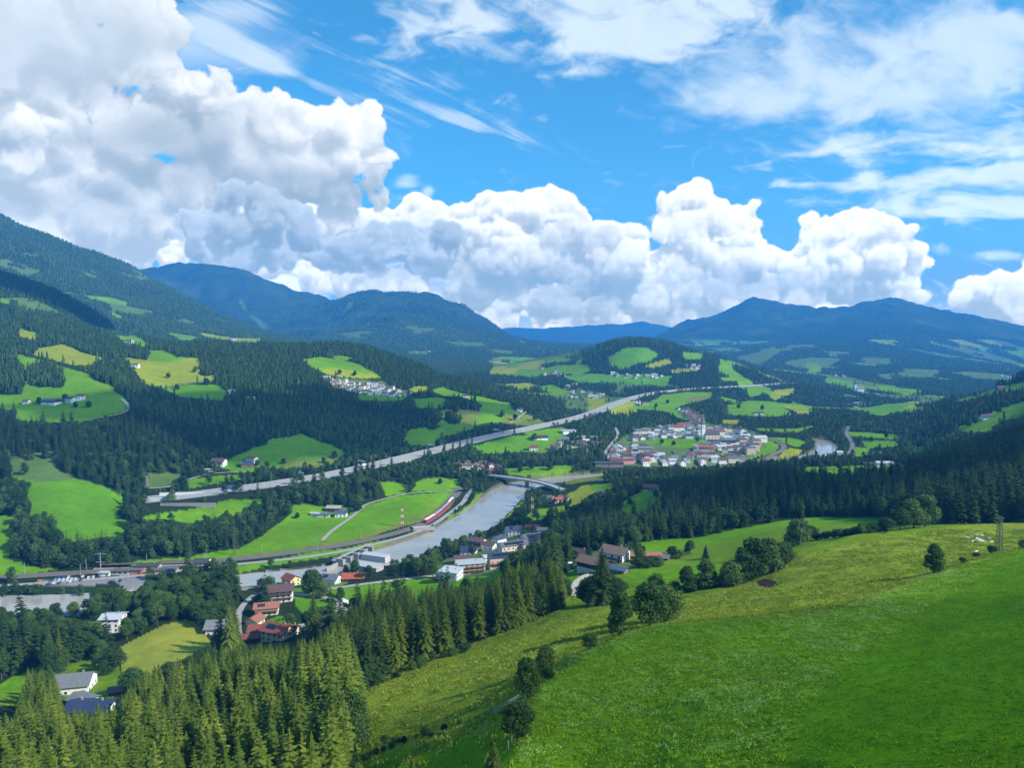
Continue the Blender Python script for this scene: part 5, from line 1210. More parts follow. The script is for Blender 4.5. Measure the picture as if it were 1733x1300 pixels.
M_GRAV = mat_plain("gravel track", (.40, .38, .33), .95, .2, .6)
M_BALL = mat_plain("railway ballast", (.17, .145, .125), .95, .25, .8)
M_STEEL = mat_plain("galvanised steel", (.38, .39, .40), .5, .1, 2, metal=.5)
M_RAIL = mat_plain("rail steel", (.22, .17, .14), .45, .1, 2, metal=.7)
M_MARK = mat_plain("road paint", (.78, .78, .76), .7, .05)
M_SOLAR = mat_plain("solar panel", (.012, .016, .035), .15, .1, 1, spec=.6)
M_CAR = {k: mat_plain("car paint " + k, v, .3, .02, spec=.5) for k, v in dict(white=(.75,.75,.75), silver=(.42,.44,.46), black=(.02,.02,.022), blue=(.03,.08,.30), red=(.45,.03,.03), grey=(.15,.16,.17), orange=(.65,.26,.03)).items()}
M_TYRE = mat_plain("tyre rubber", (.02, .02, .02), .9, .1)
_WIN = {}
def window_mesh(w, h):
    k = (round(w, 1), round(h, 1))
    if k not in _WIN:
        f = MB(); t = .12
        f.box(-w/2 - t, w/2 + t, -.05, .04, -t, 0).box(-w/2 - t, w/2 + t, -.05, .04, h, h + t).box(-w/2 - t, -w/2, -.05, .04, 0, h).box(w/2, w/2 + t, -.05, .04, 0, h).box(-w/2 - t - .05, w/2 + t + .05, -.14, .04, -t - .08, -t - .002)
        g = MB(); g.box(-w/2, w/2, -.025, .03, 0, h)
        _WIN[k] = (f.mesh('window', [M_FRAME]), g.mesh('pane', [M_GLASS]))
    return _WIN[k]
def add_window(e, x, y, z, ang, w=1.2, h=1.3):
    f, g = window_mesh(w, h); o = link('window', f, e, (x, y, z), ang); link('pane', g, o)
def wall_mesh(w, d, h, pitch, mat, sink=2.5, far_windows=0, flat=False, upper=None):
    b = MB(); X, Y = w / 2, d / 2; rz = 0 if flat else math.tan(pitch) * Y
    P = [(-X,-Y,-sink),(X,-Y,-sink),(X,Y,-sink),(-X,Y,-sink),(-X,-Y,h),(X,-Y,h),(X,Y,h),(-X,Y,h)]
    if flat: b.poly(P, [(0,1,5,4),(2,3,7,6),(1,2,6,5),(3,0,4,7),(4,5,6,7)])
    else:
        P += [(-X,0,h+rz),(X,0,h+rz)]; b.poly(P, [(0,1,5,4),(2,3,7,6),(1,2,6,9,5),(3,0,4,8,7)])
    if upper:   # boarded upper storey, standing a little proud
        b.mi = 1; u = upper; o = .06
        P = [(-X-o,-Y-o,u),(X+o,-Y-o,u),(X+o,Y+o,u),(-X-o,Y+o,u),(-X-o,-Y-o,h-.02),(X+o,-Y-o,h-.02),(X+o,Y+o,h-.02),(-X-o,Y+o,h-.02),(-X-o,0,h+rz-.06),(X+o,0,h+rz-.06)]
        b.poly(P, [(0,1,5,4),(2,3,7,6),(1,2,6,9,5),(3,0,4,8,7),(0,3,2,1)]); b.mi = 0
    if far_windows:
        b.mi = 2; fl = max(1, int(h / 2.8))
        for k in range(fl):
            z = .9 + 2.8 * k
            for n, L, ax in ((max(2, int(w / 3)), w, 0), (max(2, int(d / 3)), d, 1)):
                for i in range(n):
                    t = -L / 2 + L * (i + .5) / n
                    for s in (-1, 1):
                        if ax == 0: b.box(t - .6, t + .6, s * Y - .03, s * Y + .03, z, z + 1.3)
                        else: b.box(s * X - .03, s * X + .03, t - .6, t + .6, z, z + 1.3)
        b.mi = 0
    return b.mesh('wall', [mat, M_DARKW, M_GLASS])
def roof_mesh(w, d, h, pitch, mat, ov=1.0, th=.22, flat=False):
    b = MB(); X, Y = w / 2 + ov, d / 2 + ov
    if flat: b.box(-X, X, -Y, Y, h + .003, h + .4); return b.mesh('roof', [mat])
    rz = math.tan(pitch) * d / 2; dz = math.tan(pitch) * ov
    for s in (-1, 1):
        P = [(-X, 0, h+rz+.02), (X, 0, h+rz+.02), (X, s*Y, h-dz+.02), (-X, s*Y, h-dz+.02)]
        P += [(x, y, z + th) for x, y, z in P]
        Fc = [(0,1,2,3),(7,6,5,4),(0,4,5,1),(1,5,6,2),(2,6,7,3),(3,7,4,0)]
        b.poly(P, Fc if s > 0 else [f[::-1] for f in Fc])
    return b.mesh('roof', [mat])
def chimney_mesh(h):
    b = MB(); b.box(-.35, .35, -.3, .3, -1.2, 1.1).box(-.45, .45, -.4, .4, 1.103, 1.25); return b.mesh('chimney', [M_CONC])
_CH = chimney_mesh(1)
def house(name, px, py, w, d, h, rot, roof='brown', wall='white', pitch=24, label='', group=None, cat='house', ov=1.0, windows=True, balcony=None, solar=0, door=True, flat=False, upper=None, chim=1, lo=250, push=.5, loc=None, clear=True, ww=1.2, wh=1.3, sink=2.5, far=False):
    if loc is None:
        p = hit(px, py, lo=lo, carve=True); fw = np.array([p[0], p[1]]) / p[1]
        c = p[:2] + fw * d * push; 
    else: c = np.array(loc[:2])
    z = float(height(np.array([c[0]]), np.array([c[1]]))[0])
    a = math.radians(rot); pt = math.radians(pitch)
    e = empty(name, (c[0], c[1], z + .05), a); tag(e, label, cat, group)
    if clear: CLEAR.append((c[0], c[1], max(w, d) * .62 + 3)); 
    link('wall', wall_mesh(w, d, h, pt, WM[wall], flat=flat, upper=upper, sink=sink, far_windows=far), e)
    r = link('roof', roof_mesh(w, d, h, pt, RM[roof], ov, flat=flat), e)
    for k in range(chim):
        link('chimney', _CH, r, (w * (.22 - .5 * k), d * .12, h + (0 if flat else math.tan(pt) * d * .38)))
    if solar:
        b = MB(); n = [1, 0]; 
        for i in range(solar): 
            x0 = -w * .38 + i * 1.15; s = -1
            zt = lambda y: h + math.tan(pt) * (d / 2 - abs(y)) + .02 + .22 + .05
            y0, y1 = -d * .40, -d * .12
            P = [(x0, y0, zt(y0)), (x0 + 1.05, y0, zt(y0)), (x0 + 1.05, y1, zt(y1)), (x0, y1, zt(y1))]; P += [(x, y, z - .04) for x, y, z in P]
            b.poly(P, [(0,1,2,3),(7,6,5,4),(0,4,5,1),(1,5,6,2),(2,6,7,3),(3,7,4,0)])
        b.build('solar_panel', M_SOLAR, r)
    if windows:
        fl = max(1, int(h / 2.7))
        for k in range(fl):
            z0 = .95 + 2.75 * k
            for L, ang, fx in ((w, 0.0, lambda t: (t, -d/2)), (d, math.pi/2, lambda t: (w/2, t)), (d, -math.pi/2, lambda t: (-w/2, t))):
                n = max(2, int(L / 3.4))
                for i in range(n):
                    t = -L / 2 + L * (i + .5) / n; x, y = fx(t)
                    if door and k == 0 and ang == 0.0 and i == n // 2: continue
                    dx, dy = math.sin(ang) * .06, -math.cos(ang) * .06
                    if upper and z0 > upper - 1: dx *= 2.4; dy *= 2.4
                    add_window(e, x + dx * .4, y + dy * .4, z0, ang, ww, wh)
    if door:
        b = MB(); t = -w / 2 + w * (max(2, int(w / 3.4)) // 2 + .5) / max(2, int(w / 3.4)); b.box(t - .55, t + .55, -d/2 - .07, -d/2 + .03, -.4, 2.05)
        dd = b.build('door', M_WOOD, e); MB().box(t + .35, t + .45, -d/2 - .12, -d/2 - .072, .75, .87).build('handle', M_STEEL, dd)
    if balcony:
        for lev in ((balcony,) if isinstance(balcony, (int, float)) else balcony):
            b = MB(); y = -d/2; b.box(-w/2 + .4, w/2 - .4, y - 1.3, y - .08, lev - .18, lev).box(-w/2 + .4, w/2 - .4, y - 1.36, y - 1.30, lev + .002, lev + 1.0)
            b.box(-w/2 + .34, -w/2 + .4, y - 1.36, y - .08, lev + .002, lev + 1.0).box(w/2 - .4, w/2 - .34, y - 1.36, y - .08, lev + .002, lev + 1.0)
            b.build('balcony', M_WOOD, e)
    return e
# --- houses one can tell apart: near bank
house('farmhouse', 1042, 953, 13, 11, 6.8, -32, 'brown', 'white', 22, "large white farmhouse with a brown gable roof beside the barn above the bright meadow", ov=1.5, balcony=2.9, lo=330)
house('barn', 1006, 968, 16.5, 10.5, 5.0, -38, 'brown', 'white', 22, "brown-roofed barn with dark boarded gable in front of the white farmhouse", cat='barn', ov=1.2, upper=1.9, windows=False, door=False, lo=330, chim=0)
house('shed', 1047, 972, 8, 6, 2.8, -30, 'blue', 'greywood', 14, "low shed with a blue-grey sheet roof against the farm barn", cat='shed', windows=False, chim=0, lo=330)
house('garden_house', 983, 945, 9, 8, 3.0, -35, 'plum', 'wood', 34, "small brown chalet with steep dark roof behind the blue container", ov=1.1, lo=330)
house('long_shed', 1092, 946, 17, 5, 2.6, 4, 'brick', 'wood', 20, "long low shed with an orange tiled roof behind the farm bushes", cat='shed', windows=False, chim=0, lo=330)
house('field_shed', 1124, 949, 5.5, 5, 2.0, -20, 'slate', 'greywood', 26, "small blue-grey roofed shed at the end of the orange-roofed shed", cat='shed', windows=False, chim=0, lo=330)
house('garden_hut', 962, 948, 5, 4, 2.2, -20, 'green', 'wood', 20, "little hut with a green roof near the blue container", cat='shed', windows=False, chim=0, lo=330)
# --- riverside settlement
G1 = None
house('apartment_building', 764, 984, 13, 12, 7.6, -18, 'pale', 'pale', 3, "flat-roofed pale block at the head of the modern riverside building", ov=1.0, flat=True, cat='apartment building', door=False, lo=380, push=.3)
house('apartment_building', 797, 972, 20, 10, 8.2, 14, 'pale', 'beige', 3, "long flat-roofed apartment building with rows of balconies above the green strip", ov=1.0, flat=True, cat='apartment building', balcony=(2.9, 5.6), lo=380, push=.6)
house('apartment_building', 848, 960, 19, 11, 8.0, 14, 'navy', 'peach', 20, "peach apartment house with dark blue roof and solar panels above the strip", ov=.6, solar=13, lo=380, cat='apartment building', balcony=(2.9,))
house('house', 826, 949, 8, 7, 3.0, 25, 'pale', 'white', 15, "low pale-roofed annex left of the peach apartment house", lo=380, windows=False, chim=0)
house('row_house', 868, 936, 23, 10, 6.6, 24, 'slate', 'cream', 22, "long cream row house with grey roof and dark solar rows, middle of the settlement", ov=.6, solar=15, lo=400)
house('row_house', 905, 922, 22, 10, 6.8, 22, 'slate', 'cream', 22, "long cream row house with grey roof, nearest the trees at the settlement top", ov=.6, solar=14, lo=400)
house('house', 794, 940, 13, 10, 4.8, -6, 'navy', 'white', 20, "white house with a dark blue roof below the brown-roofed pair", lo=400)
house('house', 782, 953, 12, 9, 3.6, 6, 'plum', 'beige', 22, "low house with a plum-brown roof behind the modern apartment building", lo=400)
house('house', 808, 926, 13, 10, 5.6, -24, 'plum', 'beige', 22, "beige house with a broad brown gable roof, middle of the settlement", lo=420, balcony=2.8)
house('house', 828, 932, 10, 8, 5.0, -24, 'plum', 'white', 22, "smaller brown-roofed white house between the blue and cream roofs", lo=420)
house('house', 845, 921, 10, 8, 5.2, 40, 'blue', 'white', 22, "white house with a bright blue roof beside the long row house", lo=420)
house('house', 870, 908, 15, 10, 6.6, 20, 'slate', 'white', 24, "large white house with slate roof and skylights above the river bend", lo=440, solar=3)
house('house', 901, 902, 12, 8, 5.0, -8, 'rust', 'white', 24, "house with a dark red roof behind the upper row house", lo=440)
house('house', 925, 906, 15, 8, 4.5, -10, 'slate', 'beige', 22, "slate-roofed house at the upper end of the settlement", lo=440)
house('house', 915, 929, 14, 9, 3.6, 26, 'plum', 'greywood', 18, "low purple-brown roofed house among the trees by the row houses", lo=400)
house('house', 742, 938, 9, 8, 3.6, 0, 'grey', 'white', 24, "small grey-roofed white house half hidden by the river trees", lo=400)
# --- houses by the field strip
house('house', 598, 984, 15, 10, 3.4, 2, 'red', 'greywood', 24, "low building with a bright red roof at the corner of the green strip", lo=380, ov=1.3)
house('house', 560, 990, 12, 9, 5.0, -12, 'slate', 'white', 28, "white house with dark slate roof and skylights left of the bright red roof", lo=380, solar=3)
house('house', 524, 994, 9, 8, 5.0, 20, 'navy', 'white', 26, "narrow white house with a blue roof behind the big garden tree", lo=380)
house('house', 493, 992, 11, 9, 5.6, -38, 'rust', 'yellow', 30, "yellow house with a faded red roof behind the three-storey house", lo=380, ov=.8)
house('house', 450, 994, 11, 8, 3.8, 25, 'blue', 'pale', 28, "pale blue house with a blue roof beside the wood", lo=380)
house('house', 476, 1020, 15, 11, 8.2, 14, 'plum', 'white', 24, "white three-storey house with a purple-brown roof above the garden lawn", lo=350, ov=1.4, balcony=(2.9, 5.6))
house('garage', 456, 1013, 8, 8, 2.6, -40, 'dark', 'white', 14, "low dark-roofed garage attached beside the three-storey white house", cat='garage', windows=False, chim=0, lo=350)
house('house', 452, 1043, 14, 9, 5.2, 14, 'brick', 'cream', 24, "cream house with orange roof and solar panels inside the hedge", lo=330, solar=4, balcony=2.8)
house('garage', 432, 1060, 8, 8, 3.0, 76, 'brick', 'cream', 28, "cream garage with an orange roof and brown door in front of the hedge house", cat='garage', windows=False, chim=0, lo=330)
house('house', 442, 1082, 12, 9, 6.4, 8, 'rust', 'yellow', 26, "yellow house with dark red roof, west half of the group above the spruces", lo=320)
house('house', 472, 1085, 15, 11, 6.0, -24, 'rust', 'yellow', 28, "large yellow house with dark red hipped-looking roof above the spruces", lo=320, solar=5)
house('house', 424, 1088, 9, 6, 3.0, 12, 'rust', 'wood', 18, "low red-roofed wing at the edge of the lane", lo=320, windows=False, chim=0)
house('house', 494, 1078, 7, 7, 4.6, -24, 'rust', 'yellow', 26, "small dark red roofed annex partly behind the spruce tops", lo=320)
# --- left side near bank
house('house', 374, 1076, 14, 11, 5.0, 6, 'grey', 'white', 26, "white house with large grey roof beside the farm lane and mown field", lo=320, ov=1.2)
house('house', 386, 1086, 8, 7, 3.0, 6, 'grey', 'white', 20, "grey-roofed lower wing in front of the lane house", lo=320, windows=False, chim=0)
house('house', 193, 1072, 11, 10, 8.4, 4, 'pale', 'white', 14, "tall white house with pale stepped roofs below the wooded hill", lo=320)
house('house', 172, 1080, 9, 8, 4.0, 4, 'blue', 'white', 6, "white flat-roofed wing left of the tall pale-roofed house", lo=320, flat=True)
house('house', 128, 1176, 15, 12, 4.6, 12, 'grey', 'white', 30, "white villa with a big grey gable roof beside the garden hedges", lo=280, ov=.8)
house('house', 141, 1196, 10, 7, 3.0, -22, 'grey', 'white', 20, "grey-roofed lower wing in front of the white villa", lo=280, windows=False, chim=0)
house('house', 156, 1214, 17, 10, 3.4, -2, 'navy', 'white', 20, "low house with dark blue roof and white skylights above the corner spruces", lo=260, chim=2)
house('shed', 199, 1176, 6, 4.5, 2.0, 10, 'brown', 'wood', 20, "small brown-roofed garden shed between the hedge and the spruces", cat='shed', windows=False, chim=0, lo=280)
house('swimming_pool_hall', 122, 1046, 18, 7, 2.4, 10, 'blue', 'white', 8, "long low white building with light blue end beside the river", lo=400, windows=False, chim=0, door=False)
house('house', 12, 1098, 9, 8, 4, 10, 'pale', 'white', 20, "pale-roofed house at the river woods near the corner meadow", lo=330)
# --- station
house('station_house', 343, 965, 11, 9, 6.2, 2, 'dark', 'white', 24, "white station house with a dark roof and balcony beside the track", lo=500, balcony=2.9, cat='house')
house('station_building', 253, 969, 17, 7, 5.4, 4, 'dark', 'pink', 12, "two-storey pink station building with a dark roof", lo=500, cat='station', chim=2)
house('station_building', 282, 971, 17, 6, 3.0, 4, 'slate', 'pink', 10, "low pink platform wing right of the station building", lo=500, cat='station', chim=0)
house('station_building', 232, 972, 10, 6, 3.2, 4, 'slate', 'rosy', 10, "low reddish platform wing left of the station building", lo=500, cat='station', chim=0)
house('bus_shelter', 206, 974, 13, 5, 3.2, 2, 'brown', 'concrete', 4, "flat-roofed glazed bus shelter beside the station car park", lo=500, flat=True, cat='shelter', chim=0, door=False, ww=2.4, wh=1.8)
house('kiosk', 178, 976, 8, 3.0, 2.6, 2, 'pale', 'white', 4, "white kiosk beside the tall station lamp mast", lo=500, flat=True, cat='kiosk', chim=0, windows=False)
# --- power station at the weir
house('power_station', 622, 968, 24, 11, 5.6, -22, 'pale', 'concrete', 6, "river power station with a long white metal roof beside the weir", lo=500, cat='power station', ov=.5, chim=0, door=False, push=.2)
house('power_station_hall', 636, 956, 24, 8, 7.4, -22, 'pale', 'concrete', 8, "taller rear hall of the power station with white metal roof", lo=500, cat='power station', ov=.5, chim=0, door=False, push=.6, windows=False)
# --- farms across the valley
FG = "farm buildings across the river"
house('barn', 566, 868, 15, 9, 4.4, -4, 'tan', 'wood', 22, "barn with a pale tan roof in the valley field by the dark wood", lo=600, cat='barn', chim=0, windows=False)
house('house', 578, 876, 12, 9, 4.6, 2, 'blue', 'white', 22, "white farmhouse with a blue roof in the valley field", lo=600)
house('barn', 548, 876, 14, 6, 2.8, -2, 'slate', 'white', 14, "low white stable with slate roof, left end of the valley field farm", lo=600, cat='barn', chim=0, windows=False)
house('shed', 534, 874, 9, 5, 2.6, -8, 'pale', 'white', 16, "small pale-roofed shed left of the valley field farm", lo=600, cat='shed', chim=0, windows=False)
house('barn', 87, 686, 24, 12, 5.0, -16, 'slate', 'white', 22, "long barn with slate roof and white base on the left hillside meadow", lo=800, cat='barn', chim=0, upper=2.6, windows=False)
house('house', 120, 682, 12, 9, 5.0, -16, 'dark', 'white', 24, "white farmhouse with dark roof right of the slate-roofed hillside barn", lo=800)
house('house', 138, 678, 9, 8, 6.0, 20, 'rust', 'white', 26, "tall white house with a red side right end of the hillside farm", lo=800)
house('house', 45, 684, 8, 7, 4, 0, 'brown', 'white', 26, "small white cottage left of the hillside farm", lo=800)
house('house', 371, 790, 16, 12, 5.2, -4, 'plum', 'white', 26, "white farmhouse with a broad purple-brown roof above the motorway", lo=700, ov=1.5)
house('barn', 418, 792, 15, 11, 4.4, 24, 'blue', 'wood', 24, "farm barn with a bright blue solar roof above the motorway", lo=700, cat='barn', solar=10, chim=0)
house('house', 427, 784, 13, 9, 5.2, -20, 'rust', 'white', 24, "white farmhouse with red-brown roof behind the blue solar barn", lo=700)
house('shed', 354, 799, 9, 4, 3.0, 2, 'pale', 'white', 8, "small white shed beside the farm track above the motorway", lo=700, cat='shed', chim=0, windows=False)
house('house', 218, 581, 18, 11, 6, -4, 'brown', 'white', 22, "white farmhouse on the small steep meadow high on the left slope", lo=1300)
house('house', 228, 622, 16, 9, 5, 4, 'slate', 'white', 22, "white farmhouse at the edge of the yellow-green hill meadow", lo=1100)
house('barn', 196, 616, 12, 9, 4, 10, 'slate', 'greywood', 24, "grey barn in the trees left of the yellow-green hill meadow", lo=1100, cat='barn', chim=0, windows=False)
house('house', 394, 668, 14, 10, 5, 10, 'pale', 'white', 24, "white farmhouse with a pale roof at the right tip of the dark green hill field", lo=950)
house('house', 424, 679, 15, 8, 5, -6, 'tan', 'yellow', 22, "yellow house standing in the dark wood right of the hill field", lo=950)
house('house', 668 + 120, 673, 12, 9, 4, 10, 'plum', 'white', 24, "purple-roofed farmhouse on the meadow right of the hill village", lo=1200)
house('house', 879, 697, 12, 9, 4.5, 10, 'slate', 'white', 22, "lone white house at the top of the curving hill road", lo=1000)
house('barn', 913, 745, 26, 12, 4.6, 10, 'dark', 'white', 20, "long white farm building with dark roof below the motorway", lo=950, cat='barn', chim=0, upper=2.4, windows=False)
house('house', 903, 763, 13, 10, 5.5, 0, 'rust', 'white', 24, "white house with red roof at the foot of the field below the motorway", lo=900)
house('workshop', 962, 735, 26, 14, 5, 20, 'pale', 'white', 8, "flat white workshop beside the motorway", lo=1000, flat=True, cat='workshop', chim=0, windows=False)
house('house', 1020, 842, 13, 10, 4.6, -16, 'slate', 'white', 24, "white house with slate roof on the knoll right of the river", lo=600, balcony=2.6)
house('house', 1102, 832, 15, 10, 4.6, -24, 'plum', 'white', 26, "farmhouse with purple-brown roof at the top of the dark green clearing", lo=600, balcony=2.6)
house('house', 928, 850, 12, 9, 4.6, -24, 'slate', 'white', 26, "white house with slate gable beside the riverbank mast", lo=640)
house('house', 942, 852, 11, 8, 4.2, 12, 'red', 'white', 22, "house with a bright red roof between two others on the right bank", lo=640)
house('house', 954, 849, 11, 8, 4.4, -12, 'brown', 'cream', 24, "cream house with brown roof, right end of the riverbank trio", lo=640)
house('house', 1671, 710, 17, 11, 5, -8, 'plum', 'white', 24, "farmhouse between the two bright meadows on the right hillside", lo=850)
house('house', 1694, 660, 18, 10, 4.5, 6, 'brown', 'greywood', 22, "brown farmhouse on the upper ridge of the right hillside", lo=1000)
house('barn', 1495, 790, 20, 12, 5, -4, 'pale', 'white', 14, "white barn on the bright strip beyond the dark wood", lo=780, cat='barn', chim=0, windows=False)
house('barn', 1470, 788, 14, 9, 3.0, -4, 'slate', 'greywood', 10, "low grey shed left of the white barn on the bright strip", lo=780, cat='barn', chim=0, windows=False)
house('shed', 1439, 787, 6, 5, 4, 0, 'pale', 'white', 14, "tiny white hut alone on the bright strip", lo=780, cat='shed', chim=0, windows=False)
house('house', 1485, 774, 11, 9, 5.5, 0, 'pale', 'white', 24, "white house in the trees behind the white barn", lo=880)
house('house', 1507, 768, 9, 8, 4.5, 0, 'slate', 'white', 24, "small house in the trees right of the white house", lo=880)
house('house', 1420, 770, 9, 8, 4, 0, 'pale', 'white', 22, "white house beside the river road near the small bridge", lo=900)
house('house', 1076, 683, 22, 10, 5, 10, 'plum', 'white', 22, "farm with dark roof on the meadow inside the motorway curve", lo=1350, solar=0)
house('house', 1092, 685, 14, 9, 4, 0, 'brown', 'white', 24, "second farm building on the meadow inside the motorway curve", lo=1350)
house('house', 1283, 702, 22, 10, 4, 4, 'dark', 'white', 20, "long farmhouse below the broad meadow beyond the church", lo=1300)
print('named houses', round(time.time() - T_START, 1))

# --- hill village, hamlets and the town: one house after another, shared shapes
_HV = {}
def far_variant(w, d, h, roof, wall, pitch, hi=True):
    k = (w, d, h, roof, wall, pitch)
    if k not in _HV:
        _HV[k] = (wall_mesh(w, d, h, math.radians(pitch), WM[wall], far_windows=1), roof_mesh(w, d, h, math.radians(pitch), RM[roof], .9))
    return _HV[k]
PLOTS = []
RN = dict(grey='grey', dark='dark', brown='brown', plum='purple-brown', rust='dark red', slate='slate', pale='pale', tan='tan', blue='blue', brick='orange')
def far_house(x, y, rg, where, group, roofs, walls, big=0.0, rot=None):
    for (a, b, r) in PLOTS:
        if (a - x) ** 2 + (b - y) ** 2 < r * r: return False
    w = float(rg.choice([9, 10, 12, 14])); d = float(rg.choice([8, 9])); h = float(rg.choice([4.2, 5.4, 6.4]))
    if rg.random() < big: w, d, h = 24., 12., 8.4
    PLOTS.append((x, y, max(w, d) * .5 + 7.0)); CLEAR.append((x, y, max(w, d) * .6 + 1.5))
    roof = str(rg.choice(roofs)); wall = str(rg.choice(walls))
    z = float(height(np.array([x]), np.array([y]))[0])
    e = empty('house', (x, y, z), (rg.random() * .5 - .25 + (math.pi / 2 if rg.random() < .4 else 0)) if rot is None else rot)
    size = 'large' if w > 20 else 'wide' if w > 11 else 'small'
    st = 'three-storey' if h > 7 else 'two-storey' if h > 5 else 'low'
    tag(e, f"{size if size != 'wide' else 'broad'} {'off-white' if wall == 'white' else wall} house, {RN[roof]} roof, {where}", 'house', group)
    a, b = far_variant(w, d, h, roof, wall, int(rg.choice([20, 26])))
    link('wall', a, e); r = link('roof', b, e); link('chimney', _CH, r, (w * .2, d * .12, h + d * .16))
    return True
def settle(poly, n, lo, hi, where, group, seed, roofs, walls, big=0.0):
    """n houses on the ground seen inside an outline; where may be a function of the photo pixel"""
    P = np.array([[float(v) for v in q.split(',')] for q in poly.split()]); rg = np.random.default_rng(seed); k = 0
    a, b = P.min(0), P.max(0)
    for t in range(n * 14):
        if k >= n: break
        px, py = a + rg.random(2) * (b - a)
        if not inpoly(np.array([px]), np.array([py]), P)[0]: continue
        q = hit(px, py, lo=lo, carve=True)
        if q[1] > hi: continue
        if near_roads(q[:1], q[1:2], 7)[0]: continue
        if len(avoid_poly) and any(inpoly(np.array([px]), np.array([py]), A)[0] for A in avoid_poly): continue
        w = where(px, py) if callable(where) else where
        k += far_house(q[0], q[1], rg, w, group, roofs, walls, big)
    return k
avoid_poly = [np.array([(1085,752),(1119,743),(1160,741),(1205,744),(1188,756),(1165,760),(1131,757)], float), np.array([(1200,766),(1242,766),(1232,773),(1200,771)], float), np.array([(1140,752),(1175,756),(1165,778),(1120,776),(1110,760)], float)]
MIX = ['grey', 'brown', 'plum', 'slate', 'grey', 'rust', 'pale', 'pale', 'grey', 'tan']; WMIX = ['white', 'white', 'white', 'cream', 'beige', 'pale']
def town_where(px, py):
    ns = 'behind the sports meadow' if py < 746 else 'front rows' if py > 768 else 'beside the sports meadow'
    ew = 'at the road end of town' if px < 1080 else 'near the pink building' if px < 1130 and py > 760 else 'left of the church' if px < 1185 else 'by the church' if px < 1225 else 'toward the railway curve'
    return f'{ew}, {ns}'
def build_town():
    # church
    p = hit(1204, 744, lo=1000, carve=True); x, y, z = p
    e = empty('church', (x, y, z), math.radians(8)); tag(e, "white parish church with a tall slender pointed tower in the town", 'church'); PLOTS.append((x, y, 24)); CLEAR.append((x, y, 22))
    link('nave', wall_mesh(26, 12, 9, math.radians(48), WM['cream'], far_windows=0), e); link('roof', roof_mesh(26, 12, 9, math.radians(48), RM['dark'], .5), e)
    t = MB().box(-18.5, -12.9, -2.8, 2.8, -2, 27).build('tower', WM['white'], e)
    b = MB(); b.poly([(-18.9,-3.2,27),(-12.5,-3.2,27),(-12.5,3.2,27),(-18.9,3.2,27),(-15.7,0,48)], [(0,1,4),(1,2,4),(2,3,4),(3,0,4),(3,2,1,0)]); b.build('spire', RM['grey'], t)
    b = MB(); b.box(-16.5,-14.9,-2.85,-2.8,20,23); b.build('belfry_window', M_GLASS, t)
    for i in range(4):
        b = MB(); b.box(-8 + i * 6, -6.6 + i * 6, -6.06, -5.98, 2.5, 6.5); b.build('window', M_GLASS, e)
    # pink front building and the dark flat school block
    house('pink_building', 1052, 786, 34, 10, 6, 4, 'rust', 'pink', 12, "long pink and red building at the front corner of the town", lo=900, loc=None, windows=False, cat='building'); p = hit(1052, 786, lo=900); PLOTS.append((p[0], p[1], 22))
    house('school', 1220, 753, 44, 14, 7, -4, 'slate', 'greywood', 4, "long dark flat-roofed school behind the sports meadow", lo=1000, flat=True, windows=False, cat='school', chim=0); p = hit(1220, 753, lo=1000); PLOTS.append((p[0], p[1] + 7, 24))
    house('hall', 1170, 743, 22, 12, 6, 0, 'slate', 'pale', 4, "flat blue-grey hall at the back edge of the sports meadow", lo=1000, flat=True, windows=False, cat='hall', chim=0); p = hit(1170, 743, lo=1000); PLOTS.append((p[0], p[1], 18))
    house('factory_hall', 1030, 792, 40, 14, 4, 2, 'dark', 'greywood', 4, "low dark flat hall in front of the pink building", lo=850, flat=True, windows=False, cat='hall', chim=0)
    for i, (px, py) in enumerate([(1268,770),(1275,764),(1262,762),(1252,768),(1278,757),(1256,755)]):
        house('apartment_building', px, py, 15, 13, 10.5, 8, 'plum' if i % 2 else 'slate', 'beige' if i < 4 else 'peach', 14, ["beige apartment block nearest the railway curve", "beige apartment block behind the block nearest the railway curve", "beige apartment block with slate roof, third from the railway curve", "beige apartment block farthest from the railway in its row", "peach apartment block at the field edge of town", "peach apartment block toward the church"][i], lo=1000, windows=False, far=1, cat='apartment building', ov=.5, group='apartment blocks at the town edge')
        p = hit(px, py, lo=1000); PLOTS.append((p[0], p[1] + 6, 15))
    n = settle("1030,786 1026,768 1036,758 1050,762 1070,758 1090,760 1120,770 1150,776 1190,764 1240,772 1262,776 1240,786 1190,790 1140,789 1080,788", 62, 850, 1300, town_where, 'houses of the town', 3, MIX + ['brick'], WMIX + ['peach'], .10)
    n += settle("1052,747 1062,738 1090,730 1120,726 1150,722 1175,726 1215,728 1250,730 1285,742 1292,752 1270,752 1240,762 1205,762 1190,746 1160,741 1120,742 1085,748", 64, 1000, 1750, town_where, 'houses of the town', 4, MIX, WMIX, .10)
    n += settle("1193,750 1240,752 1256,764 1240,768 1200,765 1180,764 1180,758", 20, 950, 1500, town_where, 'houses of the town', 14, MIX, WMIX, .1)
    n += settle("1145,692 1162,692 1192,712 1198,722 1180,722 1160,708", 24, 1300, 2000, 'on the slope above the church', 'houses on the slope above the church', 5, ['plum', 'brown', 'slate', 'rust'], WMIX)
    n += settle("546,640 580,645 610,648 640,650 660,658 692,666 690,672 655,671 620,668 585,662 560,653", 56, 1200, 1750, lambda px, py: 'in the hill village, ' + ('left part' if px < 600 else 'middle part' if px < 650 else 'right part') + (', back row' if py < 655 else ', front row'), 'houses of the hill village', 6, MIX, WMIX)
    n += settle("938,748 955,742 1000,744 1018,752 1010,766 960,768 938,764", 16, 900, 1400, 'in the hamlet below the motorway curve', 'houses of the hamlet below the motorway', 7, MIX, WMIX)
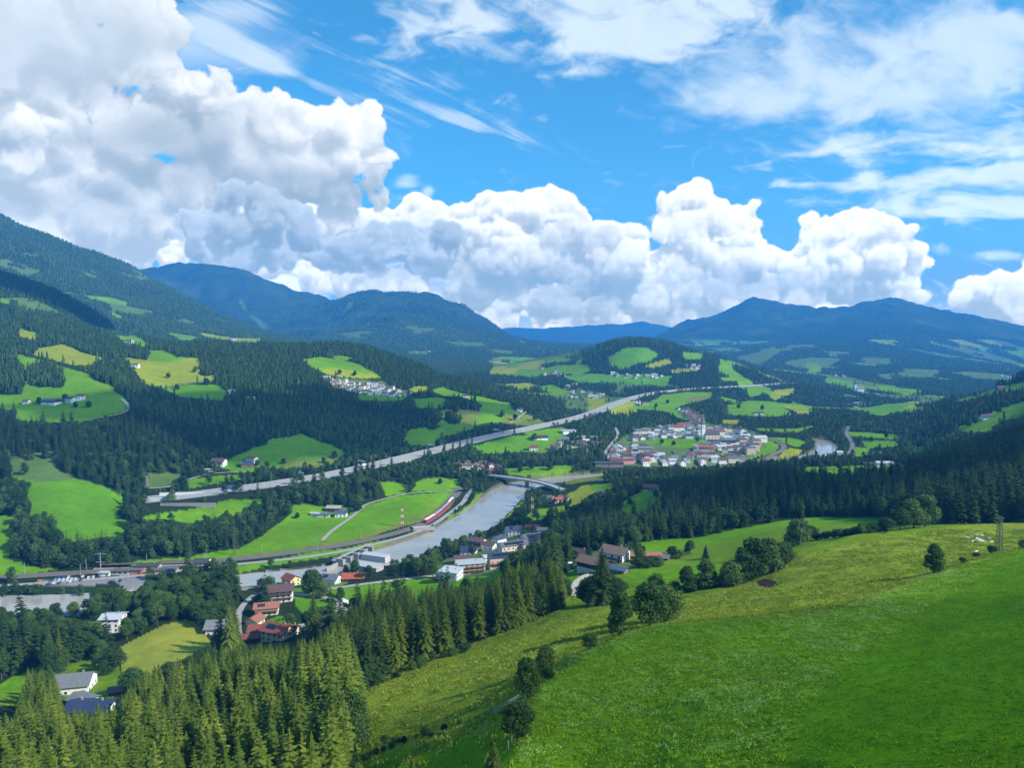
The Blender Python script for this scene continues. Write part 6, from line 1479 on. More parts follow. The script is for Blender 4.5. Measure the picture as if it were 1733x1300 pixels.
    n += settle("772,790 792,786 830,790 846,796 838,802 800,800 775,798", 9, 850, 1150, 'at the far end of the river bridge', 'houses at the far end of the bridge', 8, ['plum', 'brown', 'rust', 'tan'], ['white', 'cream'])
    n += settle("908,626 920,624 950,630 958,638 930,640 912,636", 10, 2000, 3200, 'in the upland hamlet left of the wooded knob', 'houses of the upland hamlet', 9, MIX, WMIX)
    n += settle("948,654 975,650 985,660 1020,668 1020,674 985,676 960,672", 16, 1500, 2600, 'in the hamlet above the motorway', 'houses of the hamlet above the motorway', 10, MIX, WMIX)
    n += settle("1030,632 1080,634 1125,636 1130,642 1060,644", 16, 1900, 3000, 'in the row under the wooded knob', 'houses in the row under the wooded knob', 11, MIX, ['white'])
    n += settle("1140,622 1175,617 1190,621 1180,626 1150,627", 8, 1900, 3200, 'on the shoulder right of the wooded knob', 'houses right of the wooded knob', 12, MIX, ['white'])
    n += settle("1392,626 1420,630 1432,640 1415,640", 9, 2400, 7000, 'in the far hamlet beyond the valley', 'houses of the far hamlet', 13, ['pale', 'grey', 'slate'], ['white'])
    n += settle("1437,686 1460,682 1468,690 1445,694", 9, 1300, 2600, 'in the cluster left of the far green field', 'houses left of the far green field', 15, MIX, ['white'])
    n += settle("1440,662 1500,668 1510,676 1490,678", 8, 1800, 4500, 'below the little white hill church', 'houses below the hill church', 16, MIX, ['white'])
    n += settle("690,590 740,594 745,600 700,600", 6, 3000, 6000, 'on the lower flank of the blue mountain', 'houses on the mountain flank', 17, ['pale', 'grey'], ['white'])
    n += settle("1700,632 1733,636 1733,644 1690,640", 5, 1600, 5000, 'on the far right upland', 'houses on the far right upland', 18, ['pale', 'grey'], ['white'])
    n += settle("385,572 400,572 405,578 385,578", 4, 1800, 3600, 'on the terrace meadow of the left mountain', 'houses on the terrace meadow', 19, ['pale', 'grey'], ['white'])
    print('far houses', n)
    # little hill church
    p = hit(1455, 665, lo=1800); e = empty('chapel', p, 0); tag(e, "small white pilgrimage church with a pointed tower alone on a wooded hill", 'church'); CLEAR.append((p[0], p[1], 60))
    link('nave', wall_mesh(26, 14, 14, math.radians(50), WM['white']), e); link('roof', roof_mesh(26, 14, 14, math.radians(50), RM['grey'], .4), e)
    t = MB().box(-20, -13.2, -3.4, 3.4, -2, 30).build('tower', WM['white'], e); b = MB(); b.poly([(-20.5,-4,30),(-12.7,-4,30),(-12.7,4,30),(-20.5,4,30),(-16.6,0,52)], [(0,1,4),(1,2,4),(2,3,4),(3,0,4),(3,2,1,0)]); b.build('spire', RM['slate'], t)
build_town()
print('town', round(time.time() - T_START, 1))

# --- road surfaces
def ribbon(P, w, z0, offs=None):
    """cross-section strip following a graded line; offs = (left, right) offsets from the middle"""
    Q = densify(P, 4.0) if P[0][1] < 800 else densify(P, 8.0)
    T = np.gradient(Q[:, :2], axis=0); T /= np.linalg.norm(T, axis=1, keepdims=True) + 1e-9; N = np.c_[-T[:, 1], T[:, 0]]
    a, b = offs or (w / 2, -w / 2)
    V = np.concatenate([np.c_[Q[:, :2] + N * a, Q[:, 2] + z0], np.c_[Q[:, :2] + N * b, Q[:, 2] + z0]]); n = len(Q); i = np.arange(n - 1)
    return V, np.c_[i, i + n, i + n + 1, i + 1], Q, N
def curb_wall(P, off, th, z0, z1, name, mat, parent=None):
    Q = densify(P, 8.0); T = np.gradient(Q[:, :2], axis=0); T /= np.linalg.norm(T, axis=1, keepdims=True) + 1e-9; N = np.c_[-T[:, 1], T[:, 0]]; n = len(Q)
    L = [np.c_[Q[:, :2] + N * o, Q[:, 2] + z] for o, z in ((off, z0), (off, z1), (off + th, z1), (off + th, z0))]
    V = np.concatenate(L); i = np.arange(n - 1); Fq = np.concatenate([np.c_[i + k * n, i + 1 + k * n, i + 1 + ((k + 1) % 4) * n, i + ((k + 1) % 4) * n] for k in range(4)])
    return link(name, mesh_np(name, V, Fq, [mat]), parent)
def build_roads():
    for kind, w, P in ROADS:
        z0 = .22 if P[:, 1].mean() < 700 else .4
        mat = {'motorway': M_ASPHL, 'railway': M_BALL, 'road': M_ASPHL if w < 7 else M_ASPH, 'path': M_GRAV}[kind]
        V, Fq, Q, N = ribbon(P, w, z0)
        o = link(kind if kind != 'railway' else 'railway_bed', mesh_np(kind, V, Fq, [mat])); tag(o, kind='structure')
        if kind == 'motorway':
            tag(o, "pale concrete motorway running up the valley on its embankment", kind='structure')
            for off, th, za, zb, nm in ((w/2, .35, -3.0, 1.5, 'parapet'), (-w/2 - .35, .35, -5.5, 1.6, 'parapet'), (-.2, .4, .02, 1.3, 'median_barrier')):
                curb_wall(P, off, th, z0 + za, z0 + zb * .6, nm, M_CONC, o)
            for off in (w/2 - 1.6, 7.2, 1.6, -1.6, -7.2, -w/2 + 1.6):
                V, Fq, _, _ = ribbon(P, w, z0 + .03, (off + .14, off - .14)); link('marking', mesh_np('marking', V, Fq, [M_MARK]), o)
            # darker carriageways between pale shoulders
            for a, b in ((w/2 - 2.0, 2.4), (-2.4, -w/2 + 2.0)):
                V, Fq, _, _ = ribbon(P, w, z0 + .015, (a, b)); link('carriageway', mesh_np('carriageway', V, Fq, [mat_plain('carriageway', (.30, .30, .29), .9, .15, .2)]), o)
        elif kind == 'railway':
            for off in (-3.2, -1.75, 1.75, 3.2):
                V, Fq, _, _ = ribbon(P, w, z0 + .14, (off + .09, off - .09)); link('rail', mesh_np('rail', V, Fq, [M_RAIL]), o)
        elif w >= 7:
            V, Fq, _, _ = ribbon(P, w, z0 + .02, (.08, -.08)); link('marking', mesh_np('marking', V, Fq, [M_MARK]), o)
build_roads()
def along(P, step, start=0.0):
    s = np.r_[0, np.cumsum(np.linalg.norm(np.diff(P[:, :2], axis=0), axis=1))]; out = []
    t = start
    while t < s[-1]:
        i = min(np.searchsorted(s, t, side='right') - 1, len(P) - 2); f = (t - s[i]) / max(s[i + 1] - s[i], 1e-6)
        q = P[i] + (P[i + 1] - P[i]) * f; d = P[i + 1, :2] - P[i, :2]; out.append((q, math.atan2(d[1], d[0]))); t += step
    return out
def pale_water():
    m = bpy.data.materials.new("river water"); m.use_nodes = True; nt = m.node_tree; nt.nodes.clear(); L = nt.links.new
    out = node(nt, 'ShaderNodeOutputMaterial'); p = node(nt, 'ShaderNodeBsdfPrincipled'); L(p.outputs[0], out.inputs[0])
    p.inputs['Roughness'].default_value = .09; p.inputs['IOR'].default_value = 1.33; p.inputs['Specular IOR Level'].default_value = .9
    tc = node(nt, 'ShaderNodeTexCoord'); mp = node(nt, 'ShaderNodeMapping'); mp.inputs['Scale'].default_value = (.02, .05, 1); mp.inputs['Rotation'].default_value = (0, 0, .9); L(tc.outputs['Object'], mp.inputs[0])
    n = node(nt, 'ShaderNodeTexNoise', i_Scale=1.0, i_Detail=5.0); L(mp.outputs[0], n.inputs['Vector'])
    cr = node(nt, 'ShaderNodeMix', data_type='RGBA'); L(n.outputs[0], cr.inputs[0]); cr.inputs[6].default_value = (.24, .23, .19, 1); cr.inputs[7].default_value = (.40, .39, .35, 1); L(cr.outputs[2], p.inputs['Base Color'])
    n2 = node(nt, 'ShaderNodeTexNoise', i_Scale=.5, i_Detail=4.0); L(tc.outputs['Object'], n2.inputs['Vector'])
    b = node(nt, 'ShaderNodeBump'); b.inputs['Distance'].default_value = .05; b.inputs['Strength'].default_value = .5; L(n2.outputs[0], b.inputs['Height']); L(b.outputs[0], p.inputs['Normal'])
    return m
def build_river():
    P = np.c_[RIVS[:, :2], np.zeros(len(RIVS))]
    Q = densify(np.c_[RIVS], 10.0); T = np.gradient(Q[:, :2], axis=0); T /= np.linalg.norm(T, axis=1, keepdims=True) + 1e-9; N = np.c_[-T[:, 1], T[:, 0]]
    hw = Q[:, 2:3] * .5 + 9
    V = np.concatenate([np.c_[Q[:, :2] + N * hw, 0 * hw - .1], np.c_[Q[:, :2] - N * hw, 0 * hw - .1]]); n = len(Q); i = np.arange(n - 1)
    o = link('river', mesh_np('river', V, np.c_[i, i + n, i + n + 1, i + 1], [pale_water()])); tag(o, "broad grey-green river winding through the valley", kind='structure')
build_river()
def bridge(name, pts, w, label, piers, deck=1.4, rail=True, cat='bridge'):
    P = np.array([pix2world(np.array(a), np.array(b), np.array(c)) for a, b, c in pts]); P = chaikin(P, 2)
    c0 = P[len(P) // 2]; e = empty(name, tuple(c0)); tag(e, label, cat)
    R = P - c0
    V, Fq, Q, N = ribbon(R - [0, 0, 0], w, 0.0); V, Fq, Q, N = ribbon(P, w, 0.0)
    link('roadway', mesh_np('roadway', V - c0, Fq, [M_ASPHL]), e)
    for off, s in ((w / 2, 1), (-w / 2 - .3, 1)):
        curb_wall(R, off, .3, -deck, .9, 'parapet', M_CONC, e)
    curb_wall(R, -w / 2 + .02, w - .04, -deck, -.03, 'deck', M_CONCD, e)
    for t in piers:
        q = P[int(t * (len(P) - 1))]; zg = -3.0
        MB().box(-1.0, 1.0, -w * .32, w * .32, zg - q[2], -deck).build('pier', M_CONC, e, loc=tuple(q - c0), rot=math.atan2(P[-1, 1] - P[0, 1], P[-1, 0] - P[0, 0]))
    return e
bridge('road_bridge', [(775,799,960),(800,802,945),(835,805,920),(870,809,905),(905,814,890),(935,822,868),(952,829,850)], 10, "curved concrete road bridge crossing the river on slender piers", (.28, .36, .62))
bridge('footbridge', [(232,985,548),(216,999,530),(203,1011,518),(190,1022,508)], 6, "narrow concrete bridge from the station forecourt across the river", (.5,), 1.0)
def motorway_piers():
    for px in (690, 716, 742, 768):
        i = int(np.argmin(np.abs(world2pix(MW[:, 0], MW[:, 1], MW[:, 2])[0] - px))); q = MW[i]; d = MW[min(i + 1, len(MW) - 1)] - MW[i - 1]; a = math.atan2(d[1], d[0])
        n = np.array([math.sin(a), -math.cos(a)]) * 15.6
        MB().box(-1.6, 1.6, -1.2, 1.2, -16, -1.0).build('viaduct_pier', M_CONC, loc=(q[0] + n[0], q[1] + n[1], q[2]), rot=a)
        tag(bpy.context.scene.objects[-1] if False else COL.objects[-1], ["concrete viaduct pier under the motorway, end nearest the dark wood", "concrete viaduct pier under the motorway beside the end pier", "concrete viaduct pier under the motorway, second from the bridge side", "concrete viaduct pier under the motorway nearest the river bridge"][(690, 716, 742, 768).index(px)], 'pier', 'viaduct piers')
motorway_piers()
# --- weir with concrete piers across the river
def weir():
    a = floor_pt(np.array(572.), np.array(958.)); b = floor_pt(np.array(622.), np.array(934.)); L = float(np.linalg.norm(b - a)); ang = math.atan2(b[1] - a[1], b[0] - a[0])
    e = empty('weir', (a[0], a[1], 0), ang); tag(e, "concrete weir with tall piers and sluice gates across the river", 'weir')
    n = 5
    for i in range(n):
        x = L * i / (n - 1); MB().box(x - .9, x + .9, -6, 5, -3, 5.0 if i else 6.5).build('pier', M_CONC, e)
        if i < n - 1: MB().box(x + .92, x + L / (n - 1) - .92, -1, 0, -3, 3.4).build('sluice_gate', M_CONCD, e)
    MB().box(-4, L + 6, 1, 4, 5.02, 5.6).build('walkway', M_CONC, e)
    # apron walls beside the tail water
    p = floor_pt(np.array(548.), np.array(966.)); MB().box(-16, 0, -1, 0, -3, 3.4).build('retaining_wall', M_CONC, e)
weir()
# --- railway masts, pylons, lamps
def catenary_mast():
    e = empty('catenary_mast', (0, 0, 0)); b = MB(); b.tube((0, 0, -.5), (0, 0, 9.5), .22, .15, 6); b.build('mast', M_CONC, e)
    b = MB(); b.tube((0, 0, 7.4), (0, 3.4, 7.9), .07).tube((0, 0, 8.6), (0, 3.2, 7.9), .05).tube((0, 0, 6.2), (0, 3.0, 6.0), .05); b.build('bracket', M_STEEL, e); return e
def copy_thing(o, loc=None, rot=None, label=None, parent=None):
    c = o.copy(); COL.objects.link(c)
    if parent is not None: c.parent = parent
    if loc is not None: c.location = loc
    if rot is not None: c.rotation_euler = (0, 0, rot)
    if label: c['label'] = label
    for ch in list(o.children): copy_thing(ch, parent=c)
    return c
def masts():
    first = catenary_mast(); used = False; k = 0
    S = along(RW, 46, 10)
    for j, (q, a) in enumerate(S):
        for sd in ((1, -1) if j % 2 == 0 else (1,)):
            x = q[0] - math.sin(a) * 6.6 * sd; y = q[1] + math.cos(a) * 6.6 * sd; px, py, _ = world2pix(x, y, q[2])
            if px < -40: continue
            z = float(height(np.array([x]), np.array([y]))[0])
            o = first if not used else copy_thing(first); used = True
            o.location = (x, y, z); o.rotation_euler = (0, 0, a + (math.pi if sd > 0 else 0))
            where = 'by the station car park' if px < 190 else 'at the station platforms' if px < 360 else 'below the plantation wood' if px < 520 else 'along the valley field' if px < 700 else 'near the road underpass'
            tag(o, f"grey railway mast {where}, {'field' if sd > 0 else 'river'} side of the track", 'mast', 'catenary masts along the railway'); CLEAR.append((x, y, 2)); k += 1
    print('masts', k)
masts()
def lattice(name, h, w0, w1, mat, label, arms, pos, mat2=None, n=10, r=.07):
    e = empty(name, pos); tag(e, label, 'pylon'); b = MB(); c = MB()
    def W(z): return w0 + (w1 - w0) * z / h
    for i in range(n):
        z0, z1 = h * i / n, h * (i + 1) / n; a, d = W(z0) / 2, W(z1) / 2; bb = c if (mat2 and i % 2) else b
        C0 = [(-a, -a), (a, -a), (a, a), (-a, a)]; C1 = [(-d, -d), (d, -d), (d, d), (-d, d)]
        for k in range(4):
            j = (k + 1) % 4
            bb.tube((*C0[k], z0), (*C1[k], z1), r * 1.4, n=4).tube((*C0[k], z0), (*C1[j], z1), r * .8, n=4).tube((*C0[j], z0), (*C1[k], z1), r * .8, n=4)
    b.build('lattice', mat, e)
    if mat2: c.build('white_lattice', mat2, e)
    for z, l in arms:
        a = MB(); a.tube((-l, 0, z), (l, 0, z), r * 1.5, n=4).tube((-l, 0, z), (0, 0, z + .8), r, n=4).tube((l, 0, z), (0, 0, z + .8), r, n=4)
        ar = a.build('crossarm', mat, e)
        for x in (-l, -l * .5, l * .5, l): MB().tube((x, 0, z + .05), (x, 0, z + .5), .09, .05, 5).build('insulator', M_CONC, ar)
    return e
M_GREENST = mat_plain("green painted steel", (.09, .12, .09), .6, .15, 1)
M_REDP = mat_plain("red paint", (.42, .06, .03), .6, .1, 1)
p = hit(1690, 936, lo=120, carve=True); lattice('lattice_pylon', 13.4, 1.7, .9, M_GREENST, "green lattice power pylon on the pasture beside the grazing cows", [(11.0, 1.0), (12.6, 1.3)], p)
p = hit(681, 893, lo=500, carve=True); CLEAR.append((p[0], p[1], 6)); lattice('lattice_mast', 23, 2.6, 1.4, M_REDP, "red and white lattice mast beside the railway in the valley field", [], p, WM['white'], n=7, r=.09)
p = hit(397, 940, lo=500, carve=True); CLEAR.append((p[0], p[1], 6)); lattice('lattice_mast', 26, 2.2, 1.0, M_GREENST, "dark slim lattice mast in front of the plantation wood", [(21, 2.4), (24, 1.8)], p, n=9)
p = hit(901, 880, lo=600, carve=True); CLEAR.append((p[0], p[1], 9)); lattice('lattice_mast', 24, 3.0, 1.6, M_REDP, "red lattice mast with white top on the right river bank", [], p, WM['white'], n=6, r=.09)
p = hit(249, 828, lo=650, carve=True); CLEAR.append((p[0], p[1], 4)); MB().box(-1.0, 1.0, -1.0, 1.0, -1, 15).build('tower', WM['greywood'], loc=tuple(p)); tag(COL.objects[-1], "slim pale tower standing at the edge of the dark wood above the motorway end", 'tower'); COL.objects[-1].name = 'transmitter_tower'
def pole(px, py, h, label, lo=100, r=.14, arm=True, name='utility_pole', mat=None):
    p = hit(px, py, lo=lo, carve=True); e = empty(name, p); tag(e, label, 'pole'); MB().tube((0, 0, -.5), (0, 0, h), r, r * .7, 7).build('post', mat or M_GREYW, e)
    if arm: MB().tube((-.7, 0, h - .5), (.7, 0, h - .5), .07, n=5).build('crossarm', mat or M_GREYW, e)
    return e
M_GREYW = mat_plain("weathered wood", (.30, .27, .23), .9, .2, 4)
pole(1355, 922, 8.2, "pale wooden utility pole at the hedge end beside the bright meadow", r=.2)
pole(1496, 940, 8.5, "thin wooden pole in the middle of the pasture", r=.1, arm=False)
pole(171, 976, 20, "tall station lamp mast with two crossarms beside the kiosk", lo=480, r=.35, arm=False, name='lamp_mast', mat=M_CONC)
e_ = COL.objects[-2]
for z_, l_ in ((11.5, 3.6), (18.2, 4.2)): MB().box(-l_, l_, -.2, .2, z_, z_ + .35).build('crossarm', M_CONC, [o for o in COL.objects if o.name.startswith('lamp_mast')][0])
# motorway gantries and lamps
def motorway_furniture():
    S = along(MW, 30, 20)
    first = None
    for j, (q, a) in enumerate(S):
        px, py, _ = world2pix(*q)
        if px > 1010: break
        x = q[0] - math.sin(a) * 15.6; y = q[1] + math.cos(a) * 15.6
        if first is None:
            first = empty('street_lamp', (0, 0, 0)); MB().tube((0, 0, -1), (0, 0, 10), .14, .09, 6).build('post', M_STEEL, first); b = MB(); b.tube((0, 0, 10), (0, -2.2, 10.4), .06, n=5).box(-.2, .2, -3.0, -2.2, 10.34, 10.48); b.build('lamp_head', M_STEEL, first); o = first
        else: o = copy_thing(first)
        o.location = (x, y, q[2]); o.rotation_euler = (0, 0, a); 
        where = 'near the motorway end plaza' if px < 400 else 'above the plantation wood' if px < 640 else 'on the viaduct stretch' if px < 820 else 'above the hamlet field'
        tag(o, f"thin grey motorway lamp {where}", 'street lamp', 'lamps along the motorway')
    for px, lab in ((502, "steel sign gantry over the motorway above the plantation wood"), (630, "steel sign gantry over the motorway before the viaduct"), (748, "steel sign gantry on the motorway after the viaduct"), (842, "steel sign gantry on the motorway above the hamlet field")):
        i = int(np.argmin(np.abs(world2pix(MW[:, 0], MW[:, 1], MW[:, 2])[0] - px))); q = MW[i]; d = MW[i + 1] - MW[i - 1]; a = math.atan2(d[1], d[0])
        e = empty('sign_gantry', tuple(q), a); tag(e, lab, 'gantry'); MB().tube((0, 1.5, 0), (0, 1.5, 8), .25).tube((0, 15.4, 0), (0, 15.4, 8), .25).build('post', M_STEEL, e)
        MB().box(-.4, .4, 1, 15.8, 7.4, 8.6).build('beam', M_STEEL, e); MB().box(-.55, -.42, 4, 14, 6.6, 9.2).build('sign_panel', WM['pale'], e)
motorway_furniture()
# --- vehicles
def car_meshes(L=4.3, W=1.8, van=False):
    b = MB(); H1 = .85; prof = [(-L/2, .35), (-L/2, .75), (-L/2 + .15, .92), (L/2 - 1.0, .98), (L/2 - .1, .78), (L/2, .6), (L/2, .35)]
    def ext(b, prof, w): 
        n = len(prof); P = [(x, -w/2, z) for x, z in prof] + [(x, w/2, z) for x, z in prof]
        b.poly(P, [tuple(range(n))[::-1], tuple(range(n, 2 * n))] + [(i, (i + 1) % n, n + (i + 1) % n, n + i) for i in range(n)])
    ext(b, prof, W); body = b
    g = MB(); top = 1.9 if van else 1.45; ext(g, [(-L/2 + .2, .94), (-L/2 + .45, top - .08), (L/2 - 2.0, top - .06), (L/2 - 1.25, .99)], W * .86)
    r = MB(); ext(r, [(-L/2 + .5, top - .075), (-L/2 + .7, top + .02), (L/2 - 2.25, top + .03), (L/2 - 2.05, top - .05)], W * .82)
    w = MB(); w.tube((0, -.1, 0), (0, .1, 0), .33, n=12)
    return body, g.mesh('windows', [M_GLASS]), r, w.mesh('wheel', [M_TYRE])
_cb, _cg, _cr, _cw = car_meshes(); _CARS = {}
def car(colour, loc, rot, label, group=None, name='parked_car', cat='car'):
    if colour not in _CARS: _CARS[colour] = (_cb.mesh('body', [M_CAR[colour]]), _cr.mesh('roof_panel', [M_CAR[colour]]))
    e = empty(name, loc, rot); tag(e, label, cat, group); b, r = _CARS[colour]; link('body', b, e); link('windows', _cg, e); link('roof_panel', r, e)
    for x in (-1.3, 1.35):
        for y in (-.82, .82): link('wheel', _cw, e, (x, y, .33))
    return e
def cars():
    rg = np.random.default_rng(2); k = 0
    for row, (x0, y0, x1, y1, n) in enumerate(((74, 990, 100, 988, 4), (86, 984, 128, 981, 7), (100, 979, 140, 977, 6), (118, 986, 136, 983, 3), (150, 979, 166, 977, 3), (186, 986, 203, 984, 4))):
        for i in range(n):
            px = x0 + (x1 - x0) * i / max(1, n - 1) + rg.random(); py = y0 + (y1 - y0) * i / max(1, n - 1)
            q = hit(px, py, lo=480, carve=True); c = str(rg.choice(['white', 'silver', 'black', 'blue', 'grey', 'red', 'white', 'silver'], p=[.22, .16, .18, .12, .12, .06, .08, .06]))
            car(c, (q[0], q[1], q[2] + .1), 1.9 + rg.random() * .1, f"{c} car parked in the {['front left row', 'second row', 'back row', 'short middle row', 'row by the lamp mast', 'row beside the bus shelter'][row]} of the station car park", 'cars parked at the station'); k += 1
            CLEAR.append((q[0], q[1], 3))
    q = hit(67, 985, lo=480, carve=True); car('orange', (q[0], q[1], q[2] + .1), 1.6, "orange vehicle parked at the left end of the station car park")
    S = along(MW, 37, 8)
    for j, c, side, lab in ((5, 'white', 1, "white car on the motorway near the end plaza"), (11, 'silver', -1, "silver car on the motorway above the plantation wood"), (16, 'black', 1, "black car on the motorway near the first gantry"), (23, 'white', 1, "white car on the motorway viaduct"), (27, 'red', -1, "red car on the motorway beyond the viaduct"), (33, 'silver', 1, "silver car on the far stretch of the motorway")):
        if j < len(S):
            q, a = S[j]; n = np.array([-math.sin(a), math.cos(a)]) * 8 * side; car(c, (q[0] + n[0], q[1] + n[1], q[2] + .45), a, lab, name='car')
    for px, colr, lab in ((393, 'blue', "blue lorry driving on the motorway near the end plaza"), (612, 'white', "white lorry driving on the motorway above the long plantation")):
        i = int(np.argmin(np.abs(world2pix(MW[:, 0], MW[:, 1], MW[:, 2])[0] - px))); q = MW[i]; d = MW[i + 1] - MW[i - 1]; a = math.atan2(d[1], d[0]); n = np.array([-math.sin(a), math.cos(a)]) * 6
        e = empty('lorry', (q[0] + n[0], q[1] + n[1], q[2] + .45), a); tag(e, lab, 'lorry'); MB().box(-7, 4, -1.25, 1.25, 1.0, 3.9).build('cargo_box', M_CAR[colr], e); MB().box(4.25, 6.5, -1.2, 1.2, .7, 3.2).build('cab', M_CAR['white' if colr == 'blue' else 'silver'], e)
        for x in (-5.5, -4.3, 5.3):
            for y in (-1.1, 1.1): MB().tube((x, y - .15, .5), (x, y + .15, .5), .5, n=12).build('wheel', M_TYRE, e)
cars()
def train():
    S = along(RW, 1.0); pxs = np.array([world2pix(*q)[0] for q, a in S]); i0 = int(np.argmin(np.abs(pxs - 716)))
    e = None; z = .5
    for c in range(4):
        i = min(i0 + 12 + c * 25, len(S) - 14); q, a = S[i]; q2, _ = S[min(i + 12, len(S) - 1)]; q1, _ = S[i - 12]; a = math.atan2(q2[1] - q1[1], q2[0] - q1[0]); cx = (q1[0] + q2[0]) / 2 + math.sin(a) * 2.4; cy = (q1[1] + q2[1]) / 2 - math.cos(a) * 2.4
        if e is None: e = empty('passenger_train', (cx, cy, q[2] + z)); tag(e, "red and white passenger train on the railway beside the river", 'train'); o0 = (cx, cy, q[2] + z)
        m = [M_CAR['red'], WM['white']]; b = MB(); b.mi = 0; b.box(-12, 12, -1.45, 1.45, .7, 3.5); b.mi = 1; b.box(-11.8, 11.8, -1.25, 1.25, 3.5, 3.8)
        cr = b.build('carriage', m if c in (0, 3) else [M_CAR['red'], M_CAR['silver']], e, loc=(cx - o0[0], cy - o0[1], q[2] + z - o0[2]), rot=a)
        MB().box(-11.2, 11.2, -1.48, 1.48, 2.0, 2.9).build('window_band', M_GLASS, cr)
        for x in (-8.5, 8.5): MB().box(x - 1.6, x + 1.6, -1.1, 1.1, .1, .69).build('bogie', M_TYRE, cr)
train()
# blue container, hay bales in white wrap
p = hit(965, 962, lo=330, carve=True); e = empty('container', p, .1); tag(e, "bright blue upright container on the farmyard lawn", 'container'); MB().box(-1.3, 1.3, -1.2, 1.2, 0, 3.2).build('body', mat_plain('blue sheet', (.02, .12, .55), .5, .05), e); MB().box(-.9, .9, -1.26, -1.2, .2, 2.8).build('door', mat_plain('light blue sheet', (.05, .2, .6), .5, .05), e); MB().box(-1.35, 1.35, -1.25, 1.25, 3.202, 3.35).build('lid', WM['white'], e)
def bales():
    P = [(579 + 4.2 * i, 1016.5 + 1.5 * i) for i in range(5)] + [(581 + 4.2 * i, 1020 + 1.5 * i) for i in range(4)] + [(612 + 4 * i, 1026 + 2.2 * i) for i in range(3)]
    m = mat_plain('bale wrap', (.72, .76, .72), .35, .06, 2, bump=.03); first = None
    for i, (px, py) in enumerate(P):
        q = hit(px, py, lo=330, carve=True)
        if first is None: first = MB().tube((-.75, 0, .72), (.75, 0, .72), .75, n=14).mesh('silage_bale', [m])
        o = link('silage_bale', first, None, (q[0], q[1], q[2]), .3); tag(o, "round silage bale wrapped in white film " + ("in the main stack beside the road" if i < 9 else "in the small stack behind the dark spruces"), 'bale', 'silage bales beside the green strip'); CLEAR.append((q[0], q[1], 3))
bales()
# station platforms with canopies
for px, py, w, lab in ((205, 962, 34, "platform canopy with brown roof behind the bus shelter"), (300, 957, 30, "long platform canopy with reddish roof behind the station")):
    q = hit(px, py, lo=480, carve=True); e = empty('platform_canopy', q, .07); tag(e, lab, 'canopy'); MB().box(-w/2, w/2, -2.2, 2.2, 3.6, 3.85).build('roof', RM['brown'], e); MB().box(-w/2 - 4, w/2 + 4, -2.6, 2.6, -.6, .7).build('platform', M_CONC, e)
    for x in np.linspace(-w/2 + 1, w/2 - 1, 6): MB().tube((x, 0, .72), (x, 0, 3.58), .12).build('post', M_STEEL, e)
# concrete plaza walls at the motorway end
for px, py, w, h, rot, lab in ((318, 857, 58, 3.2, .03, "long concrete retaining wall below the motorway end plaza"), (270, 848, 20, 4.5, .0, "glass noise wall at the left end of the motorway plaza"), (308, 838, 48, 3.2, .12, "white noise barrier behind the motorway end plaza")):
    q = hit(px, py, lo=600, carve=True); e = empty('noise_wall' if 'noise' in lab else 'retaining_wall', q, rot); tag(e, lab, 'wall'); MB().box(-w/2, w/2, -.3, .3, -2, h).build('panel', WM['pale'] if 'noise' in lab else M_CONC, e); MB().box(-w/2 - .1, w/2 + .1, -.4, .4, h + .003, h + .25).build('coping', M_CONC, e)
# rubble works yard by the track
q = hit(716, 895, lo=550, carve=True); e = empty('concrete_basin', q, .35); tag(e, "pale concrete yard walls between the railway and the river", 'basin'); MB().box(-11, 11, -6, -5.4, -1, 3).box(-11, -10.4, -5.38, 6, -1, 3).box(10.4, 11, -5.38, 6, -1, 3).build('wall', M_CONC, e); MB().box(-10.3, 10.3, -5.3, 6, -1, 1.2).build('fill', M_GRAV, e); CLEAR.append((q[0], q[1], 14))
print('built things', round(time.time() - T_START, 1))

# --- cows
def cow_mesh(seed, lying=False):
    r = np.random.default_rng(seed)
    zb = 1.05 if not lying else .48
    V = [(0,0,zb), (-.75,0,zb+.02), (.55,0,zb), (.95,0,zb+.12), (1.25,0,zb+(.25 if r.random() < .5 else -.25)), (1.55,0,zb+(.1 if r.random() < .5 else -.5))]
    R = [(.36,.40), (.30,.33), (.36,.42), (.20,.24), (.14,.15), (.09,.09)]
    E = [(0,1),(0,2),(2,3),(3,4),(4,5)]
    leg = .62 if not lying else .3
    for bx, base in ((-.75, 1), (.55, 2)):
        for s in (-1, 1):
            k = len(V); V += [(bx, s*.22, zb-.25), (bx + (.06 if base == 1 else 0), s*.23, zb-.25-leg*.5), (bx - .02, s*.23, .04)]; R += [(.15,.13), (.075,.075), (.06,.06)]; E += [(base,k),(k,k+1),(k+1,k+2)]
    k = len(V); V += [(-1.08,0,zb+.05), (-1.12,0,zb-.5)]; R += [(.05,.05),(.03,.03)]; E += [(1,k),(k,k+1)]
    k = len(V); V += [(1.30,.16,V[4][2]+.12),(1.30,-.16,V[4][2]+.12)]; R += [(.05,.03)]*2; E += [(4,k),(4,k+1)]
    me = bpy.data.meshes.new('cow'); me.from_pydata(V, E, []); o = bpy.data.objects.new('cow_build', me); COL.objects.link(o)
    o.modifiers.new('s', 'SKIN'); sv = me.skin_vertices[0].data
    for i, q in enumerate(R): sv[i].radius = q
    sv[0].use_root = True
    o.modifiers.new('u', 'SUBSURF').render_levels = 1; o.modifiers['u'].levels = 1
    dg = bpy.context.evaluated_depsgraph_get(); m = bpy.data.meshes.new_from_object(o.evaluated_get(dg)); bpy.data.objects.remove(o); return m
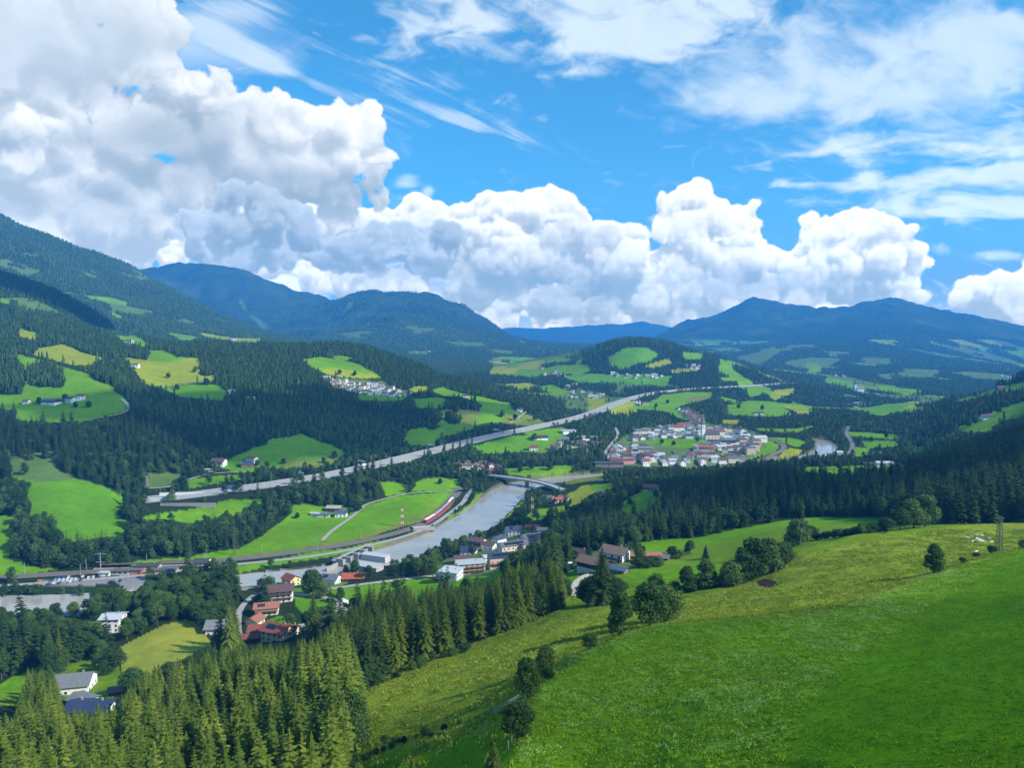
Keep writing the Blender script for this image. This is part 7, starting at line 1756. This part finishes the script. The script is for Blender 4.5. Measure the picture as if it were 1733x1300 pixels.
def cows():
    ms = []
    for i in range(4):
        m = cow_mesh(i, i == 2); m.materials.clear(); m.materials.append(mat_plain('cow hide %d' % i, [(.72,.66,.52), (.62,.44,.26), (.70,.60,.42), (.76,.73,.66)][i], .9, .1, 2)); ms.append(m)
    P = [(1637,913,3,2.6,"white cow grazing alone left of the herd"), (1652,937,3,.2,"white cow standing alone below the herd"), (1675,914,3,2.0,"white cow standing right of the herd"), (1678,920,0,.4,"cream calf-sized cow beside the white cow on the right")]
    P += [(1646,919,0,.5,None),(1650,908,0,2.5,None),(1654,907,1,1.0,None),(1657,909,1,.2,None),(1661,909,3,2.8,None),(1653,914,0,.6,None),(1656,914,2,2.9,None),(1658,917,3,.1,None),(1655,918,0,2.2,None),(1651,916,2,1.2,None),(1662,919,3,.3,None),(1659,913,1,1.8,None),(1665,920,0,2.7,None)]
    names = iter(["cream cow at the lower left of the herd", "cream cow at the upper left of the herd", "tan cow at the back of the herd", "tan cow in the upper middle of the herd", "white cow at the upper right of the herd", "cream cow left of the herd's middle", "cow lying down in the middle of the herd", "white cow in the lower middle of the herd", "cream cow at the bottom of the herd", "cow lying down at the left of the herd", "white cow at the lower right of the herd", "tan cow right of the herd's middle", "cream cow at the far lower right of the herd"])
    for px, py, k, a, lab in P:
        q = hit(px, py, lo=120, carve=True); o = link('cow', ms[k], None, (q[0], q[1], q[2] + .02), a, .72); tag(o, lab or next(names), 'cow', 'cows grazing on the pasture')
cows()
# --- wooden fence and posts on the near slope
def fence():
    P = [hit(px, py, lo=60, carve=True) for px, py in ((828,1212),(845,1209),(862,1199),(876,1189),(890,1180))]
    e = empty('pole_fence', P[0]); tag(e, "old wooden pole fence leading up to the two bushy trees at the meadow edge", 'fence'); z0 = Vector(P[0])
    for i in range(len(P)):
        q = Vector(P[i]) - z0; MB().tube(q + Vector((0, 0, -.3)), q + Vector((.05, 0, 1.15)), .07, .06, 6).build('post', M_GREYW, e)
        if i:
            a = Vector(P[i-1]) - z0
            for h in (.4, .72, 1.02): MB().tube(a + Vector((-.2, .08, h)), q + Vector((.2, .08, h + .05 * (i % 2))), .055, .045, 6).build('rail', M_GREYW, e)
    first = MB().tube((0, 0, -.3), (0, 0, 1.15), .07, .06, 6).mesh('fence_post', [M_GREYW])
    L = [((872,1254),(866,1262),(860,1270)), ((1012,1096),(1020,1090)), ((1296,1044),(1392,1040)), ((1540,990),(1460,1020),(1500,1004))]
    names = ["fence post just below the round bush at the meadow corner", "second fence post below the round bush", "lowest fence post below the round bush", "fence post right of the small dark bush on the meadow edge", "fence post further right of the small dark bush", "lone fence post on the meadow edge left of the dirt patch", "lone fence post on the meadow edge below the brown patch", "white post on the meadow edge below the single tree", "short post on the meadow edge toward the brown patch", "short post on the meadow edge midway to the single tree"]
    k = 0
    for g in L:
        for px, py in g:
            q = hit(px, py, lo=50, carve=True); o = link('fence_post', first, None, tuple(q)); tag(o, names[k], 'fence post', 'posts along the meadow edge'); k += 1
fence()
# ------------------------------------------------------------------ plant the woods
TREES = scatter()
print('trees', len(TREES), round(time.time() - T_START, 1))
def plant():
    T = TREES; y = T[:, 1]; br = T[:, 5] > .5
    inv = (T[:, 6] > -10) & (T[:, 6] < 1743)
    pxh = F * T[:, 3] / y
    _, ptop, _ = world2pix(T[:, 0], y, T[:, 2] + T[:, 3]); inv &= ptop < 1295
    single = np.zeros(len(T), bool)
    for m, n in ((~br, 285), (br, 240)):
        k = np.nonzero(m & inv)[0]; k = k[np.argsort(-pxh[k])][:n]; single[k] = True
    rest = ~single
    for (nm, m, protos, base, lab) in (
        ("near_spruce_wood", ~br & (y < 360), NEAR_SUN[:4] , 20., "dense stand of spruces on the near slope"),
        ("near_broadleaf_wood", br & (y < 360), NEAR_BROAD, 12., "broadleaf trees between the near houses and the slope"),
        ("valley_spruce_wood", ~br & (y >= 360) & (y < 1000), MID_SPRUCE, 20., "dark spruce woods on both sides of the river"),
        ("valley_broadleaf_wood", br & (y >= 360) & (y < 1000), MID_BROAD, 12., "broadleaf woods along the river and railway"),
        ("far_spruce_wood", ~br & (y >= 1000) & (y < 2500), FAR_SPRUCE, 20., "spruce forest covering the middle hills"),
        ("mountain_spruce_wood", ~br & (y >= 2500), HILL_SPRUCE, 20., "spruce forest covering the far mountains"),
        ("far_broadleaf_wood", br & (y >= 1000), FAR_BROAD, 12., "broadleaf trees scattered through the far valley")):
        k = np.nonzero(m & rest)[0]
        if not len(k): continue
        s = T[k, 3] / base; w = s * T[k, 4]
        gn_forest(nm, protos, T[k, :3] - [0, 0, .2], np.c_[w, w, s], lab)
        print('   ', nm, len(k))
    rg = np.random.default_rng(5)
    k = np.nonzero(single)[0]; k = k[np.argsort(T[k, 1])]
    for i in k:
        x, yy, z, ht, w, b, px, py = T[i]
        j = int(rg.integers(0, 6)); sc = ht / (12. if b else 20.)
        if b:
            tree_obj('broadleaf_tree', NEAR_BROAD[j % 4], NEAR_BROAD_TRUNK[j % 4], (x, yy, z), (sc * rg.uniform(.9, 1.2), sc), rg.random() * 6.28, *tree_label(px, py, yy, ht, True))
        else:
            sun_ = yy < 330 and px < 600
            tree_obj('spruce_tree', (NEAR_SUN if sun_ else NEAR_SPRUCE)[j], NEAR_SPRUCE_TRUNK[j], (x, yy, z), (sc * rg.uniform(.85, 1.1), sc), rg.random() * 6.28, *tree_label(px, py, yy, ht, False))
def tree_obj(name, crown, trunk, loc, sc, rot, label, group=None, cat='tree'):
    e = empty(name, loc, rot, (sc[0], sc[0], sc[1])); tag(e, label, cat, group)
    link('crown', crown, e); link('trunk', trunk, e); return e
def tree_label(px, py, y, h, broad):
    kind = 'broadleaf tree' if broad else 'spruce'
    size = ('tall' if h > 24 else 'middling' if h > 20 else 'shorter') if not broad else ('large' if h > 13 else 'small')
    if y < 175: where, g = 'lit yellow green in the front rows of the corner wood', 'trees in the front of the corner spruce wood'
    elif px < 600 and y < 345: where, g = 'in the back rows of the sunlit corner wood', 'trees in the back of the corner spruce wood'
    elif px < 760 and y < 345: where, g = 'in the dark stand by the pasture', 'dark trees along the steep pasture'
    elif px < 1100 and y < 360: where, g = 'at the upper end of the dark stand', 'trees between pasture and farmhouse'
    elif y < 360: where, g = 'behind the pasture crest above the bright meadow', 'trees behind the pasture crest'
    elif px < 440: where, g = 'in the wood between the mown field and the railway station', 'trees of the wood by the mown field'
    elif px < 1000: where, g = 'among the riverside houses', 'trees among the riverside houses'
    else: where, g = 'at the foot of the dark wood', 'trees at the foot of the dark wood'
    if y < 345 and px < 600:
        part = 'at the border beside the meadow' if px < 60 else 'below the white villa' if px < 170 else 'below the garden shed' if px < 260 else 'below the mown field' if px < 370 else 'below the red-roofed houses' if px < 500 else 'next to the steep pasture'
        where = ('in the corner wood front, ' if y < 175 else 'in the corner wood rear, ') + part
    elif where.startswith('in the wood between'):
        where = ('by the river, far left of the station wood' if px < 90 else 'round the tall white house' if px < 210 else 'behind the mown field' if px < 330 else 'beside the lane house')
        where += ', river side' if y > 440 else ', field side'
    elif where.startswith('in the dark stand'): where += ', lower end' if px < 680 else ', upper half'
    elif where.startswith('at the foot'): where += ', left half' if px < 1330 else ', right half'
    elif where.startswith('among the'): where += ', hamlet side' if px < 620 else ', settlement side'
    return f'{size} {kind} {where}', g
plant()
print('planted', round(time.time() - T_START, 1))

# ------------------------------------------------------------------ trees and bushes one can tell apart
def own(px, py, hpx, kind, label, wf=1.0, lo=60, name=None, group=None, cat='tree', j=0, dz=None):
    """tree standing at the ground seen at (px, py), hpx photo pixels tall"""
    dz = (1.5 if kind in ('broad', 'pale', 'tall') else 0.0) if dz is None else dz
    q = hit(px, py, lo=lo, carve=True); ht = hpx / F * q[1] * (1.04 + dz / 12)
    crown, trunk, base = dict(spruce=(NEAR_SPRUCE, NEAR_SPRUCE_TRUNK, 20.), broad=(NEAR_BROAD, NEAR_BROAD_TRUNK, 12.), pale=(NEAR_BROAD2, NEAR_BROAD_TRUNK, 12.), tall=(TALL_BROAD, NEAR_BROAD_TRUNK, 12.), sun=(NEAR_SUN, NEAR_SPRUCE_TRUNK, 20.))[kind]
    s = ht / base; k = j % len(crown)
    return tree_obj(name or ('spruce_tree' if kind in ('spruce', 'sun') else 'broadleaf_tree'), crown[k], trunk[k], (q[0], q[1], q[2] - dz * s), (s * wf, s), px * .7, label, group, cat)
own(1052, 1076, 78, 'tall', "dense dark ash tree on the meadow edge, left of its spreading neighbour", 1.25, j=0)
own(1100, 1060, 72, 'broad', "spreading dark tree right of the dense ash on the meadow edge", 1.25, j=1)
own(1126, 1053, 66, 'broad', "rounded dark tree, rightmost of the three on the meadow edge", 1.15, j=2)
own(1018, 1024, 98, 'spruce', "dark spruce towering in front of the farm barn", 1.3, lo=200, j=3)
own(1000, 1024, 46, 'broad', "low broad tree at the foot of the dark spruce by the barn", 1.5, lo=200, j=3)
own(1042, 1020, 42, 'broad', "low bushy tree right of the dark spruce by the barn", 1.5, lo=200, j=0)
own(1581, 970, 53, 'tall', "single slender ash tree standing alone on the pasture edge", 1.3, j=1)
own(894, 1186, 74, 'broad', "thin-stemmed bushy tree above the old pole fence", .85, j=1)
own(921, 1148, 58, 'broad', "bushy tree next up the meadow edge from the pole fence", .95, j=3)
own(875, 1252, 62, 'broad', "round dark bush at the meadow corner below the pole fence", 1.45, j=0, name='round_bush', cat='bush', dz=1.2)
own(836, 1318, 62, 'spruce', "young spruce cut by the bottom edge below the round bush", 1.5, lo=50, j=1)
own(999, 1099, 26, 'broad', "small dark bush on the meadow edge below the two ash trees", 1.6, j=1, name='small_bush', cat='bush', dz=1.5)
own(928, 1150, 20, 'broad', "low bramble bush beside the bushy meadow-edge tree", 1.5, j=2, name='small_bush', cat='bush', dz=1.5)
own(1629, 953, 10, 'broad', "tiny round bush between the single ash and the pylon", 1.6, j=2, name='small_bush', cat='bush', dz=1.5)
own(1679, 937, 13, 'broad', "brown-green bush right beside the lattice pylon", 1.9, j=0, name='small_bush', cat='bush', dz=1.5)
own(1652, 944, 8, 'broad', "low bush left of the lattice pylon under the white cow", 2.4, j=1, name='small_bush', cat='bush', dz=1.5)
own(1732, 928, 14, 'broad', "bush on the meadow edge at the right border", 1.6, j=3, name='small_bush', cat='bush', dz=1.5)
own(84, 1240, 92, 'spruce', "tall dark spruce beside the white villa with the grey gable roof", 1.6, lo=120, j=1)
own(190, 1140, 44, 'broad', "dark round tree between the garden and the mown field", 1.3, lo=280, j=1)
own(222, 1172, 42, 'broad', "dark leafy tree at the low corner of the mown field", 1.3, lo=280, j=2)
own(238, 1168, 30, 'broad', "smaller tree right of the leafy tree at the mown field corner", 1.3, lo=280, j=0)
for i, (x, y, h) in enumerate([(285,1152,30),(298,1150,28),(312,1146,30),(326,1142,32),(340,1136,34),(352,1128,32)]):
    own(x, y, h, 'broad', ["first tree from the left in the row below the mown field", "second tree from the left in the row below the mown field", "third tree from the left in the row below the mown field", "third tree from the right in the row below the mown field", "second tree from the right in the row below the mown field", "last tree on the right in the row below the mown field"][i], 1.35, lo=280, j=i, group='row of trees below the mown field', dz=.8)
own(530, 1008, 44, 'broad', "large garden tree at the corner of the lawn by the green strip", 1.2, lo=340, j=0)
own(543, 1012, 28, 'pale', "paler rounded tree right of the large garden tree", 1.2, lo=340, j=2)
own(576, 1020, 26, 'broad', "small upright tree beside the stack of white bales", .8, lo=340, j=1)
own(1163, 1003, 48, 'tall', "slim tree in the middle of the hedge below the bright meadow", 1.5, lo=230, j=0)
own(1196, 996, 52, 'tall', "tallest slim tree of the hedge below the bright meadow", 1.5, lo=230, j=2)
own(1110, 1006, 34, 'broad', "round dark tree at the left end of the hedge", 1.2, lo=230, j=0)
own(1236, 994, 44, 'broad', "dark tree in the thick part of the hedge", 1.3, lo=230, j=2)
own(1254, 986, 60, 'broad', "leafy tree below the tallest clump of the hedge", 1.2, lo=230, j=3)
own(1276, 980, 68, 'broad', "big leafy tree in the tallest clump of the hedge", 1.1, lo=230, j=1)
own(1300, 970, 64, 'tall', "big tree at the right of the tallest hedge clump", 1.6, lo=230, j=1)
own(1316, 958, 40, 'broad', "bright bushy tree where the hedge bends at the pasture", 1.4, lo=230, j=2)
own(1352, 921, 42, 'pale', "light green tree beside the pale utility pole", 1.3, lo=230, j=1)
own(1338, 926, 24, 'broad', "dark bush left of the pale utility pole", 1.5, lo=230, j=3)
own(1372, 916, 26, 'broad', "dark bush right of the pale utility pole", 1.5, lo=230, j=0)
own(1566, 892, 54, 'pale', "tall pale green tree at the corner of the pasture and dark wood", 1.1, lo=300, j=1)
own(1546, 894, 48, 'pale', "broad pale green tree left of the tall pale one", 1.3, lo=300, j=3)
own(1524, 897, 36, 'broad', "darker round tree left of the pale green pair", 1.4, lo=300, j=2)
own(1500, 902, 26, 'broad', "low dark tree at the right end of the long hedge", 1.5, lo=300, j=0)
own(1080, 962, 18, 'broad', "bushes in front of the orange-roofed shed, left clump", 2.0, lo=320, j=0, name='bush', cat='bush', dz=1.5)
own(1096, 961, 18, 'broad', "bushes in front of the orange-roofed shed, middle clump", 2.0, lo=320, j=2, name='bush', cat='bush', dz=1.5)
own(1112, 959, 17, 'broad', "bushes in front of the orange-roofed shed, right clump", 1.9, lo=320, j=3, name='bush', cat='bush', dz=1.5)
own(1168, 939, 26, 'tall', "small reddish-green tree alone in the bright meadow by the farm", 1.6, lo=320, j=0)
own(1194, 946, 24, 'spruce', "small conifer at the lower edge of the bright meadow", 1.6, lo=320, j=0)
own(1076, 930, 30, 'spruce', "dark slender conifer right of the white farmhouse", 1.2, lo=330, j=5)
own(1138, 941, 16, 'broad', "bush right of the blue-grey roofed field shed", 1.8, lo=320, j=1, name='bush', cat='bush', dz=1.5)
own(1150, 945, 14, 'pale', "pale bush at the meadow's lower left edge", 1.8, lo=320, j=1, name='bush', cat='bush', dz=1.5)
# single trees scattered over the farther meadows
LONE = [(60,640,9),(72,655,8),(150,690,9),(128,690,8),(110,678,9),(66,684,9),(530,740,14),(566,776,10),(548,784,8),(480,786,8),(452,792,9),(436,788,8),(725,716,12),(770,700,12),(760,712,14),(850,706,10),(872,712,9),(905,712,8),(620,820,10),(606,866,14),(592,872,10),(503,878,8),(345,850,8),(430,862,12),(448,856,10),(905,746,10),(1000,855,14),(985,864,12),(960,866,10),(1066,856,10),(1110,842,10),(1420,795,12),(1390,796,10),(1360,797,9),(1520,795,10),(1640,722,10),(1652,718,9),(1690,700,10),(1705,690,8),(1650,672,8),(1120,752,7),(1140,755,7),(1180,748,7),(1110,690,6),(1130,684,6),(1250,692,7),(1290,694,7),(1475,748,7),(1500,742,7),(900,795,10),(930,796,11),(880,799,9),(700,828,9),(745,820,8),(300,660,8),(330,630,8),(350,650,8),(285,640,7),(575,634,7),(600,636,7),(622,622,6)]
for i, (x, y, h) in enumerate(LONE):
    own(x, y, h * 1.25, 'broad', 'lone ' + ('round' if i % 3 else 'bushy') + ' tree standing on a meadow ' + ('of the left hillside' if x < 400 and y < 720 else 'above the motorway' if y < 800 and x < 600 else 'between motorway and hill village' if x < 950 and y < 730 else 'in the valley bottom' if x < 960 else 'on the bank right of the river' if x < 1130 and y > 810 else 'round the town' if x < 1320 else 'on the right hillside' if x > 1600 else 'in the valley beyond the dark wood'), 1.15, lo=450, j=i, group='lone trees on the meadows')
def hedge(pts, step, h0, h1, label, group, seed, kind='broad', lo=230, cat='bush'):
    rg = np.random.default_rng(seed); P = np.array([hit(px, py, lo=lo, carve=True) for px, py in pts]); S = along(P, step)
    for i, (q, a) in enumerate(S):
        x = q[0] + rg.normal() * step * .2; y = q[1] + rg.normal() * step * .3; z = float(height(np.array([x]), np.array([y]))[0]); h = rg.uniform(h0, h1); s = h / 12.; j = int(rg.integers(0, 4))
        tree_obj('hedge_bush', (NEAR_BROAD2 if rg.random() < .12 else NEAR_BROAD)[j], NEAR_BROAD_TRUNK[j], (x, y, z - 1.6 * s), (s * rg.uniform(1.3, 1.8), s), rg.random() * 6.28, label, group, cat)
hedge([(1380,914),(1420,910),(1460,903),(1492,899)], 2.6, 3.6, 5.6, "leafy bush in the long hedge between bright meadow and pasture", 'bushes of the long hedge', 1, lo=280)
hedge([(1100,1008),(1140,1004),(1180,998),(1230,990)], 3.2, 3.2, 5.5, "low bush in the hedge below the slim trees", 'bushes under the slim hedge trees', 2)
hedge([(1226,992),(1262,984),(1296,972),(1322,955),(1333,935)], 3.0, 5.0, 9.0, "bush in the thick hedge clump along the pasture crest", 'bushes of the thick hedge clump', 3)
hedge([(960,1010),(948,985),(955,965)], 4.0, 3.5, 6.5, "bush along the farm track left of the barn", 'bushes along the farm track', 4, lo=250)
hedge([(470,1052),(490,1047),(508,1052),(490,1061),(455,1071)], 1.4, 1.2, 1.5, "clipped hedge bush around the lawn of the orange-roofed house", 'clipped bushes round the lawn', 5, lo=330)
hedge([(612,1172),(660,1152),(730,1122),(800,1098)], 3.6, 2.0, 4.2, "scrub bush along the foot of the dark stand", 'scrub along the dark stand', 6, lo=170)
hedge([(650,1258),(690,1252),(720,1244),(760,1238),(790,1220)], 2.9, .6, 2.0, "low scrub bush in the hollow of the steep pasture", 'scrub in the pasture hollow', 7, lo=60)
hedge([(600,1300),(630,1280),(668,1266)], 2.0, .8, 1.8, "low scrub bush beside the corner spruces", 'scrub beside the corner spruces', 8, lo=60)
for o in COL.objects:
    if o.get('label') and len(o['label'].split()) > 16: print('LONG', o.name, o['label'])
print('own trees', round(time.time() - T_START, 1))

# ------------------------------------------------------------------ turf of the near slopes: tufts and pale flower heads
def turf():
    rg = np.random.default_rng(77)
    def leafm(name, cs):
        return leaf_mat(name, *cs, rough=.8)
    mg = leafm('grass blades', ((.140, .290, .004), (.175, .335, .007), (.220, .375, .012))); mp = leafm('pasture grass', ((.14, .23, .012), (.22, .31, .018), (.34, .37, .07))); mn = leafm('shaded mown grass', ((.085, .235, .003), (.110, .275, .004), (.145, .310, .006))); mf = leafm('flower heads', ((.16, .32, .04), (.24, .42, .09), (.40, .55, .22)))  # mown blades darker, part of it meadow shade put into the colour
    def tuft(n, w, h, seed, m):
        r = np.random.default_rng(seed); T = []
        for i in range(n):
            a = r.random() * 6.283; q = r.random() * w * .5; x, y = math.cos(a) * q, math.sin(a) * q; b = r.random() * 6.283; k = .05 + .05 * r.random()
            T.append([[x - k * math.cos(b), y - k * math.sin(b), -.05], [x + k * math.cos(b), y + k * math.sin(b), -.05], [x + (r.random() - .5) * .3, y + (r.random() - .5) * .3, h * (.5 + .6 * r.random())]])
        return tris_mesh('tuft', np.array(T, np.float32), m)
    def head(n, seed, m):
        r = np.random.default_rng(seed); T = []
        for i in range(n):
            x, y = r.normal(size=2) * .25; z = .35 + .15 * r.random(); k = .05 + .04 * r.random(); a = r.random() * 6.283
            T.append([[x + k * math.cos(a + t), y + k * math.sin(a + t), z + (r.random() - .5) * .03] for t in (0, 2.1, 4.2)])
        return tris_mesh('heads', np.array(T, np.float32), m)
    def pts(n, ymin, ymax, codes, dens=None):
        yy = np.sqrt(rg.random(n) * (ymax ** 2 - ymin ** 2) + ymin ** 2); xx = (rg.random(n) * 1.6 - .8) * yy
        h = height(xx, yy); c = cover_code(xx, yy, h); k = np.isin(c, [CODES.index(q) for q in codes])
        if dens is not None: k &= rg.random(n) < dens(xx, yy)
        k &= ~hidden(xx, yy, h, 4); return np.c_[xx, yy, h][k]
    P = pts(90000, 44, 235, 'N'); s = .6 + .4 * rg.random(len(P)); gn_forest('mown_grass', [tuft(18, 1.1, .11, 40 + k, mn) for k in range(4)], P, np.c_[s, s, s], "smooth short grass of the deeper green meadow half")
    P = pts(110000, 44, 235, 'K'); s = .7 + .6 * rg.random(len(P)); gn_forest('meadow_grass', [tuft(20, 1.1, .14, k, mg) for k in range(4)], P, np.c_[s, s, s], "lush green grass of the near meadow"); n1_ = len(P)
    P = pts(130000, 60, 330, 'PB', lambda x, y: np.clip(.5 + 1.1 * fbm(x / 7, y / 7, 801, 3), .05, 1)); s = .8 + 1.0 * rg.random(len(P)); gn_forest('pasture_grass', [tuft(14, 1.1, .34, 10 + k, mp) for k in range(4)], P, np.c_[s, s, s * .8], "tussocky grass of the sunlit pasture"); n2_ = len(P)
    P = pts(34000, 48, 200, 'K', lambda x, y: np.clip(.30 + 1.2 * fbm(x / 9, y / 9, 811, 3), .04, 1) * (1 - .9 * sstep(-6, 10, x - (y - 62) * .9 - 22))); s = .7 + .7 * rg.random(len(P)); gn_forest('meadow_flowers', [head(12, 20 + k, mf) for k in range(4)], P, np.c_[s, s, s], "pale flower heads and broad weeds speckling the near meadow")
    print('turf', n1_, n2_, len(P))
turf()
# ------------------------------------------------------------------ labels: say which one of several look-alikes
import re
ORD = 'first second third fourth fifth sixth seventh eighth ninth tenth eleventh twelfth thirteenth fourteenth fifteenth sixteenth'.split()
def words_in(t): return len(re.findall(r"[A-Za-z0-9][A-Za-z0-9']*", t))
def tell_apart():
    by = {}
    for o in COL.objects:
        if o.parent is None and o.get('label') and o.get('kind') is None: by.setdefault(o['label'], []).append(o)
    for lab, L in by.items():
        if len(L) < 2: continue
        W = [(world2pix(*o.location)[0], world2pix(*o.location)[2], o) for o in L]
        sets = [('', W)]
        if len(L) > 26:
            W.sort(key=lambda t: t[1]); k = len(W) // 2; sets = [('nearer row, ', W[:k]), ('farther row, ', W[k:])]
        for pre, S in sets:
            S.sort(key=lambda t: t[0]); n = len(S)
            for i, (_, _, o) in enumerate(S):
                if n == 2: t = ('left one', 'right one')[i]
                else:
                    j = i if i < (n + 1) // 2 else n - 1 - i; side = 'left' if i < (n + 1) // 2 else 'right'
                    if j >= len(ORD): continue
                    t = ('leftmost' if side == 'left' else 'rightmost') if j == 0 else f'{ORD[j]} from the {side}'
                new = f'{lab}, {pre}{t}'
                if words_in(new) <= 16: o['label'] = new
                elif words_in(f'{lab}, {t}') <= 16: o['label'] = f'{lab}, {t}'
tell_apart()
print('done', round(time.time() - T_START, 1))
